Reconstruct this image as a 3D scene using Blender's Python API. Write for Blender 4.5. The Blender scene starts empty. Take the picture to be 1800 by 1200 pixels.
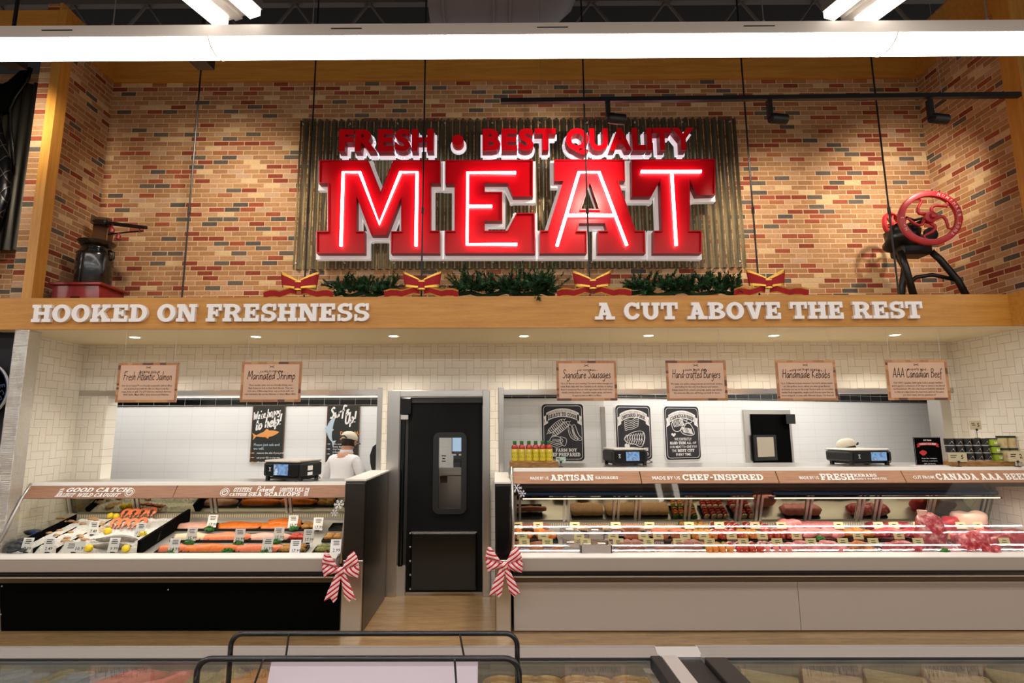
import bpy, bmesh, math, random
from mathutils import Vector, Matrix, noise
from mathutils.geometry import delaunay_2d_cdt
S = bpy.context.scene
COL = S.collection
PI = math.pi
V = Vector
rnd = random.Random(7)

# ------------------------------------------------------------------ camera, world, exposure
FPX, PITCH, YAW, ROLL, PPX, EYE = 977.8, .152424, -.004248, -.003113, 866.0, 1.65
_fw = V((math.sin(YAW)*math.cos(PITCH), math.cos(YAW)*math.cos(PITCH), math.sin(PITCH)))
_r0 = V((math.cos(YAW), -math.sin(YAW), 0)); _u0 = _r0.cross(_fw)
_rt = math.cos(ROLL)*_r0+math.sin(ROLL)*_u0; _up = -math.sin(ROLL)*_r0+math.cos(ROLL)*_u0
cd = bpy.data.cameras.new('camera'); cam = bpy.data.objects.new('camera', cd); COL.objects.link(cam); S.camera = cam
cd.sensor_width = 36; cd.lens = 36*FPX/1800; cd.shift_x = (900-PPX)/1800; cd.clip_start = .05; cd.clip_end = 200
cam.matrix_world = Matrix(((_rt.x, _up.x, -_fw.x, 0), (_rt.y, _up.y, -_fw.y, 0), (_rt.z, _up.z, -_fw.z, EYE), (0, 0, 0, 1)))
def _ray(x, y): return _fw+(x-PPX)/FPX*_rt+(600-y)/FPX*_up
def at(x, y, Y):
    d = _ray(x, y); return V((0, 0, EYE))+d*(Y/d.y)
def atz(x, y, z):
    d = _ray(x, y); return V((0, 0, EYE))+d*((z-EYE)/d.z)
def Z(y, Y): return at(866, y, Y).z
W = bpy.data.worlds.new('store_ambient'); S.world = W; W.use_nodes = True
_bg = W.node_tree.nodes['Background']; _bg.inputs[0].default_value = (.9, .88, .86, 1); _bg.inputs[1].default_value = .36
S.view_settings.view_transform = 'Standard'; S.view_settings.look = 'None'; S.view_settings.gamma = 1
S.view_settings.exposure = 0.0
S.view_settings.use_curve_mapping = False
try:
    S.cycles.use_denoising = True; S.cycles.max_bounces = 8; S.cycles.transparent_max_bounces = 16
    S.cycles.diffuse_bounces = 4; S.cycles.glossy_bounces = 4; S.cycles.sample_clamp_indirect = 6
except Exception: pass

LIN = 1.0
def lamp(name, kind, loc, energy, color=(1, 1, 1), **kw):
    l = bpy.data.lights.new(name, kind); l.energy = energy; l.color = color
    tgt = kw.pop('aim', None)
    for k, v in kw.items(): setattr(l, k, v)
    o = bpy.data.objects.new(name, l); COL.objects.link(o); o.location = loc
    if tgt is not None: o.rotation_euler = (V(tgt)-V(loc)).to_track_quat('-Z', 'Y').to_euler()
    return o

# ------------------------------------------------------------------ key planes (metres)
YB = 5.82      # back wall of the department (brick above, tile below)
YF = 4.86      # front of the oak beam
XL, XR = -4.35, 4.80
ZS = 2.52      # soffit
ZT = 2.806     # top of the beam
ZW = 5.545     # top of the brick

# the store's rows of linear lamps behind the camera and unseen ceiling panels for the preparation room, the last added to brighten its right wall
for _y in (.62, .45, .1, -.04):
    lamp('aisle_lamp_light', 'AREA', (0, _y, 4.2), 135, (1, .95, .9), shape='RECTANGLE', size=26, size_y=.018)
lamp('aisle_lamp_light', 'AREA', (0, -5.2, 4.2), 620, (1, .95, .9), shape='RECTANGLE', size=12, size_y=.25)
for _x, _y, _e, _s in ((-3.2, 6.6, 44, 5.0), (2.6, 6.6, 30, 3.2), (5.0, 7.0, 26, 2.4)):
    lamp('prep_room_light', 'AREA', (_x, _y, 2.55), _e, (1, .97, .94), shape='RECTANGLE', size=_s, size_y=.5)

# ------------------------------------------------------------------ materials
def lin(h):
    if isinstance(h, str):
        c = [int(h[i:i+2], 16)/255 for i in (0, 2, 4)]
        return tuple(x/12.92 if x <= .04045 else ((x+.055)/1.055)**2.4 for x in c)+(1,)
    return tuple(h[:3])+(1,)
class NT:
    def __init__(s, name):
        s.m = bpy.data.materials.new(name); s.m.use_nodes = True; s.t = s.m.node_tree; s.N = s.t.nodes; s.b = s.N['Principled BSDF']
    def n(s, typ, **kw):
        x = s.N.new(typ)
        for k, v in kw.items():
            if k.startswith('i_'):
                key = k[2:]; x.inputs[int(key) if key.isdigit() else key].default_value = v
            else: setattr(x, k, v)
        return x
    def l(s, a, b): s.t.links.new(a, b)
    def math(s, op, a, b=None, c=None):
        x = s.N.new('ShaderNodeMath'); x.operation = op
        for i, v in enumerate((a, b, c)):
            if v is None: continue
            if isinstance(v, (int, float)): x.inputs[i].default_value = v
            else: s.l(v, x.inputs[i])
        return x.outputs[0]
    def ramp(s, f, stops, const=False):
        r = s.N.new('ShaderNodeValToRGB'); cr = r.color_ramp
        if const: cr.interpolation = 'CONSTANT'
        while len(cr.elements) < len(stops): cr.elements.new(.5)
        for e, (p, c) in zip(cr.elements, stops): e.position = p; e.color = lin(c)
        s.l(f, r.inputs[0]); return r.outputs[0]
    def mix(s, f, a, b, mode='MIX'):
        x = s.N.new('ShaderNodeMix'); x.data_type = 'RGBA'; x.blend_type = mode
        for i, v in ((0, f), (6, a), (7, b)):
            if isinstance(v, (int, float)): x.inputs[i].default_value = v
            elif isinstance(v, (tuple, str)): x.inputs[i].default_value = lin(v)
            else: s.l(v, x.inputs[i])
        return x.outputs[2]
    def bump(s, h, strength=.3, dist=.01):
        x = s.n('ShaderNodeBump'); x.inputs['Strength'].default_value = strength; x.inputs['Distance'].default_value = dist
        s.l(h, x.inputs['Height']); s.l(x.outputs[0], s.b.inputs['Normal'])
    def set(s, **kw):
        for k, v in kw.items(): s.b.inputs[k.replace('_', ' ')].default_value = v
    def pos(s):
        g = s.n('ShaderNodeNewGeometry'); x = s.n('ShaderNodeSeparateXYZ'); s.l(g.outputs['Position'], x.inputs[0]); return g.outputs['Position'], x.outputs
    def noise(s, vec, scale, detail=3, rough=.5, sc=None):
        if sc:
            mp = s.n('ShaderNodeMapping'); mp.inputs['Scale'].default_value = sc; s.l(vec, mp.inputs[0]); vec = mp.outputs[0]
        x = s.n('ShaderNodeTexNoise'); x.inputs['Scale'].default_value = scale; x.inputs['Detail'].default_value = detail; x.inputs['Roughness'].default_value = rough
        s.l(vec, x.inputs['Vector']); return x.outputs[0]
    def obj(s): return s.n('ShaderNodeTexCoord').outputs['Object']
MT = {}
def mat(name, col, rough=.5, metal=0, spec=.5, emit=0, ecol=None, coat=0, var=0, vscale=20, bump=0, bscale=60, sss=0, alpha=1):
    if name in MT: return MT[name]
    t = NT(name); t.set(Roughness=rough, Metallic=metal, Specular_IOR_Level=spec)
    t.b.inputs['Base Color'].default_value = lin(col)
    if coat: t.set(Coat_Weight=coat, Coat_Roughness=.1)
    if emit: t.b.inputs['Emission Color'].default_value = lin(ecol or col); t.set(Emission_Strength=emit)
    if var:
        f = t.noise(t.obj(), vscale, 3); c = lin(col)
        a = tuple(max(0, x*(1-var)) for x in c[:3]); b = tuple(min(1, x*(1+var)) for x in c[:3])
        t.l(t.ramp(f, [(.3, a), (.7, b)]), t.b.inputs['Base Color'])
    if bump: t.bump(t.noise(t.obj(), bscale, 3), bump, .01)
    if sss: t.set(Subsurface_Weight=sss, Subsurface_Scale=.01); t.b.inputs['Subsurface Radius'].default_value = (1, .4, .25)
    MT[name] = t.m; return t.m
def brick(name, ax, dim=1):
    t = NT(name); p, xyz = t.pos(); u, v = xyz[ax], xyz[2]
    bw, bh = .1735, .0555
    vr = t.math('DIVIDE', v, bh); row = t.math('FLOOR', vr); fv = t.math('FRACT', vr)
    off = t.math('MULTIPLY', t.math('MODULO', row, 2), .5)
    jit = t.n('ShaderNodeTexWhiteNoise', noise_dimensions='1D'); t.l(row, jit.inputs['W'])
    ur = t.math('ADD', t.math('ADD', t.math('DIVIDE', u, bw), off), t.math('MULTIPLY', jit.outputs[0], .22)); ur = t.math('ADD', ur, 60)
    colm = t.math('FLOOR', ur); fu = t.math('FRACT', ur)
    cmb = t.n('ShaderNodeCombineXYZ'); t.l(colm, cmb.inputs[0]); t.l(row, cmb.inputs[1])
    wn = t.n('ShaderNodeTexWhiteNoise', noise_dimensions='3D'); t.l(cmb.outputs[0], wn.inputs[0])
    tan = [('AE8660'), ('A47C56'), ('B89270'), ('9E7656')]
    c = t.ramp(wn.outputs[0], [(0, tan[0]), (.2, tan[1]), (.36, tan[2]), (.5, tan[3]), (.64, '96503A'), (.72, '84402E'), (.79, '625C54'), (.84, '56524E'), (.87, 'CCB088'), (.92, 'B89A80'), (.97, 'A06848')], True)
    nz = t.noise(p, 45, 4, .6)
    c = t.mix(.45, c, t.ramp(nz, [(.3, '7A6A5C'), (.7, 'D8C8B8')]), 'SOFT_LIGHT')
    du = t.math('MINIMUM', fu, t.math('SUBTRACT', 1, fu)); dv = t.math('MINIMUM', fv, t.math('SUBTRACT', 1, fv))
    d = t.math('MINIMUM', t.math('MULTIPLY', du, bw), t.math('MULTIPLY', dv, bh))
    d = t.math('ADD', d, t.math('MULTIPLY', t.math('SUBTRACT', nz, .5), .003))
    k = t.n('ShaderNodeMapRange', interpolation_type='SMOOTHSTEP'); t.l(d, k.inputs[0]); k.inputs[1].default_value = .0028; k.inputs[2].default_value = .006
    t.l(t.mix(k.outputs[0], 'CDB08A', c), t.b.inputs['Base Color']); t.set(Roughness=.85, Specular_IOR_Level=.25)
    h = t.math('ADD', k.outputs[0], t.math('MULTIPLY', nz, .35)); t.bump(h, .6, .008); return t.m
def herring(name, ax):
    t = NT(name); p, xyz = t.pos(); U = .0755
    a = t.math('ADD', t.math('DIVIDE', xyz[ax], U), 200); b = t.math('ADD', t.math('DIVIDE', xyz[2], U), 200)
    i, j, fx, fy = t.math('FLOOR', a), t.math('FLOOR', b), t.math('FRACT', a), t.math('FRACT', b)
    k = t.math('MODULO', t.math('ADD', t.math('SUBTRACT', i, j), 400), 4)
    def edge(d, q): return t.math('ADD', d, t.math('MULTIPLY', t.math('COMPARE', k, q, .1), 9))
    e = t.math('MINIMUM', t.math('MINIMUM', edge(fx, 1), edge(t.math('SUBTRACT', 1, fx), 0)), t.math('MINIMUM', edge(fy, 2), edge(t.math('SUBTRACT', 1, fy), 3)))
    m = t.n('ShaderNodeMapRange', interpolation_type='SMOOTHSTEP'); t.l(e, m.inputs[0]); m.inputs[1].default_value = .01; m.inputs[2].default_value = .032
    nz = t.noise(p, 3, 2)
    t.l(t.mix(m.outputs[0], 'B0A690', t.ramp(nz, [(.3, 'E8E2D4'), (.7, 'F0EBDF')])), t.b.inputs['Base Color'])
    t.set(Roughness=.22, Specular_IOR_Level=.5); t.bump(m.outputs[0], .25, .004); return t.m
def bigtile(name, ax, col='ECECEA', grout='D6D6D2', w=.3, h=.1):
    t = NT(name); p, xyz = t.pos(); cmb = t.n('ShaderNodeCombineXYZ'); t.l(xyz[ax], cmb.inputs[0]); t.l(xyz[2], cmb.inputs[1])
    bt = t.n('ShaderNodeTexBrick', offset=.0, squash=1); t.l(cmb.outputs[0], bt.inputs[0]); bt.inputs['Scale'].default_value = 1
    for k, v in (('Color1', lin(col)), ('Color2', lin(col)), ('Mortar', lin(grout)), ('Mortar Size', .0016), ('Brick Width', w), ('Row Height', h), ('Mortar Smooth', .3)): bt.inputs[k].default_value = v
    t.l(bt.outputs[0], t.b.inputs['Base Color']); t.set(Roughness=.16); t.bump(t.math('SUBTRACT', 1, bt.outputs['Fac']), .15, .003); return t.m
def wood(name, cols, ax=0, rough=.45, stretch=14, scale=2.2, coat=0):
    t = NT(name); p, xyz = t.pos()
    sc = [stretch]*3; sc[ax] = 1
    n1 = t.noise(p, scale, 5, .6, sc); n2 = t.noise(p, scale*9, 3, .6, sc)
    f = t.math('ADD', t.math('MULTIPLY', n1, .65), t.math('MULTIPLY', n2, .35))
    t.l(t.ramp(f, [(.3, cols[0]), (.5, cols[1]), (.7, cols[2])]), t.b.inputs['Base Color']); t.set(Roughness=rough, Coat_Weight=coat)
    t.bump(n2, .08, .004); return t.m
def floor_mat():
    t = NT('plank_floor'); p, xyz = t.pos()
    cmb = t.n('ShaderNodeCombineXYZ'); t.l(xyz[0], cmb.inputs[0]); t.l(xyz[1], cmb.inputs[1])
    bt = t.n('ShaderNodeTexBrick', offset=.37); t.l(cmb.outputs[0], bt.inputs[0]); bt.inputs['Scale'].default_value = 1
    for k, v in (('Color1', lin('A88E6E')), ('Color2', lin('98805E')), ('Mortar', lin('8E7658')), ('Mortar Size', .001), ('Brick Width', 1.2), ('Row Height', .12)): bt.inputs[k].default_value = v
    n1 = t.noise(p, 2.5, 5, .6, (1, 12, 12)); n2 = t.noise(p, 9, 4, .6, (1, 12, 12))
    c = t.mix(.8, bt.outputs[0], t.ramp(t.math('MULTIPLY', t.math('ADD', n1, n2), .5), [(.35, '5E4E3C'), (.6, 'DCCCB4')]), 'SOFT_LIGHT')
    t.l(c, t.b.inputs['Base Color']); t.set(Roughness=.3); return t.m
def steel(name, col='C9C5BE', rough=.28, ax=2, amt=.12, wave=None):
    t = NT(name); p, xyz = t.pos(); sc = [60]*3; sc[ax] = 1.5
    n1 = t.noise(p, 4, 3, .6, sc); n2 = t.noise(p, 1.6, 2, .5, wave)
    t.set(Metallic=1, Roughness=rough); t.b.inputs['Base Color'].default_value = lin(col)
    h = t.math('ADD', t.math('MULTIPLY', n1, .15), n2); t.bump(h, amt, .03); return t.m
def glass(name, tint='F4FAF6', refl=1.0, f0=.06):
    t = NT(name); t.N.remove(t.b); out = t.N['Material Output']
    tr = t.n('ShaderNodeBsdfTransparent'); tr.inputs[0].default_value = lin(tint)
    gl = t.n('ShaderNodeBsdfGlossy'); gl.inputs['Roughness'].default_value = .02; gl.inputs[0].default_value = (1, 1, 1, 1)
    fr = t.n('ShaderNodeLayerWeight'); fr.inputs[0].default_value = .5
    f = t.math('MULTIPLY', t.math('ADD', t.math('MULTIPLY', t.math('POWER', fr.outputs['Facing'], 4), .85), f0), refl)
    mx = t.n('ShaderNodeMixShader'); t.l(f, mx.inputs[0]); t.l(tr.outputs[0], mx.inputs[1]); t.l(gl.outputs[0], mx.inputs[2]); t.l(mx.outputs[0], out.inputs[0])
    return t.m
def emis(name, col, s): return mat(name, col, emit=s)
M_brick, M_brickS = brick('brick_courses', 0), brick('brick_courses_side', 1)
M_tile, M_tileS = herring('herringbone_tile', 0), herring('herringbone_tile_side', 1)
M_white = bigtile('white_wall_tile', 0); M_whiteS = bigtile('white_wall_tile_side', 1)
M_oak = wood('oak_veneer', ('A8702A', 'BE8434', 'CC9444'), 0)
M_oakV = wood('oak_veneer_upright', ('A8702A', 'BE8434', 'CC9444'), 2)
M_slab = wood('rough_live_edge_wood', ('4A3018', '8A6234', 'B48A54'), 0, .8, 5, 14)
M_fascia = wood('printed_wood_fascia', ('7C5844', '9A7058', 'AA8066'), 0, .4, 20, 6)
M_fasciaR = wood('printed_wood_fascia_lit', ('8A6048', 'A87C5E', 'B88C6C'), 0, .4, 20, 6)  # lighter copy of the fascia wood, the light put into its colour
M_steel = steel('brushed_stainless'); M_steelw = steel('wavy_stainless', 'D8D4CC', .12, 0, 1.0, (.3, .3, 3.2))
M_steeld = steel('dark_stainless', '55514C', .3)
M_alu = mat('satin_aluminium', 'C8C4C0', .35, .85)
M_paintw = mat('white_powder_coat', 'F4F1F0', .4)
M_plaster = mat('soffit_paint', 'E2D6B4', .7)
M_black = mat('black_plastic', '0C0D0E', .45); M_blackm = mat('matte_black_board', '020202', .8, spec=.06); M_blackg = mat('gloss_black', '08090A', .18)
M_dark = mat('dark_grey_metal', '2A2826', .5, .3)
M_rubber = mat('black_door_rubber', '060708', .75, spec=.2)
M_beige = mat('warm_grey_paint', 'A2968A', .5); M_kick = mat('warm_grey_kick_paint', 'B8ACA2', .36, .2); M_shade = mat('recess_shade', '6A5C48', .55)
M_letter = mat('white_acrylic', 'EFEBEA', .4); M_ink = mat('white_ink', 'F0ECE8', .6); M_inkd = mat('dark_brown_ink', '2E1C12', .7); M_inkb = mat('black_ink', '181614', .7)
M_inko = mat('orange_ink', 'E8A058', .7); M_inkbl = mat('pale_blue_ink', 'B8CCD8', .7); M_inkr = mat('red_ink', 'B8282C', .6); M_inkg = mat('grey_ink', '98969A', .7)
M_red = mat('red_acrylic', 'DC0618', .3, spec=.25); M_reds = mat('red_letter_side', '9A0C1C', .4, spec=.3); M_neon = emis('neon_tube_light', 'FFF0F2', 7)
M_white_bk = mat('white_sign_backer', 'ECE8E6', .5, emit=.28)  # slight glow added so the backer stays pale in the letters' shade
M_clearw = mat('backlit_white_acrylic', 'F4F6FF', .4, emit=.55)
M_lens = emis('lamp_lens', 'FFF8F0', 9.0); M_lens2 = emis('lamp_strip', 'FFF6E8', 3.0)
M_down = emis('downlight_lens', 'FFE8C0', 14)
M_glass = glass('clear_glass', 'FAFAF8', 1.0, .045); M_glassd = glass('lid_glass', 'F0F2F0', .8, .03); M_film = glass('clear_wrap', 'F8F8F8', .9, .05)
M_skin = mat('skin', 'C08A6C', .5, sss=.1); M_hair = mat('dark_brown_hair', '2A1C12', .7, bump=.3); M_coat = mat('white_work_coat', 'E4E2E4', .8, bump=.15, bscale=25); M_cap = mat('cream_cap_cloth', 'DCD2BC', .85)
M_trouser = mat('dark_trousers', '20222A', .8)

# ------------------------------------------------------------------ mesh builder
class MB:
    def __init__(s): s.v = []; s.f = []; s.m = []; s.k = 0
    def add(s, vs, fs, k=None):
        o = len(s.v); s.v += [tuple(x) for x in vs]; s.f += [tuple(i+o for i in f) for f in fs]; s.m += [s.k if k is None else k]*len(fs); return s
    def box(s, x0, x1, y0, y1, z0, z1, b=0, M=None, seg=2):
        if b:
            bm = bmesh.new(); bmesh.ops.create_cube(bm, size=1)
            for v in bm.verts: v.co = V(((x0+x1)/2+v.co.x*(x1-x0), (y0+y1)/2+v.co.y*(y1-y0), (z0+z1)/2+v.co.z*(z1-z0)))
            bmesh.ops.bevel(bm, geom=bm.edges[:], offset=b, segments=seg, affect='EDGES', profile=.5)
            bm.verts.index_update(); vs = [v.co.copy() for v in bm.verts]; fs = [[v.index for v in f.verts] for f in bm.faces]; bm.free()
        else:
            vs = [V((x, y, z)) for x in (x0, x1) for y in (y0, y1) for z in (z0, z1)]
            fs = [(0, 1, 3, 2), (4, 6, 7, 5), (0, 4, 5, 1), (2, 3, 7, 6), (0, 2, 6, 4), (1, 5, 7, 3)]
        if M is not None: vs = [M @ v for v in vs]
        return s.add(vs, fs)
    def quad(s, *p): return s.add(p, [tuple(range(len(p)))])
    def prism(s, pts, d):
        n = len(pts); d = V(d); vs = [V(p) for p in pts]+[V(p)+d for p in pts]
        return s.add(vs, [tuple(range(n))[::-1], tuple(range(n, 2*n))]+[(i, (i+1) % n, n+(i+1) % n, n+i) for i in range(n)])
    def profx(s, prof, x0, x1):
        return s.prism([(x0, y, z) for y, z in prof], (x1-x0, 0, 0))
    def tube(s, pts, r, n=8, closed=False, cap=True):
        pts = [V(p) for p in pts]; N = len(pts); rr = r if isinstance(r, (list, tuple)) else [r]*N
        vs = []; fs = []; up = None
        for i, p in enumerate(pts):
            a = pts[(i-1) % N] if closed or i else p; b = pts[(i+1) % N] if closed or i < N-1 else p
            t = (b-a).normalized()
            if up is None:
                up = V((0, 0, 1)) if abs(t.z) < .9 else V((0, 1, 0))
            x = t.cross(up); x = x.normalized() if x.length > 1e-6 else t.orthogonal().normalized(); up = x.cross(t)
            for q in range(n): vs.append(p+rr[i]*(math.cos(2*PI*q/n)*x+math.sin(2*PI*q/n)*up))
        for i in range(N if closed else N-1):
            j = (i+1) % N
            for q in range(n): fs.append((i*n+q, i*n+(q+1) % n, j*n+(q+1) % n, j*n+q))
        if cap and not closed: fs += [tuple(range(n))[::-1], tuple(range((N-1)*n, N*n))]
        return s.add(vs, fs)
    def lathe(s, prof, c=(0, 0, 0), n=24, M=None):
        M = M or Matrix.Identity(3); c = V(c); vs = []; fs = []
        for r, z in prof:
            for q in range(n): vs.append(c+M @ V((r*math.cos(2*PI*q/n), r*math.sin(2*PI*q/n), z)))
        for i in range(len(prof)-1):
            for q in range(n): fs.append((i*n+q, i*n+(q+1) % n, (i+1)*n+(q+1) % n, (i+1)*n+q))
        if prof[0] == prof[-1]: return s.add(vs, fs)
        if prof[0][0] > 0: fs.append(tuple(range(n))[::-1])
        if prof[-1][0] > 0: fs.append(tuple(range((len(prof)-1)*n, len(prof)*n)))
        return s.add(vs, fs)
    def blob(s, c, rx, ry, rz, seed=0, amp=.12, u=14, v=9, fl=1.0, fr=3, p=1.0, M=None):
        c = V(c); vs = []; fs = []
        sg = lambda x: math.copysign(abs(x)**p, x)
        for i in range(v+1):
            th = PI*i/v
            for q in range(u):
                ph = 2*PI*q/u; d = V((sg(math.sin(th))*sg(math.cos(ph)), sg(math.sin(th))*sg(math.sin(ph)), sg(math.cos(th))))
                k = 1+amp*noise.noise(d*fr*.5+V((seed*3.7, seed*1.3, 0)))*2
                w = V((d.x*rx*k, d.y*ry*k, d.z*rz*k))
                if w.z < 0: w.z *= fl
                vs.append(c+(M @ w if M else w))
        for i in range(v):
            for q in range(u): fs.append((i*u+q, (i+1)*u+q, (i+1)*u+(q+1) % u, i*u+(q+1) % u))
        return s.add(vs, fs)
    def flat(s, shape, fr, w=0, k=None):
        v2, t = shape; return s.add([fr(a, b, w) for a, b in v2], t, k)
    def ext(s, shape, fr, w0, w1, k=None, ks=None):
        v2, t = shape; n = len(v2); cnt = {}
        for f in t:
            for i in range(len(f)):
                e = (f[i], f[(i+1) % len(f)])
                cnt[e] = cnt.get(e, 0)+1
        side = [(a, b, b+n, a+n) for a, b in cnt if (b, a) not in cnt]
        k = s.k if k is None else k
        o = len(s.v); s.v += [tuple(fr(a, b, w0)) for a, b in v2]+[tuple(fr(a, b, w1)) for a, b in v2]
        add = [(tuple(i+n+o for i in f), k) for f in t]+[(tuple(i+o for i in f[::-1]), k) for f in t]+[(tuple(i+o for i in f), k if ks is None else ks) for f in side]
        for f, kk in add: s.f.append(f); s.m.append(kk)
        return s
    def build(s, name, m, parent=None, smooth=False, loc=None, kind=None, label=None, auto=None):
        me = bpy.data.meshes.new(name); o = bpy.data.objects.new(name, me); COL.objects.link(o)
        off = V((0, 0, 0))
        if parent is not None:
            o.parent = parent; q = parent
            while q is not None: off += q.location; q = q.parent
        if loc is not None: o.location = V(loc)-off; off = V(loc)
        me.from_pydata([V(v)-off for v in s.v], [], s.f)
        for x in (m if isinstance(m, (list, tuple)) else [m]): me.materials.append(x)
        if any(s.m): me.polygons.foreach_set('material_index', s.m)
        if smooth or auto: me.polygons.foreach_set('use_smooth', [True]*len(me.polygons))
        bm = bmesh.new(); bm.from_mesh(me); bmesh.ops.remove_doubles(bm, verts=bm.verts[:], dist=1e-5)
        if not getattr(s, 'keepn', False): bmesh.ops.recalc_face_normals(bm, faces=bm.faces[:])
        bm.to_mesh(me); bm.free()
        if auto:
            try: me.set_sharp_from_angle(angle=math.radians(auto))
            except Exception: pass
        if kind: o['kind'] = kind
        if label: o['label'] = label
        return o
def tag(o, label, cat, group=None, kind=None):
    o['label'] = label; o['category'] = cat
    if group: o['group'] = group
    if kind: o['kind'] = kind
    return o
def thing(name, label, cat, loc=(0, 0, 0), group=None):
    o = bpy.data.objects.new(name, None); o.empty_display_size = .05; COL.objects.link(o); o.location = loc; return tag(o, label, cat, group)
def struct(o): o['kind'] = 'structure'; return o
KIDS = {}
def dup(root, loc, rz=0, label=None, group=None, sc=None):
    r = root.copy(); COL.objects.link(r); r.location = loc; r.rotation_euler = (0, 0, rz)
    if sc: r.scale = sc
    if label: r['label'] = label
    if group: r['group'] = group
    for ch in root.children:
        c = ch.copy(); COL.objects.link(c); c.parent = r
        for g in ch.children:
            d = g.copy(); COL.objects.link(d); d.parent = c
    return r
def frame(o, ux=(1, 0, 0), uy=(0, 0, 1)):
    o, ux, uy = V(o), V(ux), V(uy); n = ux.cross(uy).normalized()
    return lambda u, v, w=0: o+u*ux+v*uy+w*n
def box(name, x0, x1, y0, y1, z0, z1, m, parent=None, b=0, **kw): return MB().box(x0, x1, y0, y1, z0, z1, b).build(name, m, parent, **kw)

# ------------------------------------------------------------------ 2D shapes and lettering
def union(polys, eps=1e-4):
    vs = []; fs = []
    for p in polys:
        if sum(p[i-1][0]*p[i][1]-p[i][0]*p[i-1][1] for i in range(len(p))) < 0: p = p[::-1]
        fs.append(list(range(len(vs), len(vs)+len(p)))); vs += [V(q) for q in p]
    r = delaunay_2d_cdt(vs, [], fs, 1, eps)
    tri = [tuple(f) for f, of in zip(r[2], r[5]) if of]
    return [(v.x, v.y) for v in r[0]], tri
def holed(outer, hole):
    ccw = lambda p: p[::-1] if sum(p[i-1][0]*p[i][1]-p[i][0]*p[i-1][1] for i in range(len(p))) < 0 else p
    outer, hole = ccw(list(outer)), ccw(list(hole))
    vs = [V(q) for q in outer+hole]; n = len(outer)
    r = delaunay_2d_cdt(vs, [], [list(range(n)), list(range(n, len(vs)))], 1, 1e-5)
    return [(v.x, v.y) for v in r[0]], [tuple(f) for f, of in zip(r[2], r[5]) if of and 1 not in of]
def rc(x0, y0, x1, y1): return [(x0, y0), (x1, y0), (x1, y1), (x0, y1)]
def arc(cx, cy, rx, ry, tx, ty, a0, a1, n=12):
    A = [math.radians(a0+(a1-a0)*i/n) for i in range(n+1)]
    return [(cx+rx*math.cos(a), cy+ry*math.sin(a)) for a in A]+[(cx+(rx-tx)*math.cos(a), cy+(ry-ty)*math.sin(a)) for a in A[::-1]]
def disc(cx, cy, r, n=16, ry=None): return [(cx+r*math.cos(2*PI*i/n), cy+(ry or r)*math.sin(2*PI*i/n)) for i in range(n)]
def grow(poly, d):
    """the outline widened by d: the polygon with a band along every edge and a square corner"""
    out = [poly]; n = len(poly)
    for i in range(n):
        a, b = V(poly[i]), V(poly[(i+1) % n]); t = (b-a).normalized(); q = V((-t.y, t.x))*d; e = t*d
        out.append([tuple(a-e-q), tuple(b+e-q), tuple(b+e+q), tuple(a-e+q)])
    return out
def ribbon(pts, w, closed=False):
    """quads along a polyline"""
    pts = [V(p) for p in pts]; N = len(pts); L = []
    for i, p in enumerate(pts):
        a = pts[i-1] if (i or closed) else p; b = pts[(i+1) % N] if (i < N-1 or closed) else p
        t = (b-a); t = t.normalized() if t.length > 1e-9 else V((1, 0)); q = V((-t.y, t.x))*w/2
        L.append((p+q, p-q))
    v = [tuple(x) for pr in L for x in pr]; f = [(2*i, 2*i+1, 2*i+3, 2*i+2) for i in range(N-1)]
    if closed: f.append((2*N-2, 2*N-1, 1, 0))
    return v, f
def smooth2(p, n=4):
    if len(p) < 3: return p
    q = [p[0]]+list(p)+[p[-1]]; out = []
    for i in range(1, len(q)-2):
        a, b, c, d = [V(x) for x in q[i-1:i+3]]
        for k in range(n):
            t = k/n; out.append(tuple(.5*((2*b)+(c-a)*t+(2*a-5*b+4*c-d)*t*t+(3*b-a-3*c+d)*t**3)))
    return out+[tuple(p[-1])]
def join(shapes):
    v = []; f = []
    for s in shapes: o = len(v); v += s[0]; f += [tuple(i+o for i in q) for q in s[1]]
    return v, f
def xf(shape, sx=1, sy=1, dx=0, dy=0, rot=0, shear=0, fn=None):
    c, s = math.cos(rot), math.sin(rot); o = []
    for x, y in shape[0]:
        x, y = x*sx+y*sy*shear, y*sy; x, y = c*x-s*y+dx, s*x+c*y+dy
        o.append(fn(x, y) if fn else (x, y))
    return o, shape[1]
_bf = {}
def sans(t, size=1, off=0, al='CENTER', sx=1, shear=0, res=1):
    k = (t, off, al, res)
    if k not in _bf:
        c = bpy.data.curves.new('tmp', 'FONT'); c.body = t; c.size = 1; c.offset = off; c.align_x = al; c.resolution_u = res
        o = bpy.data.objects.new('tmp', c); COL.objects.link(o)
        me = bpy.data.meshes.new_from_object(o.evaluated_get(bpy.context.evaluated_depsgraph_get()))
        _bf[k] = ([(v.co.x, v.co.y) for v in me.vertices], [tuple(p.vertices) for p in me.polygons])
        bpy.data.objects.remove(o); bpy.data.curves.remove(c); bpy.data.meshes.remove(me)
    return xf(_bf[k], size*sx, size, shear=shear)
G = {}   # slab-serif capitals, one cap height high
_s = .27; _h = .185
G['H'] = (1.06, [rc(.1, 0, .37, 1), rc(.69, 0, .96, 1), rc(.3, .41, .8, .59), rc(0, 0, .47, _h), rc(.59, 0, 1.06, _h), rc(0, 1-_h, .47, 1), rc(.59, 1-_h, 1.06, 1)])
G['I'] = (.5, [rc(.115, 0, .385, 1), rc(0, 0, .5, _h), rc(0, 1-_h, .5, 1)])
G['O'] = (1.0, [arc(.5, .5, .5, .515, .28, .2, 0, 180), arc(.5, .5, .5, .515, .28, .2, 180, 360)])
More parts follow.
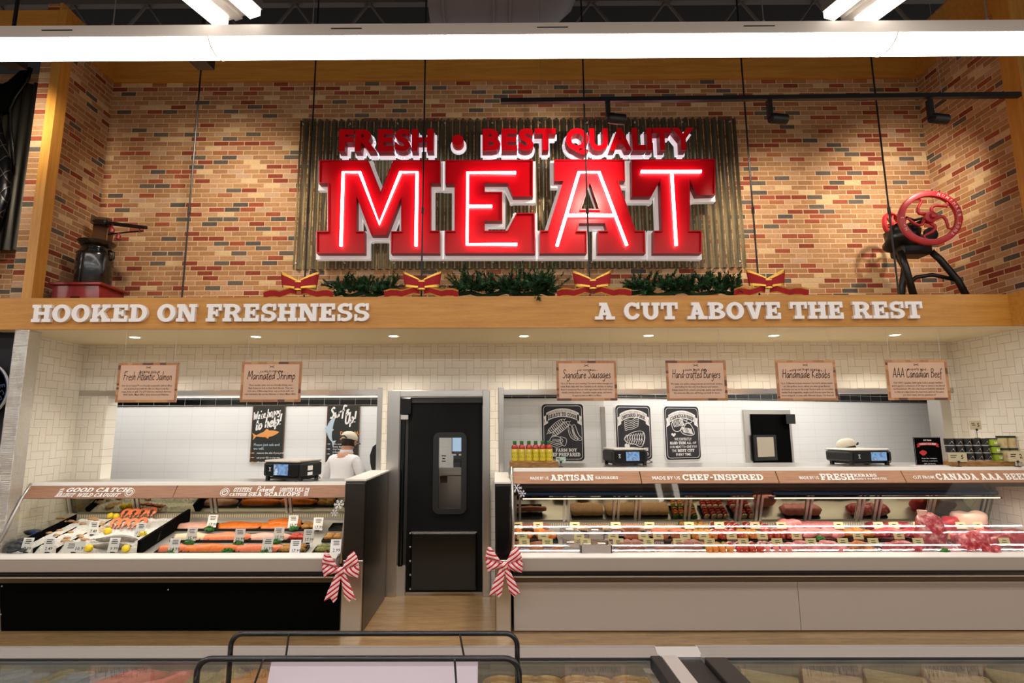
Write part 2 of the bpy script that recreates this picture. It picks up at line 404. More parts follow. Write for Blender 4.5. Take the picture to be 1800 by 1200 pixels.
G['Q'] = (1.0, G['O'][1]+[[(.5, .3), (.68, .36), (.95, -.06), (.7, -.1)]])
G['C'] = (.94, [arc(.48, .5, .48, .515, .27, .2, 48, 312), rc(.74, .62, .9, 1), [(.74, .62), (.9, .62), (.9, .75), (.6, .95)], arc(.48, .5, .46, .515, .2, .2, 300, 335)])
G['G'] = (1.0, [arc(.48, .5, .48, .515, .27, .2, 48, 300), rc(.74, .62, .9, 1), rc(.66, .05, .92, .48), rc(.52, .36, .99, .52), [(.5, 0), (.7, 0), (.8, .2), (.55, .2)]])
G['K'] = (1.1, [rc(.1, 0, .37, 1), rc(0, 0, .46, _h), rc(0, 1-_h, .46, 1), [(.3, .36), (.72, .9), (.98, .9), (.42, .3)], [(.44, .56), (.66, .62), (1.0, .1), (.68, .1)], rc(.6, 1-_h, 1.05, 1), rc(.62, 0, 1.1, _h)])
G['E'] = (.9, [rc(.1, 0, .37, 1), rc(0, 0, .86, _h), rc(0, 1-_h, .84, 1), rc(.3, .41, .62, .59), rc(.69, 0, .86, .36), rc(.67, .66, .84, 1), rc(.52, .32, .64, .68)])
G['F'] = (.86, [rc(.1, 0, .37, 1), rc(0, 0, .5, _h), rc(0, 1-_h, .84, 1), rc(.3, .4, .62, .58), rc(.67, .62, .84, 1), rc(.52, .3, .64, .68)])
G['L'] = (.86, [rc(.1, 0, .37, 1), rc(0, 0, .84, _h), rc(0, 1-_h, .5, 1), rc(.67, 0, .84, .42)])
G['D'] = (1.0, [rc(.1, 0, .37, 1), rc(0, 0, .5, _h), rc(0, 1-_h, .5, 1), arc(.45, .5, .52, .5, .27, _h, -90, 90)])
G['N'] = (1.1, [rc(.1, 0, .32, 1), rc(.78, .0, 1.0, 1), [(.1, 1), (.42, 1), (1.0, 0), (.7, 0)], rc(0, 0, .44, _h), rc(0, 1-_h, .3, 1), rc(.66, 1-_h, 1.1, 1)])
G['R'] = (1.05, [rc(.1, 0, .37, 1), rc(0, 0, .47, _h), rc(0, 1-_h, .5, 1), rc(.3, .4, .55, .57), arc(.5, .7, .43, .3, .27, .17, -90, 90), [(.45, .5), (.7, .5), (.98, .08), (.7, .08)], rc(.64, 0, 1.05, _h)])
G['P'] = (.95, [rc(.1, 0, .37, 1), rc(0, 0, .5, _h), rc(0, 1-_h, .5, 1), rc(.3, .36, .55, .53), arc(.5, .68, .44, .32, .27, .17, -90, 90)])
G['B'] = (.98, [rc(.1, 0, .37, 1), rc(0, 0, .5, _h), rc(0, 1-_h, .5, 1), rc(.3, .42, .52, .58), arc(.48, .75, .4, .25, .25, .16, -90, 90), arc(.5, .28, .46, .28, .27, .17, -90, 90)])
G['S'] = (.86, [arc(.43, .715, .4, .3, .25, .18, 40, 270), arc(.43, .285, .42, .3, .26, .18, -140, 90), rc(.66, .62, .81, 1), rc(.04, 0, .19, .38)])
G['A'] = (1.14, [[(.16, .05), (.44, 1), (.68, 1), (.4, .05)], [(.46, 1), (.7, 1), (1.0, .05), (.7, .05)], rc(.3, .26, .8, .42), rc(0, 0, .48, _h), rc(.62, 0, 1.14, _h), rc(.26, 1-_h, .66, 1)])
G['C'] = G['C']
G['U'] = (1.06, [rc(.1, .4, .37, 1), rc(.69, .4, .96, 1), rc(0, 1-_h, .47, 1), rc(.59, 1-_h, 1.06, 1), arc(.53, .41, .43, .425, .27, .2, 180, 360)])
G['T'] = (.96, [rc(.345, 0, .615, 1), rc(.2, 0, .76, _h), rc(0, 1-_h, .96, 1), rc(0, .6, .15, 1), rc(.81, .6, .96, 1)])
G['V'] = (1.1, [[(.1, .95), (.38, .95), (.68, 0), (.42, 0)], [(.74, .95), (.98, .95), (.68, 0), (.46, 0)], rc(0, 1-_h, .5, 1), rc(.62, 1-_h, 1.1, 1)])
G['W'] = (1.5, [[(.1, .95), (.36, .95), (.56, 0), (.34, 0)], [(.7, .95), (.86, .95), (.56, 0), (.36, 0)], [(.64, .95), (.86, .95), (1.14, 0), (.92, 0)], [(1.18, .95), (1.4, .95), (1.14, 0), (.94, 0)], rc(0, 1-_h, .46, 1), rc(1.06, 1-_h, 1.5, 1)])
G['Y'] = (1.08, [rc(.4, 0, .67, .5), [(.08, .95), (.38, .95), (.66, .45), (.42, .4)], [(.74, .95), (1.0, .95), (.66, .4), (.42, .45)], rc(.25, 0, .83, _h), rc(0, 1-_h, .46, 1), rc(.64, 1-_h, 1.08, 1)])
G['M'] = (1.36, [rc(.1, 0, .36, 1), rc(1.0, 0, 1.26, 1), [(.1, 1), (.42, 1), (.78, .12), (.58, .12)], [(1.26, 1), (.94, 1), (.58, .12), (.78, .12)], rc(0, 0, .46, _h), rc(.9, 0, 1.36, _h), rc(0, 1-_h, .3, 1), rc(1.06, 1-_h, 1.36, 1)])
G['X'] = (1.1, [[(.05, 0), (.36, 0), (1.0, 1), (.7, 1)], [(.1, 1), (.42, 1), (1.05, 0), (.74, 0)]])
G['-'] = (.5, [rc(.06, .38, .44, .58)])
G['.'] = (.3, [rc(.04, 0, .26, .2)])
G["'"] = (.3, [rc(.04, .7, .24, 1)])
GU = {}
def slab(text, gap=.05, space=.42):
    """list of (character, shape, advance offset); widths in cap heights"""
    out = []; x = 0
    for ch in text:
        if ch == ' ': x += space; continue
        if ch not in GU: GU[ch] = union(G[ch][1])
        out.append((ch, xf(GU[ch], dx=x), x)); x += G[ch][0]+gap
    return out, x-gap
def slabw(text, w, h, x=0, y=0, shear=0, gap=.05, space=.42):
    """one line of slab capitals fitted into a box, its left lower corner at (x, y)"""
    L, W = slab(text, gap, space); return xf(join([s for _, s, _ in L]), w/W, h, x, y, shear=shear)
HW = {'a': (.42, [[(.36, .45), (.2, .5), (.06, .3), (.1, .04), (.24, .04), (.36, .4), (.36, .1), (.44, .02)]]), 'b': (.4, [[(.08, 1), (.07, .05), (.2, 0), (.34, .2), (.26, .46), (.1, .35)]]),
 'c': (.36, [[(.34, .4), (.2, .5), (.06, .25), (.16, .02), (.34, .1)]]), 'd': (.44, [[(.34, .42), (.18, .48), (.06, .22), (.16, .02), (.33, .3), (.38, 1)], [(.35, .3), (.4, .02)]]),
 'e': (.38, [[(.08, .26), (.32, .32), (.24, .5), (.08, .36), (.1, .06), (.24, 0), (.36, .12)]]), 'f': (.32, [[(.34, .9), (.24, 1), (.16, .8), (.14, -.25)], [(.02, .5), (.3, .52)]]),
 'g': (.42, [[(.34, .44), (.18, .5), (.06, .26), (.18, .04), (.34, .4), (.34, -.2), (.18, -.34), (.04, -.24)]]), 'h': (.42, [[(.08, 1), (.07, 0)], [(.08, .3), (.22, .5), (.32, .4), (.34, .04), (.4, 0)]]),
 'i': (.18, [[(.08, .5), (.08, .06), (.14, 0)], [(.1, .7), (.11, .75)]]), 'k': (.4, [[(.08, 1), (.07, 0)], [(.34, .5), (.1, .22), (.36, 0)]]), 'l': (.18, [[(.1, 1), (.08, .06), (.14, 0)]]),
 'm': (.58, [[(.06, .5), (.06, 0)], [(.06, .3), (.18, .5), (.26, .36), (.26, 0)], [(.26, .3), (.4, .5), (.48, .36), (.5, .04), (.56, 0)]]), 'n': (.42, [[(.06, .5), (.06, 0)], [(.06, .3), (.22, .5), (.32, .36), (.34, .04), (.4, 0)]]),
 'o': (.4, [[(.2, .5), (.06, .3), (.1, .04), (.24, 0), (.34, .24), (.2, .5)]]), 'p': (.42, [[(.08, .5), (.07, -.34)], [(.08, .34), (.24, .5), (.36, .26), (.22, .02), (.08, .14)]]), 'r': (.3, [[(.06, .5), (.06, 0)], [(.06, .28), (.16, .46), (.28, .46)]]),
 's': (.34, [[(.3, .42), (.18, .5), (.08, .38), (.28, .16), (.18, 0), (.03, .06)]]), 't': (.28, [[(.14, .85), (.12, .08), (.2, 0), (.28, .06)], [(0, .52), (.28, .54)]]), 'u': (.42, [[(.06, .5), (.07, .1), (.18, 0), (.32, .3), (.34, .5)], [(.34, .5), (.35, .06), (.42, 0)]]),
 'y': (.4, [[(.06, .5), (.1, .2), (.2, .12), (.32, .4)], [(.34, .5), (.3, -.2), (.16, -.34), (.04, -.24)]]), 'A': (.56, [[(.04, 0), (.28, 1), (.32, 1), (.52, 0)], [(.1, .34), (.48, .36)]]), 'B': (.5, [[(.08, .98), (.07, 0)], [(.02, .96), (.3, 1), (.4, .78), (.1, .54)], [(.1, .54), (.42, .46), (.4, .1), (.04, .02)]]),
 'C': (.48, [[(.46, .86), (.3, 1), (.08, .6), (.12, .12), (.3, 0), (.46, .14)]]), 'F': (.46, [[(.08, .98), (.07, 0)], [(.02, .96), (.48, 1)], [(.08, .54), (.36, .56)]]), 'H': (.54, [[(.08, 1), (.06, 0)], [(.46, 1), (.46, 0)], [(.06, .5), (.46, .54)]]),
 'K': (.5, [[(.08, 1), (.07, 0)], [(.46, 1), (.1, .46), (.48, 0)]]), 'M': (.66, [[(.05, 0), (.1, 1), (.3, .3), (.52, 1), (.6, 0)]]), 'S': (.46, [[(.42, .86), (.26, 1), (.1, .8), (.36, .4), (.26, .02), (.04, .1)]]), 'W': (.7, [[(.04, 1), (.18, 0), (.34, .7), (.48, 0), (.66, 1)]]),
 'U': (.52, [[(.06, 1), (.08, .2), (.26, 0), (.42, .2), (.46, 1)]]), 'P': (.46, [[(.08, .98), (.07, 0)], [(.02, .96), (.34, 1), (.42, .74), (.08, .46)]]), "'": (.14, [[(.08, 1), (.05, .82)]]), '!': (.2, [[(.1, 1), (.08, .3)], [(.08, .08), (.09, .0)]]), '-': (.34, [[(.05, .36), (.28, .38)]])}
def script(t, size, w=.1, shear=.12, al=.5):
    x = 0; L = []
    for ch in t:
        if ch == ' ': x += .26; continue
        a, st = HW[ch]
        for p in st: L.append(ribbon([(q[0]+x, q[1]) for q in smooth2(p)], w))
        x += a+.02
    return xf(join(L), size, size, -x*size*al, 0, shear=shear), x*size
def fit(shape, w=None, h=None):
    xs = [p[0] for p in shape[0]]; ys = [p[1] for p in shape[0]]
    sx = w/(max(xs)-min(xs)) if w else None; sy = h/(max(ys)-min(ys)) if h else sx
    sx = sx or sy; return [((x-(min(xs)+max(xs))/2)*sx, (y-min(ys))*sy) for x, y in shape[0]], shape[1]
# ================================================================== the setting
struct(box('floor', -12, 12, -8, 11, -.1, 0, floor_mat()))
M_ceil = mat('dark_ceiling_deck', '262224', .9)
struct(box('ceiling', -12, 12, -8, 11, 8.0, 8.1, M_ceil))
struct(box('wall_back', XL-.1, XR+.1, YB, YB+.12, ZT-.1, 5.9, M_brick))
struct(box('wall_left', XL-.12, XL, 4.985, YB, ZT-.1, 5.86, M_brickS))
struct(box('wall_right', XR, XR+.15, 4.6, YB+.12, ZT-.1, 6.1, M_brickS))
struct(box('wall_neighbour', -10, XL-.12, 5.72, 5.84, ZT-.1, 5.6, M_brick))
t = MB(); t.box(-10, XR, YF, 5.1, ZS, ZT); t.box(4.57, XR, 4.5, YF, ZS, ZT); struct(t.build('trim_1', M_oak))           # the long oak beam
t = MB(); t.box(-4.255, -4.165, YF, 4.985, ZT, 5.69); struct(t.build('trim_2', M_oakV))                                  # upright oak post, left
t = MB(); t.box(4.62, XR, 4.5, 4.66, ZT, 6.05); struct(t.build('trim_3', M_oakV))                                      # upright oak post, right
t = MB(); t.box(XL, XR, YB-.03, YB, ZW, 5.9); t.box(XL, XL+.03, 4.985, YB-.03, ZW, 5.87); t.box(XR-.03, XR, 4.66, YB-.03, ZW, 6.06)
struct(t.build('trim_4', M_oak))                                                                                       # oak band over the brick
struct(box('trim_5', -10, -4.255, YF, 4.95, 5.3, 5.69, M_oak))
struct(box('soffit_ceiling', -4.5, XR, YF+.02, YB, ZS-.001, ZS+.05, M_plaster))
struct(box('wall_left_tiled', XL-.1, XL, 5.1, YB, 0, ZS, M_tileS)); struct(box('trim_11', XL, XR, 5.1, YB, ZT-.06, ZT, M_oak)); struct(box('wall_right_tiled', XR, XR+.1, 4.5, YB, 0, ZS, M_tileS))
t = MB(); Y0, Y1 = YB, YB+.16
for x0, x1, z0, z1 in ((XL, -4.05, 0, 2.0), (-4.05, -1.2, 0, 1.1), (-1.2, -1.08, 0, 2.0), (-.06, .05, 0, 2.0), (.05, 4.62, 0, 1.1), (4.62, XR, 0, 2.0), (XL, XR, 2.0, ZS)):
    t.box(x0, x1, Y0, Y1, z0, z1)
struct(t.build('wall_back_tiled', M_tile))
struct(box('wall_neighbour_dark', -10, -4.285, 5.0, 5.1, 0, ZS, mat('dark_recess', '16161A', .8)))  # dark panel standing in for the neighbour's dark recess
# stainless corner post by the left tiled wall
struct(box('trim_6', -4.275, -4.145, YF, 5.0, 0, ZS, M_steelw, b=.006))
# window_1 and window_2: the two service openings with stainless linings
def lining(name, x0, x1, sides):
    t = MB(); t.box(x0-.02, x1+.02, YB-.012, Y1, 1.985, 2.035)
    for a, b in sides: t.box(a, b, YB-.02, Y1, 1.1, 2.06, .004)
    struct(t.build(name, M_steel))
lining('window_1', XL+.01, -1.2, ((-1.225, -1.175),)); lining('window_2', .07, 4.74, ((.035, .09), (4.6, 4.7)))

# ---- preparation room behind the openings
YL, YJ = 7.2, 6.7
def slant(x, y):       # the preparation room's right wall runs off at an angle from the corner guard
    d = _ray(x, y); k = 6.222/(d.y-.383*d.x); return V((0, 0, EYE))+d*k
_su = V((.934, .358, 0))
M_blk = bigtile('black_wall_tile', 0, '0C0D0C', 'BEBEB8', .2, .0745)
struct(box('wall_prep_left', -6, .08, YL, YL+.1, 0, 2.7, M_white))
struct(box('wall_prep_middle', .08, 1.297, YJ, YJ+.1, 0, 2.7, M_white))
def slantbox(s0, s1, z0, z1, n0, n1, name, m, parent=None, b=0, **kw):
    M = Matrix.Translation((1.297, 6.72, 0)) @ Matrix.Rotation(math.atan2(.358, .934), 4, 'Z')
    t = MB(); t.box(s0, s1, -n1, -n0, z0, z1, b, M=M); return t.build(name, m, parent, **kw)
struct(slantbox(0, 6.4, 0, 2.7, -.1, 0, 'wall_prep_right', M_white))
struct(box('wall_prep_end', -6.1, -6, Y1, 7.3, 0, 2.7, M_whiteS))
_e = MB(); _e.prism([(7.2, 8.97, 0), (4.78, 5.98, 0), (4.9, 5.98, 0), (7.3, 8.97, 0)], (0, 0, 2.7)); struct(_e.build('wall_prep_side', M_white))
struct(box('prep_ceiling', -6.1, 7.4, Y1, 9.4, 2.6, 2.7, M_paintw))
t = MB(); t.box(-6, .08, YL-.012, YL, Z(712, YL), Z(698, YL)); struct(t.build('trim_7', M_blk))
t = MB(); t.box(.08, 1.297, YJ-.012, YJ, Z(700, YJ), Z(684, YJ)); struct(t.build('trim_8', M_blk))
_zb = slant(1150, 700).z; struct(slantbox(.0, 6.3, _zb, _zb+.15, 0, .012, 'trim_9', M_blk))
struct(box('trim_10', 1.255, 1.31, YJ-.02, YJ+.05, .3, Z(715, YJ), M_steel, b=.006))
# ---- door_1: black swing door in a stainless frame
D = bpy.data.objects.new('door_1', None); COL.objects.link(D); D.location = (-.55, YB, 0); D['kind'] = 'structure'
t = MB()
for x0, x1 in ((-1.115, -.985), (-.13, -.055)): t.box(x0, x1, YB-.03, Y1, 0, 2.03, .005)
t.box(-.986, -.129, YB-.028, Y1, 1.965, 2.028, .003); t.build('frame', M_steel, D)
YD = YB+.02
def dp(x, y): return at(x, y, YD)
zw0, zw1, xw0, xw1 = dp(790, 893).z, dp(790, 769).z, dp(771, 800).x, dp(811, 800).x
t = MB(); x0, x1, z0, z1 = -.90, -.135, .03, 1.955
for a in ((x0, xw0, z0, z1), (xw1, x1, z0, z1), (xw0, xw1, z0, zw0), (xw0, xw1, zw1, z1)): t.box(a[0], a[1], YD, YD+.045, a[2], a[3])
t.build('leaf', M_rubber, D)
o = MB(); p = .055; rr = []
for cx, cz, a0 in ((xw1-.01, zw1-.01, 0), (xw0+.01, zw1-.01, 90), (xw0+.01, zw0+.01, 180), (xw1-.01, zw0+.01, 270)):
    rr += [(cx+(p+.01)*math.cos(math.radians(a0+k*18)), cz+(p+.01)*math.sin(math.radians(a0+k*18))) for k in range(6)]
o.ext(holed(rr, [(xw0, zw0), (xw1, zw0), (xw1, zw1), (xw0, zw1)]), frame((0, YD, 0)), 0, .02); o.build('window_gasket', M_black, D)
box('window_pane', xw0, xw1, YD+.018, YD+.024, zw0, zw1, M_glass, D)
zb = dp(780, 935).z; t = MB(); t.box(dp(722, 1000).x, dp(838, 1000).x, YD-.03, YD, .05, zb, .012); t.build('bumper_panel', M_blackg, D)
box('bumper_edge', dp(722, 1000).x, dp(838, 1000).x, YD-.032, YD, zb, zb+.006, M_alu, D)
for y in (937, 961, 986, 1010, 1035):
    c = at(721, y, YD-.03); MB().lathe([(0, .012), (.008, .01), (.011, 0)], c, 10, Matrix.Rotation(PI/2, 3, 'X')).build('rivet', M_alu, D, smooth=True)
t = MB(); t.tube([(-.955, YD-.005, .28), (-.955, YD-.005, 1.78)], .028, 12); t.build('hinge_post', M_blackg, D, auto=40)
box('hinge_strip', -.93, -.9, YD-.012, YD+.03, .28, 1.9, M_dark, D)
t = MB(); t.box(-.985, -.87, YD-.05, YD+.02, 1.78, 1.955, .01); t.build('hinge_box', M_blackg, D); box('hinge_bracket', -.975, -.9, YD-.045, YD, 1.73, 1.775, M_alu, D)
box('kick_plate', -.985, -.905, YD-.02, YD+.02, .0, .29, M_alu, D)
box('top_rail', -.87, -.135, YD-.015, YD, 1.9, 1.955, M_dark, D)
# ---- door_2: black door at the far end of the preparation room
def sl(x): d = slant(x, 770); return (d.x-1.297)/.934
D2 = bpy.data.objects.new('door_2', None); COL.objects.link(D2); D2.location = slant(1350, 800); D2['kind'] = 'structure'
zt = slant(1350, 724).z; s0, s1 = sl(1308), sl(1390)
slantbox(s0, s1, 0, zt+.03, .0, .03, 'frame', M_steel, D2); slantbox(s0+.11, s1-.06, 0, zt-.03, .03, .05, 'leaf', M_blackm, D2)
slantbox(sl(1318), sl(1357), 1.2, slant(1340, 764).z, .05, .07, 'window_gasket', M_black, D2); slantbox(sl(1323), sl(1352), 1.25, slant(1340, 768).z, .07, .072, 'window_pane', mat('dull_window', 'B4A894', .3), D2)
slantbox(sl(1372), sl(1388), zt-.16, zt-.03, .05, .12, 'hinge_box', M_blackg, D2)

# ================================================================== ceiling works
M_joist = mat('dark_grey_steel', '6A625C', .7, .2)
for Y, zz in ((4.9, 6.9), (7.4, 7.1)):
    t = thing('ceiling_joist', 'dark open-web steel joist %s' % ('just above the oak band' if Y < 6 else 'behind the grey duct'), 'joist', (0, Y, zz), 'open-web joists under the deck')
    box('top_chord', -9, 9, Y-.05, Y+.05, zz+.75, zz+.83, M_joist, t); box('bottom_chord', -9, 9, Y-.05, Y+.05, zz-.04, zz+.04, M_joist, t)
    w = MB(); x = -9
    while x < 9: w.tube([(x, Y, zz), (x+.55, Y, zz+.78), (x+1.1, Y, zz)], .03, 6); x += 1.1
    w.build('web', M_joist, t)
t = thing('air_duct', 'fat round grey air duct with seams hanging under the dark ceiling', 'duct', (0, 6.3, 6.7))
M_duct = mat('grey_duct_metal', '8A8286', .55, .3); R9 = Matrix.Rotation(PI/2, 3, 'Y'); R = .62; cz = 1.65+6.3*.795+R*1.05
MB().lathe([(.02, -.8), (R, -.8), (R, .45), (R*.97, .62), (R*.86, .82), (R*.62, 1.0), (R*.3, 1.08), (0, 1.1)], (0, 6.3, cz), 40, R9).build('duct_body', M_duct, t, auto=40)
for x in (-.62, .0, .2):
    MB().lathe([(R, x-.02), (R+.02, x-.015), (R+.02, x+.015), (R, x+.02)], (0, 6.3, cz), 40, R9).build('seam_ring', M_duct, t, auto=40)

# long linear lamp across the front: three lengths end to end
def linear(name, x0, x1, label, wires):
    t = thing(name, label, 'lamp', ((x0+x1)/2, 3.36, 4.24), 'lengths of the long lamp across the front')
    MB().profx([(3.25, 4.155), (3.25, 4.237), (3.29, 4.26), (3.43, 4.26), (3.47, 4.237), (3.47, 4.155)], x0, x1).build('housing', M_paintw, t)
    pr = [(3.36-.108*math.cos(PI*k/12), 4.156-.056*math.sin(PI*k/12)) for k in range(13)]
    MB().profx(pr, x0+.006, x1-.006).build('diffuser', M_lens, t, auto=30)
    e = MB()
    for xx in (x1-.008,): e.profx([(3.36-.114*math.cos(PI*k/12), 4.158-.062*math.sin(PI*k/12)) for k in range(13)], xx, xx+.008)
    e.build('end_ring', M_paintw, t)
    for k in (.2, .5, .8): box('slot', x0+(x1-x0)*k-.1, x0+(x1-x0)*k+.1, 3.247, 3.25, 4.2, 4.206, M_dark, t)
    for x in wires:
        MB().tube([(x, 3.36, 4.26), (x, 3.36, 7.9)], .004, 6).build('wire', M_alu, t); MB().tube([(x, 3.36, 4.26), (x, 3.36, 4.33)], .01, 8).build('gripper', M_alu, t)
xa, xb = atz(371, 70, 4.15).x, atz(1566, 70, 4.15).x
linear('linear_lamp', -6.8, xa, 'left length of the long white lamp hung across the front', (atz(176, 38, 4.26).x,))
linear('linear_lamp', xa, xb, 'middle and longest visible length of the white lamp hung across the front', (atz(541, 40, 4.26).x, atz(1352, 40, 4.26).x))
linear('linear_lamp', xb, 7.4, 'right length of the long white lamp hung across the front', (atz(1753, 38, 4.26).x,))
def diag(pa, pb, label):
    a, b = atz(*pa, 4.27), atz(*pb, 4.27); d = (b-a).normalized(); a2 = a+d*2.2
    n = V((-d.y, d.x, 0)); t = thing('twin_lamp', label, 'lamp', a+V((0, 0, .1)), 'slanting twin lamps')
    def strip(n0, n1, z0, z1): return MB().prism([a+n*n0+V((0, 0, z0)), a+n*n1+V((0, 0, z0)), a2+n*n1+V((0, 0, z0)), a2+n*n0+V((0, 0, z0))], (0, 0, z1-z0))
    strip(-.19, .19, .04, .1).build('housing', M_alu, t)
    for q in (-.135, .135): strip(q-.042, q+.042, 0, .041).build('lamp_strip', M_lens2, t)
    strip(-.03, .03, .02, .04).build('spine', M_alu, t)
diag((420, 40), (374, 0), 'twin-strip lamp slanting off the left joint of the long lamp')
diag((1485, 42), (1540, 0), 'twin-strip lamp slanting off the right joint of the long lamp')

# track with three spot heads
def head(t, p, stem, aim, name='spot_head', e=0, size=62):
    c = V(p); MB().box(c.x-.018, c.x+.018, c.y-.022, c.y+.022, c.z, c.z+stem).build('stem', M_black, t)
    ax = (V(aim)-c).normalized(); side = V((1, 0, 0)); ax2 = V((.97, .22, .03)).normalized(); M = ax2.to_track_quat('Z', 'Y').to_matrix()
    h = MB().lathe([(0, -.02), (.04, -.02), (.046, 0), (.046, .13), (.038, .13), (.034, .11), (0, .11)], c+V((.02, -.0, -.005)), 16, M).build(name, M_black, t, auto=40)
    if e: lamp('spot_head_light', 'SPOT', c+ax2*.17, e, (1, .88, .73), aim=aim, spot_size=math.radians(size+30), spot_blend=.9, shadow_soft_size=.04)
A, B = at(880, 178, 4.6), at(1792, 167, 4.46)
t = thing('track_light', 'black ceiling track with three cylinder spot heads before the brick', 'lamp', (A+B)/2)
t2 = MB(); d = (B-A); t2.prism([A+V((0, -.02, -.02)), A+V((0, .02, -.02)), A+V((0, .02, .02)), A+V((0, -.02, .02))], d); t2.build('track', M_black, t)
for x, aim in ((1069, (.5, 5.8, 4.2)), (1354, (3.1, 5.8, 3.7)), (1637, (4.3, 5.8, 4.0))):
    p = at(x, 207, 4.5); head(t, p, at(x, 176, 4.5).z-p.z, aim, e=125)
for x in (.42, 3.9):
    k = (x-A.x)/d.x; q = A+d*k; MB().tube([q, (q.x, q.y, 7.9)], .002, 5).build('wire', M_alu, t)
for i, x in enumerate((16, 352)):
    p = at(x, 106, 4.2); t = thing('spot_box', ('small black box spotlight under the long lamp beside the first cable', 'small black box spotlight at the far left above the dark fish')[1-i], 'lamp', p)
    MB().prism([(p.x-.07, p.y-.06, p.z-.04), (p.x+.07, p.y-.06, p.z-.04), (p.x+.07, p.y+.1, p.z-.02), (p.x-.07, p.y+.1, p.z-.02)], (0, 0, .1)).build('lamp_body', M_black, t)
    box('stem', p.x-.01, p.x+.01, p.y-.01, p.y+.01, p.z+.06, p.z+1.6, M_black, t)
    lamp('box_spot_light', 'SPOT', p+V((0, .1, -.08)), (60, 140)[i], (1, .88, .73), aim=((-5.2, 5.7, 4.0), (-2.9, 5.8, 3.8))[i], spot_size=math.radians(100), spot_blend=.9, shadow_soft_size=.05)
# downlights in the soffit
ORD = ('first', 'second', 'third', 'fourth', 'fifth', 'sixth', 'seventh', 'eighth', 'ninth', 'tenth', 'eleventh', 'twelfth', 'thirteenth', 'fourteenth', 'fifteenth', 'sixteenth', 'seventeenth', 'eighteenth', 'nineteenth', 'twentieth')
for i, (x, y) in enumerate(((237, 592), (450, 591), (692, 590), (921, 590), (1140, 589), (1360, 589), (1573, 588))):
    p = atz(x, y, ZS); t = thing('downlight', 'round recessed downlight in the soffit, %s from the left end' % ORD[i], 'downlight', p, 'downlights in the soffit')
    MB().lathe([(.062, -.0005), (.062, -.004), (.046, -.006), (.044, -.001)], p, 24).build('trim_ring', M_paintw, t, auto=40)
    MB().lathe([(0, -.003), (.045, -.003), (.045, -.0005), (0, -.0005)], p, 24).build('lens', M_down, t)
    lamp('downlight_beam', 'SPOT', p-V((0, 0, .02)), 56, (1, .88, .72), aim=(p.x, p.y+.02, 0), spot_size=math.radians(125), spot_blend=1, shadow_soft_size=.045)
# cables that carry the beam
for i, x in enumerate((320, 534.5, 740.5, 1037, 1335, 1580)):
    p = at(x, 519, 5.0); t = thing('hanging_cable', 'thin black cable rising from the oak beam, %s from the left' % ORD[i], 'cable', (p.x, 5.0, ZT), 'cables above the oak beam')
    MB().tube([(p.x, 5.0, ZT), (p.x, 5.0, 7.0)], .008, 7).build('cable', M_black, t)
    z = at(x, 375, 5.0).z; MB().tube([(p.x, 5.0, z), (p.x, 5.0, z+.06)], .014, 8).build('coupler', M_dark, t)

# ================================================================== the big sign
def corrug(name, x0, x1, z0, z1, Y, pitch, amp, m, parent, slope=0):
    t = MB(); n = int((x1-x0)/pitch*8); vs = []; fs = []
    for i in range(n+1):
        x = x0+(x1-x0)*i/n; y = Y+amp*math.sin(2*PI*(x-x0)/pitch)
        vs += [(x, y, z0), (x, y, z1), (x, y+.004, z1), (x, y+.004, z0)]
    for i in range(n):
        a = i*4; b = a+4
        for k in range(4): fs.append((a+k, a+(k+1) % 4, b+(k+1) % 4, b+k))
    return t.add(vs, fs).build(name, m, parent, smooth=False, auto=50)
M_corr = NT('galvanised_corrugated'); _n = M_corr.noise(M_corr.obj(), 6, 4, .7, (3, 3, .6)); M_corr.l(M_corr.ramp(_n, [(.3, '8A806A'), (.7, 'AEA288')]), M_corr.b.inputs['Base Color']); M_corr.set(Metallic=.9, Roughness=.27); M_corr = M_corr.m
sg = thing('meat_sign', 'huge red lit MEAT sign with smaller red line above on corrugated metal', 'sign', (.25, 5.79, 3.3))
YP = 5.80
a, b, c, dd = at(525, 211, YP), at(1297, 210, YP), at(511, 472, YP), at(1314, 472, YP)
corrug('corrugated_backing', -2.18, 2.70, (c.z+dd.z)/2, a.z, YP, .0805, .022, M_corr, sg)
for p in [(-2.14+i*.53, z) for i in range(10) for z in (c.z+.05, a.z-.06)]: MB().lathe([(0, .02), (.009, .018), (.009, 0)], (p[0], YP-.012, p[1]), 8, Matrix.Rotation(PI/2, 3, 'X')).build('screw', M_alu, sg)
YFc = 5.50
def PX(L): return [(at(x, y, YFc).x, at(x, y, YFc).z) for x, y in L]
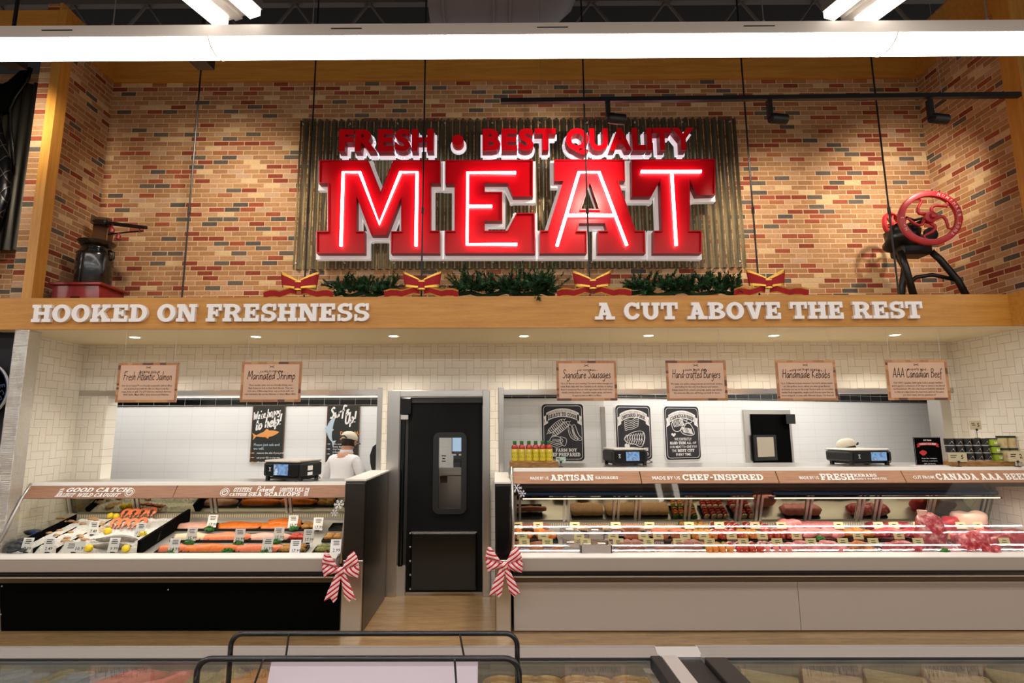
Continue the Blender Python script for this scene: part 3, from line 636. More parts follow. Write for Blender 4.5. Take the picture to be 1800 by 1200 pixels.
LET = {
 'M': ([(561, 281), (647, 281), (669, 337), (691, 281), (774, 281), (774, 322), (757, 322), (757, 405), (773, 405), (773, 445), (687, 445), (687, 406), (705, 406), (705, 348), (679.5, 413), (652.5, 413), (627, 346), (627, 406), (641, 406), (641, 445), (556, 445), (556, 406), (576, 406), (576, 322), (560, 322)], None,
       [[(599, 432), (603, 302), (632, 302), (666.5, 393), (704, 302), (733, 302), (731, 432)]]),
 'E': ([(783, 281), (937, 281), (937, 345), (902, 345), (892, 322), (852, 322), (852, 337), (883, 337), (883, 388), (852, 388), (852, 405), (892, 405), (908, 374), (940, 374), (941, 445), (782, 445), (782, 405), (799, 405), (799, 323), (783, 323)], None,
       [[(907, 303), (822, 303), (821, 429), (909, 429)], [(821, 362), (865, 362)]]),
 'A': ([(974.5, 280), (1098, 280), (1099, 318), (1087, 318), (1117.5, 405), (1134, 405), (1135, 445), (1051, 445), (1051, 405), (1067, 405), (1063, 392), (1018.5, 392), (1015, 405), (1031.7, 405), (1031.7, 445), (949, 445), (949.5, 405), (963, 405), (990, 318), (975, 318)], [(1037, 321), (1052.7, 367), (1022, 367)],
       [[(979, 432), (1018, 302), (1053, 302), (1102, 431)], [(995.5, 378), (1080, 378)]]),
 'T': ([(1110, 280), (1257, 279), (1258, 342), (1225, 343), (1213, 318), (1213, 405), (1234, 405), (1234, 445), (1149, 445), (1149, 405), (1163, 405), (1160, 318), (1145, 345), (1111, 345)], None,
       [[(1127, 301), (1233, 301)], [(1181, 301), (1189, 431)]])}
bk = []
for ch, (outer, hole, neon) in LET.items():
    P = PX(outer); H = PX(hole) if hole else None
    shp = holed(P, H) if H else union([P]); fr = frame((0, YFc+.09, 0))
    t = MB().ext(shp, fr, 0, .06, 0, 1)
    for L in ([P, H] if H else [P]):
        ar = sum(L[i][0]*L[(i+1) % len(L)][1]-L[(i+1) % len(L)][0]*L[i][1] for i in range(len(L))); sgn = 1 if (ar > 0) == (L is P) else -1
        N = len(L)
        ins = []
        for i in range(N):
            p0, p1, p2 = V(L[i-1]), V(L[i]), V(L[(i+1) % N]); e1 = (p1-p0).normalized(); e2 = (p2-p1).normalized()
            n1 = V((-e1.y, e1.x))*sgn; n2 = V((-e2.y, e2.x))*sgn; q = (n1+n2); q = q/max(.35, q.length_squared)*2; ins.append(tuple(p1+q*.011))
        vs = [x for pr in zip(L, ins) for x in pr]; f = [(2*i, 2*i+1, (2*i+3) % (2*N), (2*i+2) % (2*N)) for i in range(N)]
        t.ext((vs, f), fr, .058, .09, 0, 1)
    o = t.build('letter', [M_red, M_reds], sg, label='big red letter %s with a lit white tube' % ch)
    tb = MB()
    for L in neon: tb.tube([(x, YFc+.005, z) for x, z in PX(L)], .0165, 10)
    tb.build('neon_tube', M_neon, o, smooth=True)
    g = grow(P, .034)
    if H: g = [q for q in g]
    MB().ext(union(g) if not H else holed([(x, z) for x, z in P], H), frame((0, 5.66, 0)), 0, .06).build('letter_backer', M_white_bk, o) if not H else None
    if H:
        k = [q for q in grow(P, .034)[1:]]+[shp_ for shp_ in [[shp[0][i] for i in f] for f in shp[1]]]
        MB().ext(union(k), frame((0, 5.66, 0)), 0, .06).build('letter_backer', M_white_bk, o)
def redword(text, x0, x1, y0, y1):
    p0, p1 = at(x0, y1, 5.47), at(x1, y0, 5.47); x = 0; L = []
    for ch in text:
        if ch == ' ': x += .26; continue
        s_ = sans(ch, 1, .048, 'LEFT', res=3); xs = [q[0] for q in s_[0]]; L.append((ch, xf(s_, dx=x-min(xs)))); x += max(xs)-min(xs)+.035
    ys = [q[1] for _, s_ in L for q in s_[0] if _ != '•' and _ != 'Q']; y0_, y1_ = min(ys), max(ys); sx = (p1.x-p0.x)/(x-.035); sy = (p1.z-p0.z)/(y1_-y0_)
    for ch, s_ in L:
        w = xf(s_, sx, sy, p0.x, p0.z-y0_*sy)
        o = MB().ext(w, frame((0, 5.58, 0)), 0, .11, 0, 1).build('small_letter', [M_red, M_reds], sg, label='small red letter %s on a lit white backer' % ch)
        polys = [[w[0][i] for i in f] for f in w[1]]; cnt = {}
        for f in w[1]:
            for i in range(len(f)): cnt[(f[i], f[(i+1) % len(f)])] = 1
        rim = [ribbon([w[0][a_], w[0][b_]], .045) for a_, b_ in cnt if (b_, a_) not in cnt]
        polys += [[r[0][i] for i in (0, 1, 3, 2)] for r in rim]
        ok = union(polys, 1e-4); MB().ext(ok, frame((0, 5.63, 0)), 0, .035).build('letter_backer', M_clearw, o)
redword('FRESH', 595, 762, 226, 266); redword('BEST', 848, 977, 225, 265); redword('QUALITY', 995, 1219, 224, 265)
p = at(804.5, 246, 5.47); o = MB().lathe([(0, .11), (.062, .11), (.062, 0), (0, 0)], (p.x, 5.58, p.z), 24, Matrix.Rotation(PI/2, 3, 'X')).build('dot', [M_red], sg, auto=40)
MB().lathe([(0, .035), (.085, .035), (.085, 0), (0, 0)], (p.x, 5.63, p.z), 24, Matrix.Rotation(PI/2, 3, 'X')).build('dot_backer', M_clearw, o, auto=40)

# slogans on the oak beam: separate slab letters
def slogan(text, x0, x1, y0, y1, label):
    p0, p1 = at(x0, y1, YF-.03), at(x1, y0, YF-.03); L, w = slab(text, .06, .46); sx = (p1.x-p0.x)/w; h = p1.z-p0.z
    t = thing('slogan_lettering', label, 'sign', ((p0.x+p1.x)/2, YF, p0.z))
    for ch, s_, dx in L: MB().ext(xf(s_, sx, h, p0.x, p0.z), frame((0, YF, 0)), 0, .032).build('letter', M_letter, t)
slogan('HOOKED ON FRESHNESS', 54, 650, 533, 566, 'raised white slab letters reading HOOKED ON FRESHNESS on the oak beam')
slogan('A CUT ABOVE THE REST', 1046, 1620, 529.5, 561.5, 'raised white slab letters reading A CUT ABOVE THE REST on the oak beam')

# garlands and gold-edged bows along the beam top
M_needle = [mat('pine_needles', '163E1C', .8), mat('pale_pine_needles', '2E5C2C', .8)]
def garland(x0, x1, label, h):
    p0, p1 = at(x0, 515, 4.98).x, at(x1, 515, 4.98).x; r = random.Random(x0); t = MB()
    t.tube([(p0+(p1-p0)*k/8, 4.98+.01*math.sin(k), ZT+.05+.02*math.sin(k*2.1)) for k in range(9)], .02, 6)
    for q in range(int((p1-p0)/.006)):
        b = V((r.uniform(p0, p1), 4.97+r.uniform(-.06, .05), ZT+.04+r.uniform(0, .07))); up = V((r.uniform(-.6, .6), r.uniform(-.7, .3), r.uniform(-.1, 1.2))).normalized(); L = r.uniform(.07, .2)*h
        e = b+up*L; s1 = up.orthogonal().normalized(); s2 = up.cross(s1)
        for j in range(34):
            k = j/34; c = b+up*L*(.1+.9*k); a_ = r.uniform(0, 6.28); dr = (s1*math.cos(a_)+s2*math.sin(a_)+up*.9).normalized(); ln = .055*(1.15-k*.6); w = dr.cross(up).normalized()*.0075
            t.add([c-w, c+w, c+dr*ln], [(0, 1, 2)], r.random() < .35)
    o = t.build('garland', M_needle); o.location = (0, 0, 0); tag(o, label, 'garland', 'pine garlands on the oak beam')
garland(588, 690, 'short green pine garland between the first and second red bow', .95); garland(806, 975, 'thickest green pine garland, between the middle two red bows', 1.3); garland(1110, 1292, 'long thin green pine garland before the last red bow', .9)
M_velvet = mat('red_velvet', 'A01018', .8); M_gold = mat('gold_wire_edge', 'D8A848', .3, .8)
def strip3(t, pts, wd, e=.16):
    pts = [V(p) for p in pts]; wd = [V(w) for w in wd] if isinstance(wd, list) else [V(wd)]*len(pts)
    for k, (a, b) in zip((1, 0, 1), ((-.5, -.5+e), (-.5+e, .5-e), (.5-e, .5))):
        vs = [q for p, w in zip(pts, wd) for q in (p+w*a, p+w*b)]; t.add(vs, [(2*i, 2*i+1, 2*i+3, 2*i+2) for i in range(len(pts)-1)], k)
def goldbow(x, label, lt, rt):
    c = at(x, 514, 4.9); t = thing('ribbon_bow', label, 'bow', (c.x, 4.9, ZT), 'red bows with gold edges on the oak beam'); cz = ZT+.085
    for sd in (-1, 1):
        m = MB(); L = []; Wd = []
        for k in range(13):
            a = PI*k/12*1.0; L.append((c.x+sd*(.012+.155*math.sin(a)), 4.885-.05*math.cos(a), cz+.03+.05*math.sin(a)+(.012 if k > 6 else 0))); Wd.append((sd*.02, .0, .085+.065*math.sin(a)))
        strip3(m, L, Wd); m.build('loop', [M_velvet, M_gold], t)
        m = MB(); ln = (lt if sd < 0 else rt); L = [(c.x+sd*(.02+ln*k/6), 4.875-.02*math.sin(k), ZT+.05-.02*k/6+.012*math.sin(k*1.7)) for k in range(7)]
        strip3(m, L, [(0, -.02, .06+.003*k) for k in range(7)]); m.build('tail', [M_velvet, M_gold], t)
    m = MB(); strip3(m, [(c.x+.034*math.sin(q*PI/5), 4.845-.034*math.cos(q*PI/5)*.6, cz+.015) for q in range(11)], (0, 0, .085)); m.build('knot', [M_velvet, M_gold], t)
goldbow(527, 'red gold-edged bow at the left end of the garlands', .3, .29); goldbow(742, 'red gold-edged bow right of the short garland', .32, .31); goldbow(1041, 'red gold-edged bow right of the thickest garland', .3, .33); goldbow(1347, 'red gold-edged bow at the right end of the garlands', .28, .35)
# ================================================================== antiques on the beam
M_cast = mat('black_enamel', '0A0B0D', .22, coat=.5, bump=.35, bscale=14); M_iron = mat('black_cast_iron', '100F10', .4, .2, bump=.2, bscale=30)
M_redp = mat('old_red_paint', '7E1218', .35, coat=.3, var=.35, vscale=9); M_redw = mat('red_wheel_paint', 'B8242C', .4, var=.15); M_brass = mat('aged_bronze', '6A4A34', .4, .7)
sc = thing('platform_scale', 'antique red platform scale with dark upright and long beam under the milk can', 'scale', (-4.0, 5.35, ZT))
t = MB()
t.prism([(-4.26, 5.18, ZT), (-4.12, 5.18, ZT), (-4.06, 5.18, ZT+.09), (-3.98, 5.18, ZT+.09), (-3.92, 5.18, ZT), (-3.78, 5.18, ZT), (-3.80, 5.18, ZT+.2), (-4.24, 5.18, ZT+.2)], (0, .36, 0))
t.build('base', M_redp, sc); MB().box(-4.275, -3.765, 5.15, 5.57, ZT+.2, ZT+.228, .008).build('platform', M_redp, sc)
q = at(178, 420, 5.6); MB().box(q.x-.085, q.x+.085, 5.57, 5.66, ZT, at(178, 396, 5.6).z, .01).build('column', M_brass, sc)
a, b = at(166, 389, 5.55), at(257, 400, 5.35); t = MB(); d = (b-a).normalized()
t.tube([a, a+(b-a)*.24, a+(b-a)*.26, b], [.03, .035, .022, .018], 8); t.build('beam', M_iron, sc); 
MB().prism([a+V((-.02, -.03, -.03)), a+V((.16, -.03, -.045)), a+V((.16, -.03, .03)), a+V((-.02, -.03, .045))], (0, .07, 0)).build('beam_cap', M_brass, sc)
MB().tube([at(190, 412, 5.5), at(224, 408, 5.45), at(252, 406, 5.4)], .008, 6).build('lower_rod', M_iron, sc); MB().tube([at(243, 396, 5.38), at(246, 408, 5.38)], .008, 6).build('hanger', M_brass, sc)
for x, y in ((197, 404), (208, 415)):
    c = at(x, y, 5.46); MB().lathe([(0, -.03), (.022, -.03), (.026, 0), (.012, .03), (0, .035)], c, 12).build('poise', M_redp, sc, auto=40)
MB().tube([at(197, 400, 5.46), at(199, 392, 5.46)], .006, 6).build('poise_hook', M_redp, sc)
c = V((-4.0, 5.36, ZT+.228)); h = at(160, 427, 5.36).z-c.z; h2 = h
mc = thing('milk_can', 'glossy black metal milk can with flared lid standing on the red scale', 'can', c)
MB().lathe([(0, 0), (.15, 0), (.158, .012), (.158, h*.66), (.154, h*.7), (.162, h*.72), (.155, h*.74), (.125, h*.82), (.122, h*.86), (.13, h*.88)], c, 32).build('can_body', M_cast, mc, auto=50)
MB().lathe([(0, h*.85), (.12, h*.87), (.165, h*.985), (.168, h), (.155, h), (.13, h*.96), (0, h*.97)], c, 32).build('lid', M_cast, mc, auto=50)
for sd in (-1, 1): MB().tube([c+V((sd*.15, 0, h*.6)), c+V((sd*.185, 0, h*.64)), c+V((sd*.185, 0, h*.78)), c+V((sd*.13, 0, h*.82))], .011, 7).build('handle', M_cast, mc, smooth=True)

gr = thing('grinder_mill', 'antique black iron grinder on legs with big red flywheel', 'grinder', (4.3, 5.25, ZT))
def wheel(parent, c, R, ro, yaw, label, spokes, ph, text=False):
    Mr = Matrix.Rotation(yaw, 3, 'Z'); ax = Mr @ Matrix.Rotation(PI/2, 3, 'X'); c = V(c)
    o = MB().lathe([(R-ro, -.022), (R-.012, -.022), (R, -.014), (R, .014), (R-.012, .022), (R-ro, .022), (R-ro-.006, .0), (R-ro, -.022)], c, 48, ax).build('flywheel', M_redw, parent, label=label, auto=40)
    MB().lathe([(0, -.03), (R*.18, -.03), (R*.2, -.01), (R*.2, .035), (R*.1, .045), (R*.08, .075), (0, .08)], c, 20, ax).build('hub', M_redw, o, auto=40)
    for k in range(spokes):
        a = ph+2*PI*k/spokes; P = []
        for i in range(9):
            r = R*.18+(R-ro*.8-R*.18)*i/8; th = a+.38*math.sin(PI*i/8*1.9)*(1 if text else 0); P.append(c+Mr @ V((r*math.cos(th), -.002, r*math.sin(th))))
        MB().tube(P, [.017-.001*i for i in range(9)] if text else .009, 7).build('spoke', M_redw, o, smooth=True)
    if text:
        L = []
        for s0, a0 in (('HUMPHREY', 68), ('& SONS', 0), ('No 3', 205)):
            for i, ch in enumerate(s0):
                if ch == ' ': continue
                th = math.radians(a0-i*9.5); s_ = sans(ch, .036, .02); s_ = xf(s_, 1, 1, 0, R-ro*.78, 0); L.append(xf(s_, rot=th-PI/2))
        fr = lambda u, v, w=0: c+Mr @ V((u, -.0235-w, v))
        MB().flat(join(L), fr).build('lettering', mat('pale_worn_paint', 'D8B8A8', .6), o)
    return o
cw = at(1634, 383, 5.02); Rw = .265
wheel(gr, cw, Rw, .052, -.2, 'big red flywheel with wavy spokes and cast lettering', 5, .95, True)
cs = at(1568, 396, 5.42); wheel(gr, cs, .135, .02, .4, 'small red rear flywheel', 6, .3)
bc = V((cw.x-.02, 5.28, cw.z-.1))
t = MB(); t.blob(bc+V((-.05, .03, .0)), .15, .16, .15, 4, .2, 18, 12); t.blob(bc+V((.08, .02, -.08)), .1, .12, .1, 9, .2, 16, 10); t.build('housing', M_iron, gr, smooth=True)
t = MB(); t.box(bc.x-.15, bc.x+.14, 5.17, 5.36, bc.z-.2, bc.z-.1, .02); t.build('bed', M_iron, gr)
MB().tube([cw+V((.0, .0, 0)), bc+V((0, -.02, .09)), V((cs.x, cs.y, cs.z))], .022, 8).build('shaft', M_iron, gr)
MB().tube([bc+V((-.1, -.12, .16)), bc+V((-.04, -.15, .12)), bc+V((.04, -.16, .14))], .014, 6).build('lever', M_iron, gr); MB().lathe([(.05, -.012), (.065, -.012), (.065, .012), (.05, .012)], bc+V((.1, -.15, -.02)), 16, Matrix.Rotation(PI/2, 3, 'X')).build('gear', M_iron, gr)
fz = ZT+.0
for k, P in enumerate(([(bc.x-.16, 5.2, bc.z-.17), (bc.x-.15, 5.17, ZT+.36), (bc.x-.1, 5.16, ZT)], [(bc.x-.04, 5.38, bc.z-.17), (bc.x+.02, 5.4, ZT+.4), (bc.x-.03, 5.4, ZT+.2), (bc.x-.05, 5.42, ZT)], [(bc.x+.14, 5.2, bc.z-.17), (bc.x+.2, 5.18, ZT+.42), (bc.x+.33, 5.16, ZT+.2), (bc.x+.4, 5.15, ZT)])):
    MB().tube(P, .031, 8).build('leg', M_iron, gr, smooth=True)
MB().tube([(bc.x-.05, 5.3, ZT+.2), (bc.x+.02, 5.27, ZT+.27), (bc.x+.14, 5.22, ZT+.28), (bc.x+.3, 5.17, ZT+.22)], .02, 8).build('brace', M_iron, gr, smooth=True)

# ---- far left: dark fish on corrugated sheet, round sign
fs = thing('fish_sign', 'huge dark metal scaled fish mounted on dark corrugated sheet at far left', 'sign', (-4.9, 5.7, 3.6))
M_corrd = mat('dark_corrugated', '3A362E', .4, .7); M_fish = NT('dark_fish_scales'); _p, _x = M_fish.pos()
_d1 = M_fish.math('ABSOLUTE', M_fish.math('SINE', M_fish.math('MULTIPLY', M_fish.math('ADD', _x[0], M_fish.math('MULTIPLY', _x[2], .55)), 26))); _d2 = M_fish.math('ABSOLUTE', M_fish.math('SINE', M_fish.math('MULTIPLY', M_fish.math('SUBTRACT', _x[0], M_fish.math('MULTIPLY', _x[2], .55)), 26)))
_m = M_fish.math('MINIMUM', _d1, _d2); M_fish.l(M_fish.ramp(_m, [(.04, '6A6258'), (.14, '1C1C20')]), M_fish.b.inputs['Base Color']); M_fish.set(Metallic=.7, Roughness=.3); M_fish.bump(_m, .3, .01); M_fish = M_fish.m
a, b = at(84, 146, 5.62), at(48, 439, 5.62)
corrug('corrugated_backing', -6.4, (a.x+b.x)/2, b.z, a.z, 5.62, .105, .016, M_corrd, fs)
t = MB(); fx = at(-6, 300, 5.5).x
sp = [(at(x, y, 5.5), w) for x, y, w in ((-62, 470, .14), (-52, 410, .28), (-42, 340, .36), (-38, 280, .34), (-34, 235, .24), (-28, 200, .16), (-14, 178, .11))]
t.v = []; n = 20; vs = []; fsx = []
for p, w in sp:
    for q in range(n): vs.append(p+V((w*math.cos(2*PI*q/n), .09*math.sin(2*PI*q/n)*min(1, w*5), 0)))
for i in range(len(sp)-1):
    for q in range(n): fsx.append((i*n+q, i*n+(q+1) % n, (i+1)*n+(q+1) % n, (i+1)*n+q))
t.add(vs, fsx+[tuple(range(n)), tuple(range((len(sp)-1)*n, len(sp)*n))]); t.build('body', M_fish, fs, smooth=True)
P = [at(x, y, 5.5) for x, y in ((-30, 205), (-14, 205), (16, 195), (24, 172), (40, 150), (56, 120), (38, 128), (18, 146), (4, 152), (-14, 140), (-40, 130), (-44, 170))]
MB().prism([(p.x, 5.47, p.z) for p in P], (0, .035, 0)).build('tail_fin', M_blackm, fs)
MB().tube([at(x, y, 5.44) for x, y in ((56, 120), (50, 140), (28, 170), (18, 192), (20, 230), (26, 290))], .012, 6).build('rim_rod', M_iron, fs, smooth=True)
rs = thing('round_sign', 'round white and navy GOOD CATCH sign at the far left beside the steel post', 'sign', at(-33, 685, 4.9))
c = at(-34, 686, 4.93); RX = Matrix.Rotation(PI/2, 3, 'X'); Rr = at(17, 686, 4.93).x-c.x
MB().lathe([(0, 0), (Rr, 0), (Rr, .025), (0, .025)], c, 48, RX).build('disc', M_paintw, rs, auto=40)
for r0, r1, k, m in ((.99, .955, .0262, 'navy_paint'), (.70, .0, .0262, 'navy_paint')):
    MB().lathe([(Rr*r1, k-.001), (Rr*r1, k), (Rr*r0, k), (Rr*r0, k-.001)], c, 48, RX).build('ring' if r1 else 'centre', mat(m, '1C3056', .5), rs)
L = []
for i, ch in enumerate('GOOD CATCH'+' • '+'ECO'+' '+'FRIENDLY'):
    if ch != ' ': L.append(xf(xf(sans(ch, Rr*.26, .015), dy=Rr*.74), rot=math.radians(118-i*15.2)-0*PI))
MB().flat(join(L), frame(c+V((0, -.0275, 0)))).build('lettering', mat('navy_paint', '1C3056', .5), rs)
MB().flat(join([ribbon([(Rr*.62*math.cos(a)*k, Rr*.62*math.sin(a)*1.0) for a in [math.radians(-70+14*q) for q in range(11)]], Rr*.09*k) for k in (.5, .8)]), frame(c+V((0, -.0278, 0)))).build('fish_mark', M_ink, rs)

# ================================================================== hanging wooden-edged signs
def hsign(x0, x1, x2, y0, y1, small, big, body, label):
    Y = 4.95; p0, p1 = at(x0, y0, Y), at(x1, y0, Y); zb_ = at((x0+x1)/2, y1, Y).z; w = p1.x-p0.x; h = p0.z-zb_; cx = (p0.x+p1.x)/2; cz = (p0.z+zb_)/2
    t = thing('hanging_sign', label, 'sign', (cx, Y, zb_), 'hanging wood-edged signs over the counters')
    MB().box(cx-w/2, cx+w/2, Y, Y+.008, zb_, p0.z).build('board', M_hs, t)
    b_ = MB(); bw = .021
    r = random.Random(x0)
    for (u0, u1, v0, v1, hor) in ((0, w, h-bw, h, 1), (0, w, 0, bw, 1), (0, bw, bw, h-bw, 0), (w-bw, w, bw, h-bw, 0)):
        L = (u1-u0) if hor else (v1-v0); q = 0
        while q < L-.001:
            e = min(L, q+r.uniform(.03, .12)*(1 if hor else .5)); k = r.choice((0, 0, 0, 1, 2))
            (b_.box(cx-w/2+u0+q, cx-w/2+u0+e, Y-.002, Y, zb_+v0, zb_+v1) if hor else b_.box(cx-w/2+u0, cx-w/2+u1, Y-.002, Y, zb_+v0+q, zb_+v0+e)); b_.m[-6:] = [k]*6; q = e
    b_.build('plank_border', M_hb, t)
    fr = frame((cx, Y-.001, cz)); s = h/.36
    L = [ribbon([(-.022*s, .128*s), (.022*s, .145*s)], .004*s), ribbon([(.022*s, .128*s), (-.022*s, .145*s)], .004*s)]
    sm = sans('- '+small+' -', .031*s, .008); L.append(xf(sm, fn=lambda x, y: (x, y+.088*s-(x*x)*.55/s)))
    bg, bw_ = script(big, .078*s, .085); k = min(1.0, w*.8/bw_); L.append(xf(bg, k, 1, 0, .022*s))
    n = len(body); ls = .027*s
    for i, ln in enumerate(body):
        z = sans(ln, .0235*s, .004); L.append(xf(z, min(.84, w*.86/max(1e-3, max(p[0] for p in z[0])-min(p[0] for p in z[0]))), 1, 0, -.018*s-(i+1)*ls+(.008 if n < 5 else .012)))
    MB().flat(join(L), fr).build('lettering', M_inkd, t)
    for sx in (-1, 1):
        x = cx+sx*w*.42; o = MB(); o.tube([(x, Y+.004, p0.z), (x, Y+.004, ZS)], .0012, 4); o.build('wire', M_alu, t)
        MB().lathe([(0, -.006), (.006, 0), (0, .006)], (x, Y+.004, p0.z+.04), 8).build('clip', M_alu, t)
M_hs = mat('tan_sign_print', 'D2AE94', .6, var=.06, vscale=6)
M_hb = [mat('sign_plank_print', 'A8744C', .6, var=.15, vscale=30), mat('sign_plank_dark', '6A4034', .6, var=.1), mat('sign_plank_pale', 'BE8C5C', .6, var=.1)]
hsign(209, 315, 0, 637.5, 707, 'arriving daily', 'Fresh Atlantic Salmon', ['Our Good Catch™ eco-friendly sustainable salmon fillets', 'are de-boned and with the skin on. Easy to pan-fry,', 'roast, broil, or grill. Try all 4 delicious marinade flavours,', 'Wild Garlic, Maple BBQ, Spicy Lemon and Alabama.'], 'hanging sign headed Fresh Atlantic Salmon')
hsign(426, 531, 0, 636, 706, 'cooks in minutes', 'Marinated Shrimp', ['These tender, juicy, and eco-friendly shrimp were', 'flash frozen to lock in their fresh flavour. Then we', 'took care of flavouring these easy portions with our', 'own marinades like smoky Alabama or Sweet Maple BBQ.'], 'hanging sign headed Marinated Shrimp')
hsign(977.5, 1083, 0, 634, 704, 'our very own', 'Signature Sausages', ['Up to 20 flavours and counting! Our hand-crafted sausages are', 'made fresh daily with lean Canadian pork, chicken or turkey.', 'Expect sensational flavour with ingredients like fresh herbs,', 'double smoked bacon, Canadian maple syrup, and more.', 'Prepared without MSG or fillers.'], 'hanging sign headed Signature Sausages')
hsign(1169.5, 1275, 0, 633.5, 704, 'made fresh daily', 'Hand-crafted Burgers', ['We make our patties using premium ground beef, chicken,', 'and turkey for the very best flavour and texture.', 'Always made from scratch using high quality ingredients,', 'the awesome flavours will bring you back for more.'], 'hanging sign headed Hand-crafted Burgers')
hsign(1362, 1467, 0, 633, 704, 'with our fresh produce', 'Handmade Kebabs', ['Up to 12 flavours to please everyone! Our beef & chicken kebabs', 'are the perfect choice when you want great flavour,', 'and better yet, we do the prep! Stacked with our incredibly', "market fresh vegetables, maybe you'll choose some that are", 'bacon wrapped, or some with Halloumi cheese. Try them all!'], 'hanging sign headed Handmade Kebabs')
hsign(1555, 1663, 0, 632.5, 703, 'properly aged', 'AAA Canadian Beef', ['Our 100% Canadian AAA grain beef is deeply marbled,', 'and is aged for a minimum of 14 days to enhance the flavour', 'and tenderness. We also trim beyond industry standards', 'so that you take home the best beef, and not the parts', "you don't want, and we guarantee it!"], 'hanging sign headed AAA Canadian Beef')

# ================================================================== wall posters in the preparation room
def fishshape(s=1, n=14):
    top = []; 
    for i in range(n+1):
        u = i/n; top.append((u, .13*math.sin(PI*min(1, u*.93+.07))**.8*(1-.55*(1-u)**2)))
    body = top+[(x, -y) for x, y in top[::-1]]
    return union([body, [(.05, .0), (-.14, .13), (-.1, 0), (-.14, -.13)], [(.35, .1), (.5, .19), (.6, .1)], [(.4, -.1), (.5, -.17), (.55, -.1)]], 1e-4)
def poster(fr, w, h, m, parent_label, border, layers, name='wall_poster', rad=0, group=None):
    o = fr(0, 0, 0); t = thing(name, parent_label, 'poster', o)
    fo = fr
    if rad:
        c = []
        for cx, cy, a0 in ((w/2-rad, h/2-rad, 0), (-w/2+rad, h/2-rad, 90), (-w/2+rad, -h/2+rad, 180), (w/2-rad, -h/2+rad, 270)): c += [(cx+rad*math.cos(math.radians(a0+k*15)), cy+rad*math.sin(math.radians(a0+k*15))) for k in range(7)]
        sh = ([p for p in c], [tuple(range(len(c)))])
    else: c = rc(-w/2, -h/2, w/2, h/2); sh = (c, [(0, 1, 2, 3)])
    MB().ext(sh, fr, 0, .008).build('board', m, t)
    if border: 
        col, wd, ins = border; k = (w-2*ins)/w, (h-2*ins)/h
        MB().flat(ribbon([(x*k[0], y*k[1]) for x, y in c], wd, True), fr, .009).build('border', col, t)
    for nm, col, shp in layers: MB().flat(shp, fr, .0095).build(nm, col, t)
    return t
M_chalk = mat('chalkboard_print', '24242A', .6, var=.25, vscale=5); M_chalkl = mat('dark_poster_print', '262824', .6)
p0, p1 = at(446, 712, YL), at(506, 712, YL); pz = at(440, 812, YL).z; w, h = p1.x-p0.x-.02, p0.z-pz
M_frame = mat('brown_poster_edge', '6A4628', .6)
cx, cz = (p0.x+p1.x)/2-.01, (p0.z+pz)/2; fr = frame((cx, YL-.013, cz))
up = lambda s_, k: xf(s_, fn=lambda x, y: (x, y+k*x))
bl = xf(fishshape(), .05, .05)
def txl(lines, size, x, y, ls, off=.006, al='LEFT'): return join([xf(sans(ln, size, off, al), dx=x, dy=y-i*ls) for i, ln in enumerate(lines)])
s1 = xf(script("We're happy", .095, .17)[0], .82, 1, -.025, .215); s2 = xf(script('to help!', .15, .17)[0], .82, .9, 0, .08)
poster(fr, w, h, M_chalkl, "dark poster reading We're happy to help! with an orange fish", (M_frame, .012, .006), [
  ('lettering', M_ink, join([up(s1, .22), up(s2, .22), ribbon([(-.1, .185), (-.02, .205), (.08, .215)], .006)])), ('fish_mark', M_inko, xf(fishshape(), .3, .36, -.15, -.03, .16)),
  ('fish_line', M_chalkl, xf(ribbon([(.05, -.01), (.3, -.03), (.6, .0), (.8, .01)], .03), .3, .36, -.15, -.03, .16)) if False else ('request', M_inkbl, txl(['Please just ask and', 'we will:'], .044, -.17, -.155, .048, .012)),
  ('bullets', M_inko, join([xf(bl, dx=-.2, dy=-.245-i*.057) for i in range(3)])), ('lettering', M_ink, txl(['remove the skin if you prefer.', 'cut your fish to any size.', 'offer simple cooking tips.'], .031, -.125, -.255, .057, .01))])
p0, p1 = at(577, 712, YL), at(636, 712, YL); cx = (p0.x+p1.x)/2-.01; fr = frame((cx, YL-.013, cz))
s1 = xf(script("Surf's", .13, .17)[0], .9, 1, -.05, .22); s2 = xf(script('Up!', .14, .17)[0], .85, 1, .09, .115)
arcf = lambda x, y: (-.06-(.14+y)*math.cos(1.9*(x-.5)), .03+(.17+y)*math.sin(1.9*(x-.5)))
poster(fr, w, h, M_chalkl, "dark poster reading Surf's Up! behind the person in the white coat", (M_frame, .012, .006), [
  ('lettering', M_ink, join([up(s1, .2), up(s2, .15)])), ('fish_mark', M_inkbl, xf(xf(fishshape(), .3, .4), fn=lambda x, y: (-.03-(.14+y*.8)*math.cos(6.2*(x-.13)), .03+(.19+y)*math.sin(6.2*(x-.13))))),
  ('question', M_inko, txl(['DID YOU', 'KNOW?'], .062, -.035, -.02, .062, .02)), ('bullets', M_inkbl, join([xf(bl, .8, 1, dx=-.19, dy=-.135-i*.062) for i in range(3)])),
  ('facts', M_ink, txl(['We receive fresh fish', 'every day.', 'Our Surf Bar fish', 'is fresh, never frozen', 'for taste and', 'quality.'], .03, -.12, -.145, .033, .01))])
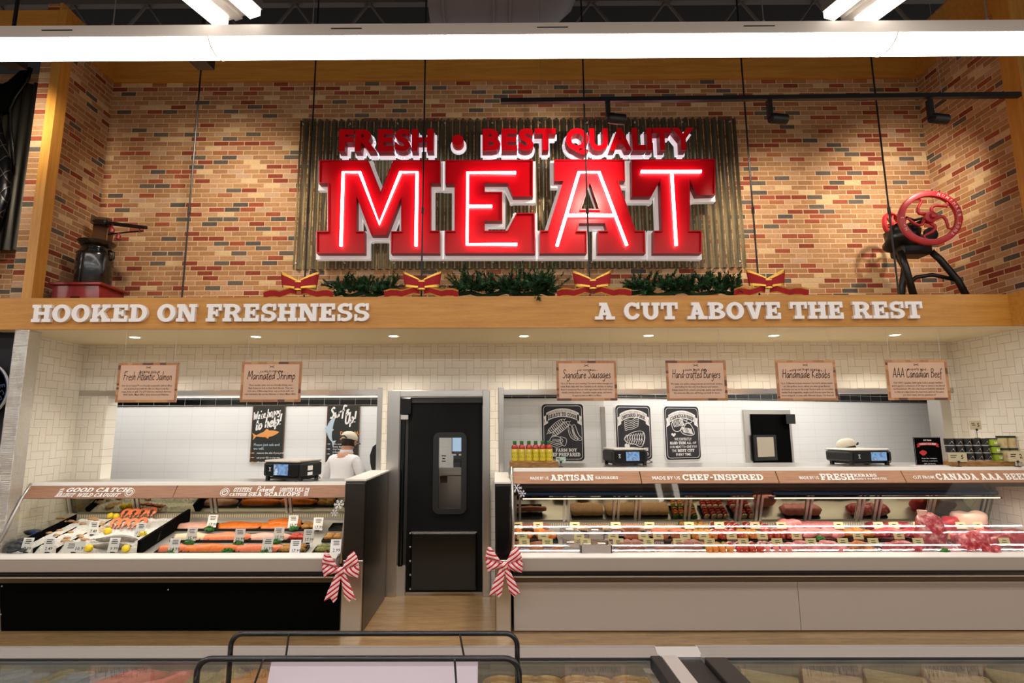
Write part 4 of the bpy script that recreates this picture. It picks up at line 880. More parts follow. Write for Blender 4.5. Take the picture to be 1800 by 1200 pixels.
# black-board posters with a white banner
def banner(w, y, l1, l2):
    f = lambda x, y_: (x, y_-x*x*1.3/w*.55)
    n = 12; a = w*.39; b = [(-a+2*a*i/n, y+.055) for i in range(n+1)]+[(a-2*a*i/n, y-.045) for i in range(n+1)]
    tails = [[(sx*a*.9, y+.03), (sx*w*.455, y+.03), (sx*w*.435, y-.02), (sx*w*.455, y-.075), (sx*a*.9, y-.075)] for sx in (-1, 1)]
    sh = join([xf(union([b]), fn=f), xf(union(tails), fn=f)])
    q = sans(l1, .027, .004); q = fit(q, w*.7, .022); tx = slabw(l2, w*.68, .042, -w*.34, y-.033)
    return sh, join([xf(xf(q, dy=y+.018), fn=f)]), xf(tx, fn=f)
def outline(pts, wd, cl=True): return ribbon(smooth2(pts+([pts[0]] if cl else []), 4), wd)
def drumstick(): pass
def sketch(kind, s=1):
    L = []; r = random.Random(kind)
    def hatch(x0, y0, x1, y1, n, dx, dy, wd=.0035):
        for i in range(n): k = (i+.5)/n; x, y = x0+(x1-x0)*k, y0+(y1-y0)*k; L.append(ribbon([(x-dx, y-dy), (x+dx*.2, y+dy*.5), (x+dx, y+dy)], wd*(1+r.random())))
    if kind == 'kebab':
        for q in (0, 1):
            ox, oy = -.02+q*.06, -.005-q*.03; L.append(ribbon([(ox-.12, oy-.09), (ox-.1, oy-.075)], .006)); L.append(ribbon([(ox+.1, oy+.085), (ox+.125, oy+.1)], .006))
            L.append(outline([(ox-.105, oy-.07), (ox-.09, oy-.03), (ox-.02, oy+.04), (ox+.06, oy+.09), (ox+.105, oy+.085), (ox+.08, oy+.03), (ox, oy-.035), (ox-.07, oy-.08)], .006)); hatch(ox-.09, oy-.06, ox+.09, oy+.075, 9, .017, -.022, .006)
    elif kind == 'links':
        for q in (0, 1):
            ox = q*.05; L.append(outline([(ox-.05, .09), (ox-.06, .03), (ox-.03, -.06), (ox+.03, -.1), (ox+.06, -.08), (ox+.02, -.03), (ox-.01, .05), (ox-.025, .09)], .006)); L.append(outline([(ox-.04, .06), (ox-.035, .0), (ox, -.06), (ox+.035, -.08)], .004, False))
    elif kind == 'burger':
        L.append(outline([(-.08, .0), (-.06, .04), (0, .055), (.06, .03), (.075, -.01), (0, -.03)], .005)); L.append(outline([(-.08, -.02), (0, -.05), (.07, -.03)], .005, False)); L.append(outline([(-.08, -.04), (0, -.075), (.07, -.05)], .005, False)); hatch(-.05, .01, .06, .0, 7, .006, .015); L.append(outline([(.05, .05), (.12, .02), (.1, -.06), (.05, -.02)], .005))
    elif kind == 'bacon':
        for i in range(6): L.append(outline([(-.1+i*.004, .05-i*.022), (-.05, .065-i*.022), (0, .058-i*.02), (.05, .085-i*.022), (.1-i*.003, .09-i*.02)], .006, False))
        L.append(outline([(-.1, .05), (-.09, -.06)], .005, False)); L.append(outline([(.1, .09), (.09, -.01)], .005, False))
    elif kind == 'ribs':
        for i in range(8): x = -.12+i*.033; L.append(outline([(x-.015, .0-i*.004), (x+.015, .035+.004*i), (x+.03, .0), (x+.015, -.06), (x-.01, -.075)], .0055, False)); L.append(outline([(x, -.01), (x+.016, -.05)], .004, False))
        L.append(outline([(-.14, -.01), (-.06, .05), (.05, .08), (.13, .07), (.15, 0), (.1, -.1), (0, -.07), (-.1, -.05)], .006)); L.append(xf(union([disc(-.115, -.085, .022), disc(-.085, -.09, .02)]), 1, 1))
    elif kind == 'steak':
        L.append(outline([(-.14, .03), (-.09, .09), (0, .08), (.06, .05), (.02, .0), (-.06, -.05), (-.12, -.03)], .007)); L.append(outline([(-.03, -.03), (.03, .03), (.1, .03), (.14, -.02), (.15, -.08), (.08, -.09), (0, -.07)], .007)); hatch(-.12, .03, .02, .05, 8, .012, -.035, .006); hatch(0, -.03, .13, -.05, 8, .012, -.03, .006); L.append(outline([(.05, .06), (.1, .09), (.13, .06), (.1, .04)], .006))
    return join(L)
def boardposter(fr, w, h, label, l1, l2, sk, lines):
    sh, t1, t2 = banner(w, h*.34, l1, l2)
    lay = [('banner', M_ink, sh), ('drawing', M_ink, join([xf(sketch(k), s_, s_, dx, dy) for k, dx, dy, s_ in sk]))]
    tx = join(lines)
    t = poster(fr, w, h, M_chalk, label, (M_ink, .005, .022), lay+[('lettering', M_ink, tx)], rad=.045)
    MB().flat(t1, fr, .011).build('banner_small_text', M_inkg, t); MB().flat(t2, fr, .011).build('banner_text', M_inkb, t)
    c = []
    w2, h2, rad = w+.02, h+.02, .05
    for cx, cy, a0 in ((w2/2-rad, h2/2-rad, 0), (-w2/2+rad, h2/2-rad, 90), (-w2/2+rad, -h2/2+rad, 180), (w2/2-rad, -h2/2+rad, 270)): c += [(cx+rad*math.cos(math.radians(a0+k*15)), cy+rad*math.sin(math.radians(a0+k*15))) for k in range(7)]
    MB().ext((c, [tuple(range(len(c)))]), fr, 0, .006).build('white_edge', M_paintw, t)
p0, p1, p2 = at(951, 710, YJ), at(1024, 710, YJ), at(954, 810, YJ); w, h = p1.x-p0.x, p0.z-p2.z
boardposter(frame(((p0.x+p1.x)/2+.005, YJ-.001, (p0.z+p2.z)/2)), w, h, 'black chalk-style poster headed READY TO COOK behind the sauce bottles', 'MADE FRESH BY US FOR YOU', 'READY TO COOK', (('kebab', -.06, .07, .95), ('links', .12, .0, .95), ('burger', -.08, -.1, 1.0)),
  [slabw('FARM BOY', .25, .036, -.09, -.225), slabw('CHEF PREPARED', .39, .042, -.19, -.28)])
def sframe(xa, xb, ya, yb):
    c = slant((xa+xb)/2, (ya+yb)/2); w = (slant(xb, ya)-slant(xa, ya)).length; h = slant((xa+xb)/2, ya).z-slant((xa+xb)/2, yb).z
    return frame(c+V((.358, -.934, 0))*.002, (.934, .358, 0)), w, h
f_, w, h = sframe(1083, 1144, 712, 808); k = h/.7
boardposter(f_, w, h, 'black chalk-style poster headed ONTARIO PORK behind the scale', 'ALWAYS FRESH NEVER FROZEN', 'ONTARIO PORK', (('bacon', -.03, .09*k, 1.1*k), ('ribs', .0, -.07*k, 1.1*k)), [slabw('ON', .07*k, .04*k, .14*k, -.235*k), slabw('ED', .07*k, .04*k, .14*k, -.295*k)])
f_, w, h = sframe(1169, 1229, 714, 807); k = h/.7
boardposter(f_, w, h, 'black chalk-style poster headed CANADIAN BEEF', 'PROUDLY SERVING ONTARIO', 'CANADIAN BEEF', (('steak', .0, .08*k, 1.25*k),), [fit(sans('WE EXPERTLY', .04, .012), w*.5, .034*k)] and [xf(fit(sans('WE EXPERTLY', .04, .014), w*.5, .036*k), dy=-.1*k), slabw('HAND TRIM', w*.45, .036*k, -w*.38, -.15*k), xf(fit(sans('ALL OF', .04, .014), w*.28, .034*k), dx=w*.24, dy=-.15*k), xf(fit(sans('OUR MEAT TO GIVE YOU', .04, .014), w*.78, .034*k), dy=-.2*k), xf(fit(sans('THE', .04, .014), w*.13, .034*k), dx=-w*.27, dy=-.25*k), slabw('BEST CUT', w*.48, .036*k, -w*.17, -.25*k), xf(fit(sans('EVERY TIME.', .04, .014), w*.44, .034*k), dy=-.3*k), xf(union([disc(-.15*k, .0, .02*k, 7), disc(-.13*k, .012*k, .018*k, 5), disc(-.17*k, .012*k, .018*k, 5)]), 1, 1, 0, -.03*k)])
# ================================================================== the two refrigerated display cases
M_mirror = mat('rear_door_mirror', 'A8A690', .05, 1.0); M_deck = mat('case_deck_steel', 'C8C4BE', .4, .6); M_canopy = mat('dark_canopy', '4A4440', .5, .3); M_tubeb = mat('blue_tube_cover', '1E3A5C', .35, .2)
M_case = mat('case_white_trim', 'DEDAD4', .35); M_strip = emis('case_light_strip', 'FFE9C8', 1.6)
M_grille = NT('air_grille'); _p, _x = M_grille.pos(); M_grille.l(M_grille.ramp(M_grille.math('FRACT', M_grille.math('MULTIPLY', _x[0], 45)), [(0, 'D6CCB0'), (.6, '9A8E70')], True), M_grille.b.inputs['Base Color']); M_grille = M_grille.m
def deckL(Y): return .60+(Y-4.8)*.20
def deckR(Y): return .605+(Y-4.8)*.085
def on(dk, x, y):
    lo, hi = 4.0, 7.0
    for _ in range(40):
        m = (lo+hi)/2
        if at(x, y, m).z > dk(m): lo = m
        else: hi = m
    return at(x, y, lo)
def case(name, label, x0, x1, seams, G0, G1, F1, top, dk, kick, mk, fasm, words, doors, posts, sides):
    t = thing(name, label, 'display case', ((x0+x1)/2, 5.25, 0))
    MB().profx([(4.9, .0), (5.74, .0), (5.74, .50), (4.72, .50), (4.84, .385), (4.9, .385)], x0, x1).build('base', M_shade, t)  # shade of the recess under the bumper is put into the base colour
    sp = [x0]+seams+[x1]
    if kick:
        MB().prism([(x0+.02, 4.84, .384), (x1-.01, 4.84, .384), (x1-.01, 4.875, .0), (x0+.05, 4.875, .0)], (0, .02, 0)).build('kick_panel', mk, t)
        for x, z in ((x0+.04, .36), ((x0+x1)/2, .33), (x0+.06, .14)): MB().lathe([(0, .006), (.006, .004), (.007, 0)], (x, 4.842, z), 8, Matrix.Rotation(PI/2, 3, 'X')).build('screw', M_alu, t)
    else:
        for a, b in zip(sp[::2], sp[2::2]+[x1] if len(sp) % 2 == 0 else sp[2::2]):
            box('kick_panel', a+.002, b-.002, 4.83, 4.86, .012, .384, mk, t)
    MB().profx([(4.69, .505), (4.685, .51), (4.685, .60), (4.70, .61), (4.80, .61), (4.80, .505)], x0, x1).build('front_panel', M_beige, t)
    MB().profx([(4.70, .601), (4.683, .603), (4.683, .612), (4.74, .632), (4.79, .632), (4.79, .601)], x0, x1).build('ledge', M_case, t)
    MB().profx([(4.69, .50), (4.655, .497), (4.645, .488), (4.655, .478), (4.69, .476)], x0, x1).build('bumper', M_blackg, t)
    MB().profx([(4.70, .475), (4.675, .474), (4.675, .462), (4.70, .46)], x0, x1).build('bumper_lip', M_case, t)
    yb = 5.62
    MB().profx([(4.79, .595), (4.79, dk(4.79)-.004), (yb, dk(yb)-.004), (yb, dk(yb)+.055), (yb+.03, dk(yb)+.055), (yb+.03, .5), (4.79, .5)], x0+.01, x1-.01).build('deck', M_deck, t)
    MB().box(x0+.02, x1-.02, yb-.006, yb+.002, dk(yb)+.02, dk(yb)+.053).build('air_grille', M_grille, t)
    for a, b in zip(sp, sp[1:]):
        MB().prism([(a+.003, G0[0], G0[1]), (b-.003, G0[0], G0[1]), (b-.003, G1[0], G1[1]), (a+.003, G1[0], G1[1])], (0, .006, .003)).build('front_glass', M_glass, t)
        nz = V((0, -(F1[1]-G1[1]), F1[0]-G1[0])).normalized()*.006
        MB().prism([V((a+.004, G1[0], G1[1]))+nz, V((b-.004, G1[0], G1[1]))+nz, V((b-.004, F1[0], F1[1]))+nz, V((a+.004, F1[0], F1[1]))+nz], -nz*2).build('fascia', fasm, t)
    for f, col, nm in words:
        f0 = V((0, G1[0], G1[1])); uy = V((0, F1[0]-G1[0], F1[1]-G1[1])).normalized(); fr = frame(f0, (1, 0, 0), uy); MB().flat(f, lambda u, v, w=0: fr(u, v, .0095)).build(nm, col, t)
    MB().profx([(F1[0], F1[1]), (F1[0]-.004, F1[1]+.004), (F1[0]+.008, top), (F1[0]+.05, top), (F1[0]+.05, F1[1])], x0, x1).build('top_trim', M_case, t)
    MB().box(x0, x1, F1[0]+.05, 5.42 if kick else 5.74, top-.028, top, .003).build('top_shelf', M_steel, t)
    d0, d1 = dk(yb)+.06, doors[1]; yt = doors[0]
    pts = posts
    nn = V((0, -(d1-d0), yt-yb)).normalized()
    for i, (a, b) in enumerate(zip(pts, pts[1:])):
        MB().prism([(a, yb+.02, d0), (b, yb+.02, d0), (b, yt+.02, d1), (a, yt+.02, d1)], (0, .008, 0)).build('rear_door', M_mirror, t)
    for a in pts[1:-1]:
        for q in (-.03, .012): MB().prism([(a+q, yb+.005, d0), (a+q+.022, yb+.005, d0), (a+q+.022, yt+.005, d1), (a+q, yt+.005, d1)], (0, .012, 0)).build('door_stile', M_alu, t)
    box('door_track', x0+.02, x1-.02, yb-.0, yb+.05, d0-.02, d0, M_alu, t); box('door_header', x0+.02, x1-.02, yt-.0, yt+.06, d1, top-.03, M_canopy, t)
    return t
# words on the fascias: u along X, v along the slope
def ufas(px, py, Yc): return at(px, py, Yc).x
fx = lambda px, Y=5.03, y=865: at(px, y, Y).x
XA0, XA1 = -4.13, -1.285
sm = fx(308)
EM = lambda cx, cy, r: join([ribbon(disc(cx, cy, r, 24), r*.12, True), ribbon(disc(cx, cy, r*.62, 20), r*.2, True), xf(fishshape(), r*.9, r*1.1, cx-r*.4, cy-r*.1, .5)])
wL = [(join([xf(slabw('GOOD CATCH', fx(228)-fx(117), .042, 0, 0), 1, 1, fx(115), .054, shear=.45), xf(slabw('HALIBUT', fx(133)-fx(101), .036, 0, 0), 1, 1, fx(101), .009, shear=.45), xf(slabw('WILD CAUGHT', fx(212)-fx(138), .036, 0, 0), 1, 1, fx(138), .009, shear=.45), xf(slabw('TUNA', .085, .034), rot=PI/2, dx=fx(111), dy=.008, shear=0), EM(fx(229), .05, .038)]), M_ink, 'lettering'),
      (join([xf(slabw('OYSTERS', fx(441)-fx(410), .042), 1, 1, fx(410), .052, shear=.15), xf(script('Pickerell', .05, .14)[0], 1, 1, fx(466), .055), xf(slabw('LOBSTER TAILS', fx(533)-fx(492), .038), 1, 1, fx(492), .053), xf(slabw('CATFISH', fx(437)-fx(407), .03), 1, 1, fx(406), .012), xf(slabw('SEA SCALLOPS', fx(529)-fx(439), .036), 1, 1, fx(439), .011), xf(slabw('SOLE', .08, .034), rot=PI/2, dx=fx(543), dy=.01), EM(fx(396), .05, .038)]), M_ink, 'lettering')]
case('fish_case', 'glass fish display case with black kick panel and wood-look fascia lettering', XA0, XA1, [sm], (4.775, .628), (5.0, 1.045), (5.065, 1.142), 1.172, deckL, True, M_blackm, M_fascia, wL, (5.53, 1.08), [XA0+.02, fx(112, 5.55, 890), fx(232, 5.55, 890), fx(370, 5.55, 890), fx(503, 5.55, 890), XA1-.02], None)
XB0, XB1 = .145, 5.2
fr_ = lambda px: fx(px, 5.03, 840)
def lineR(parts): return join([slabw(a, fr_(x1)-fr_(x0), h, fr_(x0), v) if sl_ else xf(fit(sans(a, .04, .02), fr_(x1)-fr_(x0), h), dx=(fr_(x0)+fr_(x1))/2, dy=v) for a, x0, x1, h, v, sl_ in parts])
wR = [(lineR([('MADE BY US', 932, 964, .03, .034, 0), ('ARTISAN', 967, 1043, .058, .024, 1), ('SAUSAGES', 1046, 1086, .026, .038, 1), ('MADE BY US', 1146, 1195, .036, .03, 0), ('CHEF-INSPIRED', 1199, 1341, .058, .024, 1), ('MADE BY US', 1404, 1438, .032, .03, 0), ('FRESH', 1441, 1500, .06, .024, 1), ('KEBABS', 1501, 1541, .028, .054, 1), ('READY IN MINUTES', 1501, 1556, .02, .026, 0), ('CUT FROM', 1603, 1640, .034, .03, 0), ('CANADA AAA BEEF', 1644, 1806, .06, .022, 1)]), M_ink, 'lettering')]
pR = [XB0+.02]+[fx(p, 5.56, 900) for p in (910, 996, 1084, 1122, 1210, 1300, 1336, 1424, 1515, 1546, 1640, 1735, 1768)]+[XB1-.02]
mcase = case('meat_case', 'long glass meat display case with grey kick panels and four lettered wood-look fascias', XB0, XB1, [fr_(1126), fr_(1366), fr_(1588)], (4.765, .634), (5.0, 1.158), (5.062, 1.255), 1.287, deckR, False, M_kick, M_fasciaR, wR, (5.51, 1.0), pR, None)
box('canopy', XB0+.01, XB1-.01, 5.08, 5.42, 1.115, 1.19, M_canopy, mcase)
for a, b in ((XB0+.1, fr_(1335)), (fr_(1372), fr_(1778))):
    MB().tube([(a, 5.2, 1.05), (b, 5.2, 1.05)], .021, 14).build('tube_light_cover', M_tubeb, mcase, auto=50); MB().box(a-.02, b+.02, 5.17, 5.24, 1.0, 1.016).build('lamp_tray', M_canopy, mcase); MB().box(a, b, 5.168, 5.175, 1.004, 1.014).build('light_strip', M_strip, mcase)
    lamp('meat_case_light', 'AREA', ((a+b)/2, 5.19, .995), 9, (1, .84, .74), shape='RECTANGLE', size=b-a, size_y=.03)
lamp('fish_case_light', 'AREA', ((XA0+XA1)/2, 5.14, 1.08), 9, (1, .9, .76), shape='RECTANGLE', size=2.6, size_y=.04)
box('light_strip', XA0+.1, XA1-.1, 5.12, 5.16, 1.085, 1.1, M_canopy, bpy.data.objects['fish_case'])
# clear glass end at the far left, mirror-dark end panels at the door
t = bpy.data.objects['fish_case']
MB().prism([(XA0, 4.78, .63), (XA0, 5.0, 1.05), (XA0, 5.08, 1.16), (XA0, 5.6, 1.16), (XA0, 5.6, .63)], (.006, 0, 0)).build('end_glass', M_glass, t)
MB().tube([(XA0-.004, 4.765, .63), (XA0-.004, 4.99, 1.05), (XA0-.004, 5.07, 1.165)], .012, 8).build('end_rim', M_alu, t, smooth=True); MB().tube([(XA1+.008, 4.765, .55), (XA1+.008, 4.98, 1.05), (XA1+.008, 5.06, 1.19)], .018, 8).build('end_rim', M_steel, t, smooth=True)
MB().tube([(XB0-.004, 4.75, .55), (XB0-.004, 4.985, 1.16), (XB0-.004, 5.05, 1.295)], .018, 8).build('end_rim', M_steel, mcase, smooth=True)
def endpanel(name, x0, x1, label, mats, zt):
    t = thing(name, label, 'panel', ((x0+x1)/2, 5.3, 0))
    MB().box(x0, x1, 4.8, 5.78, 0, zt, .012).build('panel_body', mats[0], t)
    MB().box(x0+.004, x1-.004, 4.775, 4.805, .58, zt-.02, .008).build('upper_front', mats[1], t); MB().box(x0+.004, x1-.004, 4.775, 4.805, .005, .575, .008).build('lower_front', mats[2], t)
    MB().box(x0-.004, x1+.004, 4.77, 5.79, zt-.01, zt+.006, .003).build('cap', M_case, t)
endpanel('end_panel', -1.262, -1.085, 'tall stainless end panel of the fish case beside the black door', (M_steeld, M_steeld, M_steel), 1.215)
endpanel('end_panel', -.005, .125, 'black and stainless end panel of the meat case beside the black door', (M_steeld, M_blackg, M_steel), 1.19)

# ------------------------------------------------------------------ price tags
M_card = mat('white_card', 'F0EEEA', .6); M_cardy = mat('pale_yellow_card', 'E0D29A', .6); M_cardp = mat('plum_card', '6E4448', .6); M_cardk = mat('kraft_card', 'C8BC9C', .6)
def lines(n, w, y0, dy, r): return join([ribbon([(-w/2*r.uniform(.6, 1), y0-i*dy), (w/2*r.uniform(.6, 1), y0-i*dy)], dy*.42) for i in range(n)])
TAGS = {}
def mk_tag(kind, price):
    t = thing('price_tag', 'x', 'price tag', (0, 0, 0)); fr = frame((0, -.001, 0), (1, 0, 0), (0, .26, .966))
    r = random.Random(price)
    if kind == 'w':
        MB().ext((rc(-.036, .004, .036, .096), [(0, 1, 2, 3)]), fr, 0, .0015).build('card', M_card, t)
        MB().flat(join([lines(3, .05, .083, .011, r), xf(sans(price, .03, .012), dx=.008, dy=.016)]), fr, .002).build('lettering', M_inkb, t)
    elif kind == 'l':
        MB().ext((rc(-.075, .004, .075, .07), [(0, 1, 2, 3)]), fr, 0, .0015).build('card', M_card, t)
        MB().flat(join([xf(lines(3, .06, .055, .012, r), dx=-.02), xf(sans(price, .034, .014), dx=.045, dy=.014)]), fr, .002).build('lettering', M_inkb, t)
    else:
        MB().ext((rc(-.036, .045, .036, .092), [(0, 1, 2, 3)]), fr, 0, .0015).build('card', M_cardy, t)
        MB().ext((rc(-.034, .0, .034, .047), [(0, 1, 2, 3)]), fr, -.002, 0).build('price_strip', M_cardp, t)
        MB().flat(lines(2, .04, .075, .012, r), fr, .002).build('lettering', M_inkd, t)
        MB().flat(join([xf(sans(price, .022, .014), dx=.014, dy=.014), ribbon(disc(-.018, .02, .009, 10), .003, True)]), fr, .001).build('price', M_ink, t)
    box('holder', -.012, .012, -.004, .012, -.004, .006, M_black if kind != 'y' else M_alu, t)
    return t
TUSED = set()
def tag_at(kind, price, p, label, rz=0, sc=None):
    k = (kind, price)
    if k not in TAGS: TAGS[k] = mk_tag(*k)
    if k not in TUSED:
        TUSED.add(k); o = TAGS[k]; o.location = p; o.rotation_euler = (0, 0, rz); o['label'] = label
        if sc: o.scale = sc
    else: o = dup(TAGS[k], p, rz, label, sc=sc)
    s_ = 1.22; o.scale = (s_,)*3
    o['group'] = {'w': 'white price tags in the fish case', 'l': 'white price tags in the fish case', 'y': 'yellow and plum price tags in the meat case'}[kind]
    return o

# ------------------------------------------------------------------ fish on ice
M_ice = NT('crushed_ice'); _n = M_ice.noise(M_ice.obj(), 90, 4, .7); M_ice.l(M_ice.ramp(_n, [(.3, 'E0DAD6'), (.55, 'FCFAF8')]), M_ice.b.inputs['Base Color']); M_ice.set(Roughness=.25, Subsurface_Weight=.2); M_ice.bump(_n, .8, .02); M_ice = M_ice.m
M_salm = mat('salmon_flesh', 'E87A50', .35, var=.12, vscale=60, sss=.15); M_salmb = mat('salmon_skin_edge', '8A6A60', .4); M_orange = mat('orange_fillet', 'E07420', .38, var=.2, vscale=30); M_pinkf = mat('pale_pink_fillet', 'E0A898', .4, var=.12, vscale=30); M_palef = mat('cream_fillet', 'DCC0A0', .4, var=.12, vscale=30); M_bread = mat('breaded_brown', 'B4803C', .7, var=.3, vscale=70, bump=.5); M_musg = mat('green_mussel', '8A8A48', .5, var=.4, vscale=60, bump=.4); M_lemon = mat('lemon_yellow', 'ECCB1E', .4, var=.15, vscale=90, bump=.3)
M_shell = mat('dark_shell', '24242C', .35, var=.4, vscale=60); M_clam = mat('tan_shell', 'B89064', .5, var=.4, vscale=40, bump=.4); M_grey = mat('grey_fish_skin', '8C8278', .3, .1, var=.3, vscale=25); M_pars = mat('parsley_green', '2A6A1C', .6, var=.4, vscale=60); M_bluel = mat('blue_label', '3A5A94', .4); M_redm = mat('red_marinade', 'B03018', .35, var=.3, vscale=60, bump=.4)
hL = lambda x, Y: deckL(Y)+.045
t = MB(); nx, ny = 90, 60; X0, X1, Y0_, Y1_ = -4.06, -2.99, 4.83, 5.58; vs = []; fs = []
for i in range(nx+1):
    for j in range(ny+1):
        x = X0+(X1-X0)*i/nx; y = Y0_+(Y1_-Y0_)*j/ny; e = min(1, 12*min(i/nx, 1-i/nx, j/ny, 1-j/ny))
        vs.append((x+rnd.uniform(-.004, .004), y, deckL(y)+.005+e*(.035+.012*noise.noise(V((x*14, y*14, 0)))+.012*rnd.random())))
for i in range(nx):
    for j in range(ny): a = i*(ny+1)+j; fs.append((a, a+ny+1, a+ny+2, a+1))
o = t.add(vs, fs).build('ice_bed', M_ice, None); tag(o, 'bed of crushed white ice in the left half of the fish case', 'ice', kind='stuff')
for i, (xa, xb, h, lab) in enumerate(((-4.075, -4.07, .07, 'black board at the left edge of the ice'), (-3.86, -3.855, .055, 'first thin black divider in the ice'), (-3.665, -3.66, .055, 'second thin black divider in the ice'), (-2.99, -2.965, .115, 'tall black divider board between ice and fillets'))):
    o = MB().prism([(xa, 4.83, deckL(4.83)), (xa, 5.58 if i != 1 else 5.3, deckL(5.58 if i != 1 else 5.3)), (xa, 5.58 if i != 1 else 5.3, deckL(5.58 if i != 1 else 5.3)+h), (xa, 4.83, deckL(4.83)+h)], (xb-xa, 0, 0)).build('case_divider', M_blackm); tag(o, lab, 'divider')
P3 = ('left', 'middle', 'right')
def ice(x, y): return on(hL2, x, y)
hL2 = lambda Y: deckL(Y)+.046
# salmon steaks
def steak_mesh():
    sh = union([arc(0, 0, .052, .056, .032, .034, -62, 80, 12), arc(0, 0, .052, .056, .032, .034, 78, 242, 12), [(.012, -.045), (.026, -.05), (.024, -.075), (.008, -.07)], [(-.012, -.045), (-.026, -.05), (-.024, -.075), (-.008, -.07)]])
    return sh
st0 = thing('salmon_steak', 'x', 'salmon steak', (0, 0, 0)); MB().ext(steak_mesh(), frame((0, 0, .012), (1, 0, 0), (0, .77, .64)), -.008, .008, 0, 1).build('flesh', [M_salm, M_salmb], st0)
spots = [('back', 218, 912), ('back', 232, 912), ('back', 247, 911), ('back', 263, 910), ('front', 203, 929), ('front', 217, 929), ('front', 233, 930), ('front', 249, 928)]
for i, (rw, x, y) in enumerate(spots):
    p = ice(x, y)+V((0, .03*(i < 4), .045)); lb = 'orange salmon steak on ice, %s of four in the %s row' % (('leftmost', 'second', 'third', 'rightmost')[i % 4], rw)
    if i == 0: st0.location = p; st0.scale = (.88, .9, .9); st0['label'] = lb; st0['group'] = 'salmon steaks on the ice'
    else: dup(st0, p, .2-.1*(i % 3), lb, 'salmon steaks on the ice', (.88, .9, .9))
for i, (x, y, lb) in enumerate(((194, 910, 'yellow lemon half on ice behind the salmon steaks'), (204, 911, 'yellow lemon wedge on ice touching the back salmon steaks'), (189, 937, 'yellow lemon half on ice left of the front salmon steaks'), (156, 967, 'yellow lemon half beside the long price tag at the front glass'), (221, 968, 'yellow lemon half at the front end of the tall divider'), (251, 942, 'small lemon wedge on ice under the right salmon tag'))):
    p = ice(x, y); o = MB().blob(p+V((0, 0, .018)), .032, .03, .03, i, .12, 16, 10, fr=9).build('lemon', M_lemon, None, smooth=True, loc=p); tag(o, lb, 'lemon', 'lemons on the ice')
for i, (x, y, L, lb) in enumerate(((205, 952, .36, 'grey whole fish lying on ice, rear of the two'), (195, 964, .34, 'grey whole fish lying on ice near the front glass'))):
    p = ice(x, y); f = thing('whole_fish', lb, 'fish', p, 'whole fish on the ice'); m = MB(); sp = []
    for k in range(9): u = k/8; sp.append((u, .004+.034*math.sin(PI*min(1, u*.9+.1))**.9*(1-.5*(1-u)**3)))
    m.tube([p+V(((u-.5)*L, .03*math.sin(u*3), .018)) for u, r_ in sp], [r_ for u, r_ in sp], 10); m.build('body', M_grey, f, smooth=True)
    MB().prism([p+V((-.5*L, 0, .018)), p+V((-.5*L-.05, -.03, .02)), p+V((-.5*L-.03, 0, .02)), p+V((-.5*L-.05, .04, .02))], (0, 0, .004)).build('tail', M_grey, f)
r = random.Random(3)
for i in range(14):
    x, y = r.uniform(12, 42), 970-(i % 4)*6-r.uniform(0, 3); p = ice(x+i % 3, y); o = MB().blob(p+V((0, 0, .012)), .036, .02, .014, i, .05, 10, 7).build('mussel', M_shell, None, smooth=True, loc=p); o.rotation_euler = (0, 0, r.uniform(-1, 1)); tag(o, 'black mussel in the pile at the front left corner of the ice', 'mussel', 'mussels on the ice')
p = ice(57, 939); o = thing('shellfish_bag', 'clear bag with blue label lying on the ice', 'bag', p); MB().blob(p+V((0, 0, .02)), .07, .05, .024, 5, .1).build('bag', M_shell, o, smooth=True); MB().box(p.x+.0, p.x+.06, p.y-.04, p.y-.036, p.z+.0, p.z+.04).build('label_card', M_bluel, o)
k = 0
for (xa, xb, ya, yb_, n, lab) in ((88, 128, 908, 918, 4, 'tan oyster on ice in the back of the second ice lane'), (132, 178, 908, 925, 9, 'tan oyster on ice behind the oyster price tag'), (84, 150, 930, 968, 13, 'tan oyster on ice in the middle lane near the front')):
    for i in range(n):
        p = ice(r.uniform(xa, xb), r.uniform(ya, yb_)); o = MB().blob(p+V((0, 0, .006)), r.uniform(.022, .036), .022, .011, k, .16, 10, 7).build('oyster', M_clam, None, smooth=True, loc=p); k += 1; tag(o, lab, 'oyster', lab.replace('tan oyster', 'oysters'))
r = random.Random(8)
for i in range(8):
    p = ice(r.uniform(176, 204), r.uniform(916, 938)); o = MB().tube([p+V((.03*math.cos(q*.5)-.01, .022*math.sin(q*.5), .012)) for q in range(8)], [.011, .012, .012, .011, .009, .007, .005, .003], 8).build('shrimp', M_palef, None, smooth=True, loc=p); tag(o, 'cream peeled shrimp on ice left of the salmon steaks', 'shrimp', 'shrimp on the ice')
for i, (kd, pr, x, y, lb) in enumerate((('w', '7.99', 44, 971, 'white price tag at the front of the mussels'), ('w', '2.49', 82, 971, 'white price tag second along the front glass'), ('l', '10.99', 128, 971, 'long white price tag reading 10.99 at the front glass'), ('w', '9.99', 197, 971, 'white price tag in front of the whole fish'), ('w', '7.49', 161, 940, 'white price tag standing in the ice behind the oysters'), ('w', '11.99', 244, 943, 'white price tag standing in the ice below the salmon steaks'))):
    p = on(lambda Y: deckL(Y)+(.03 if y > 950 else .05), x, y); tag_at(kd, pr, p, lb)

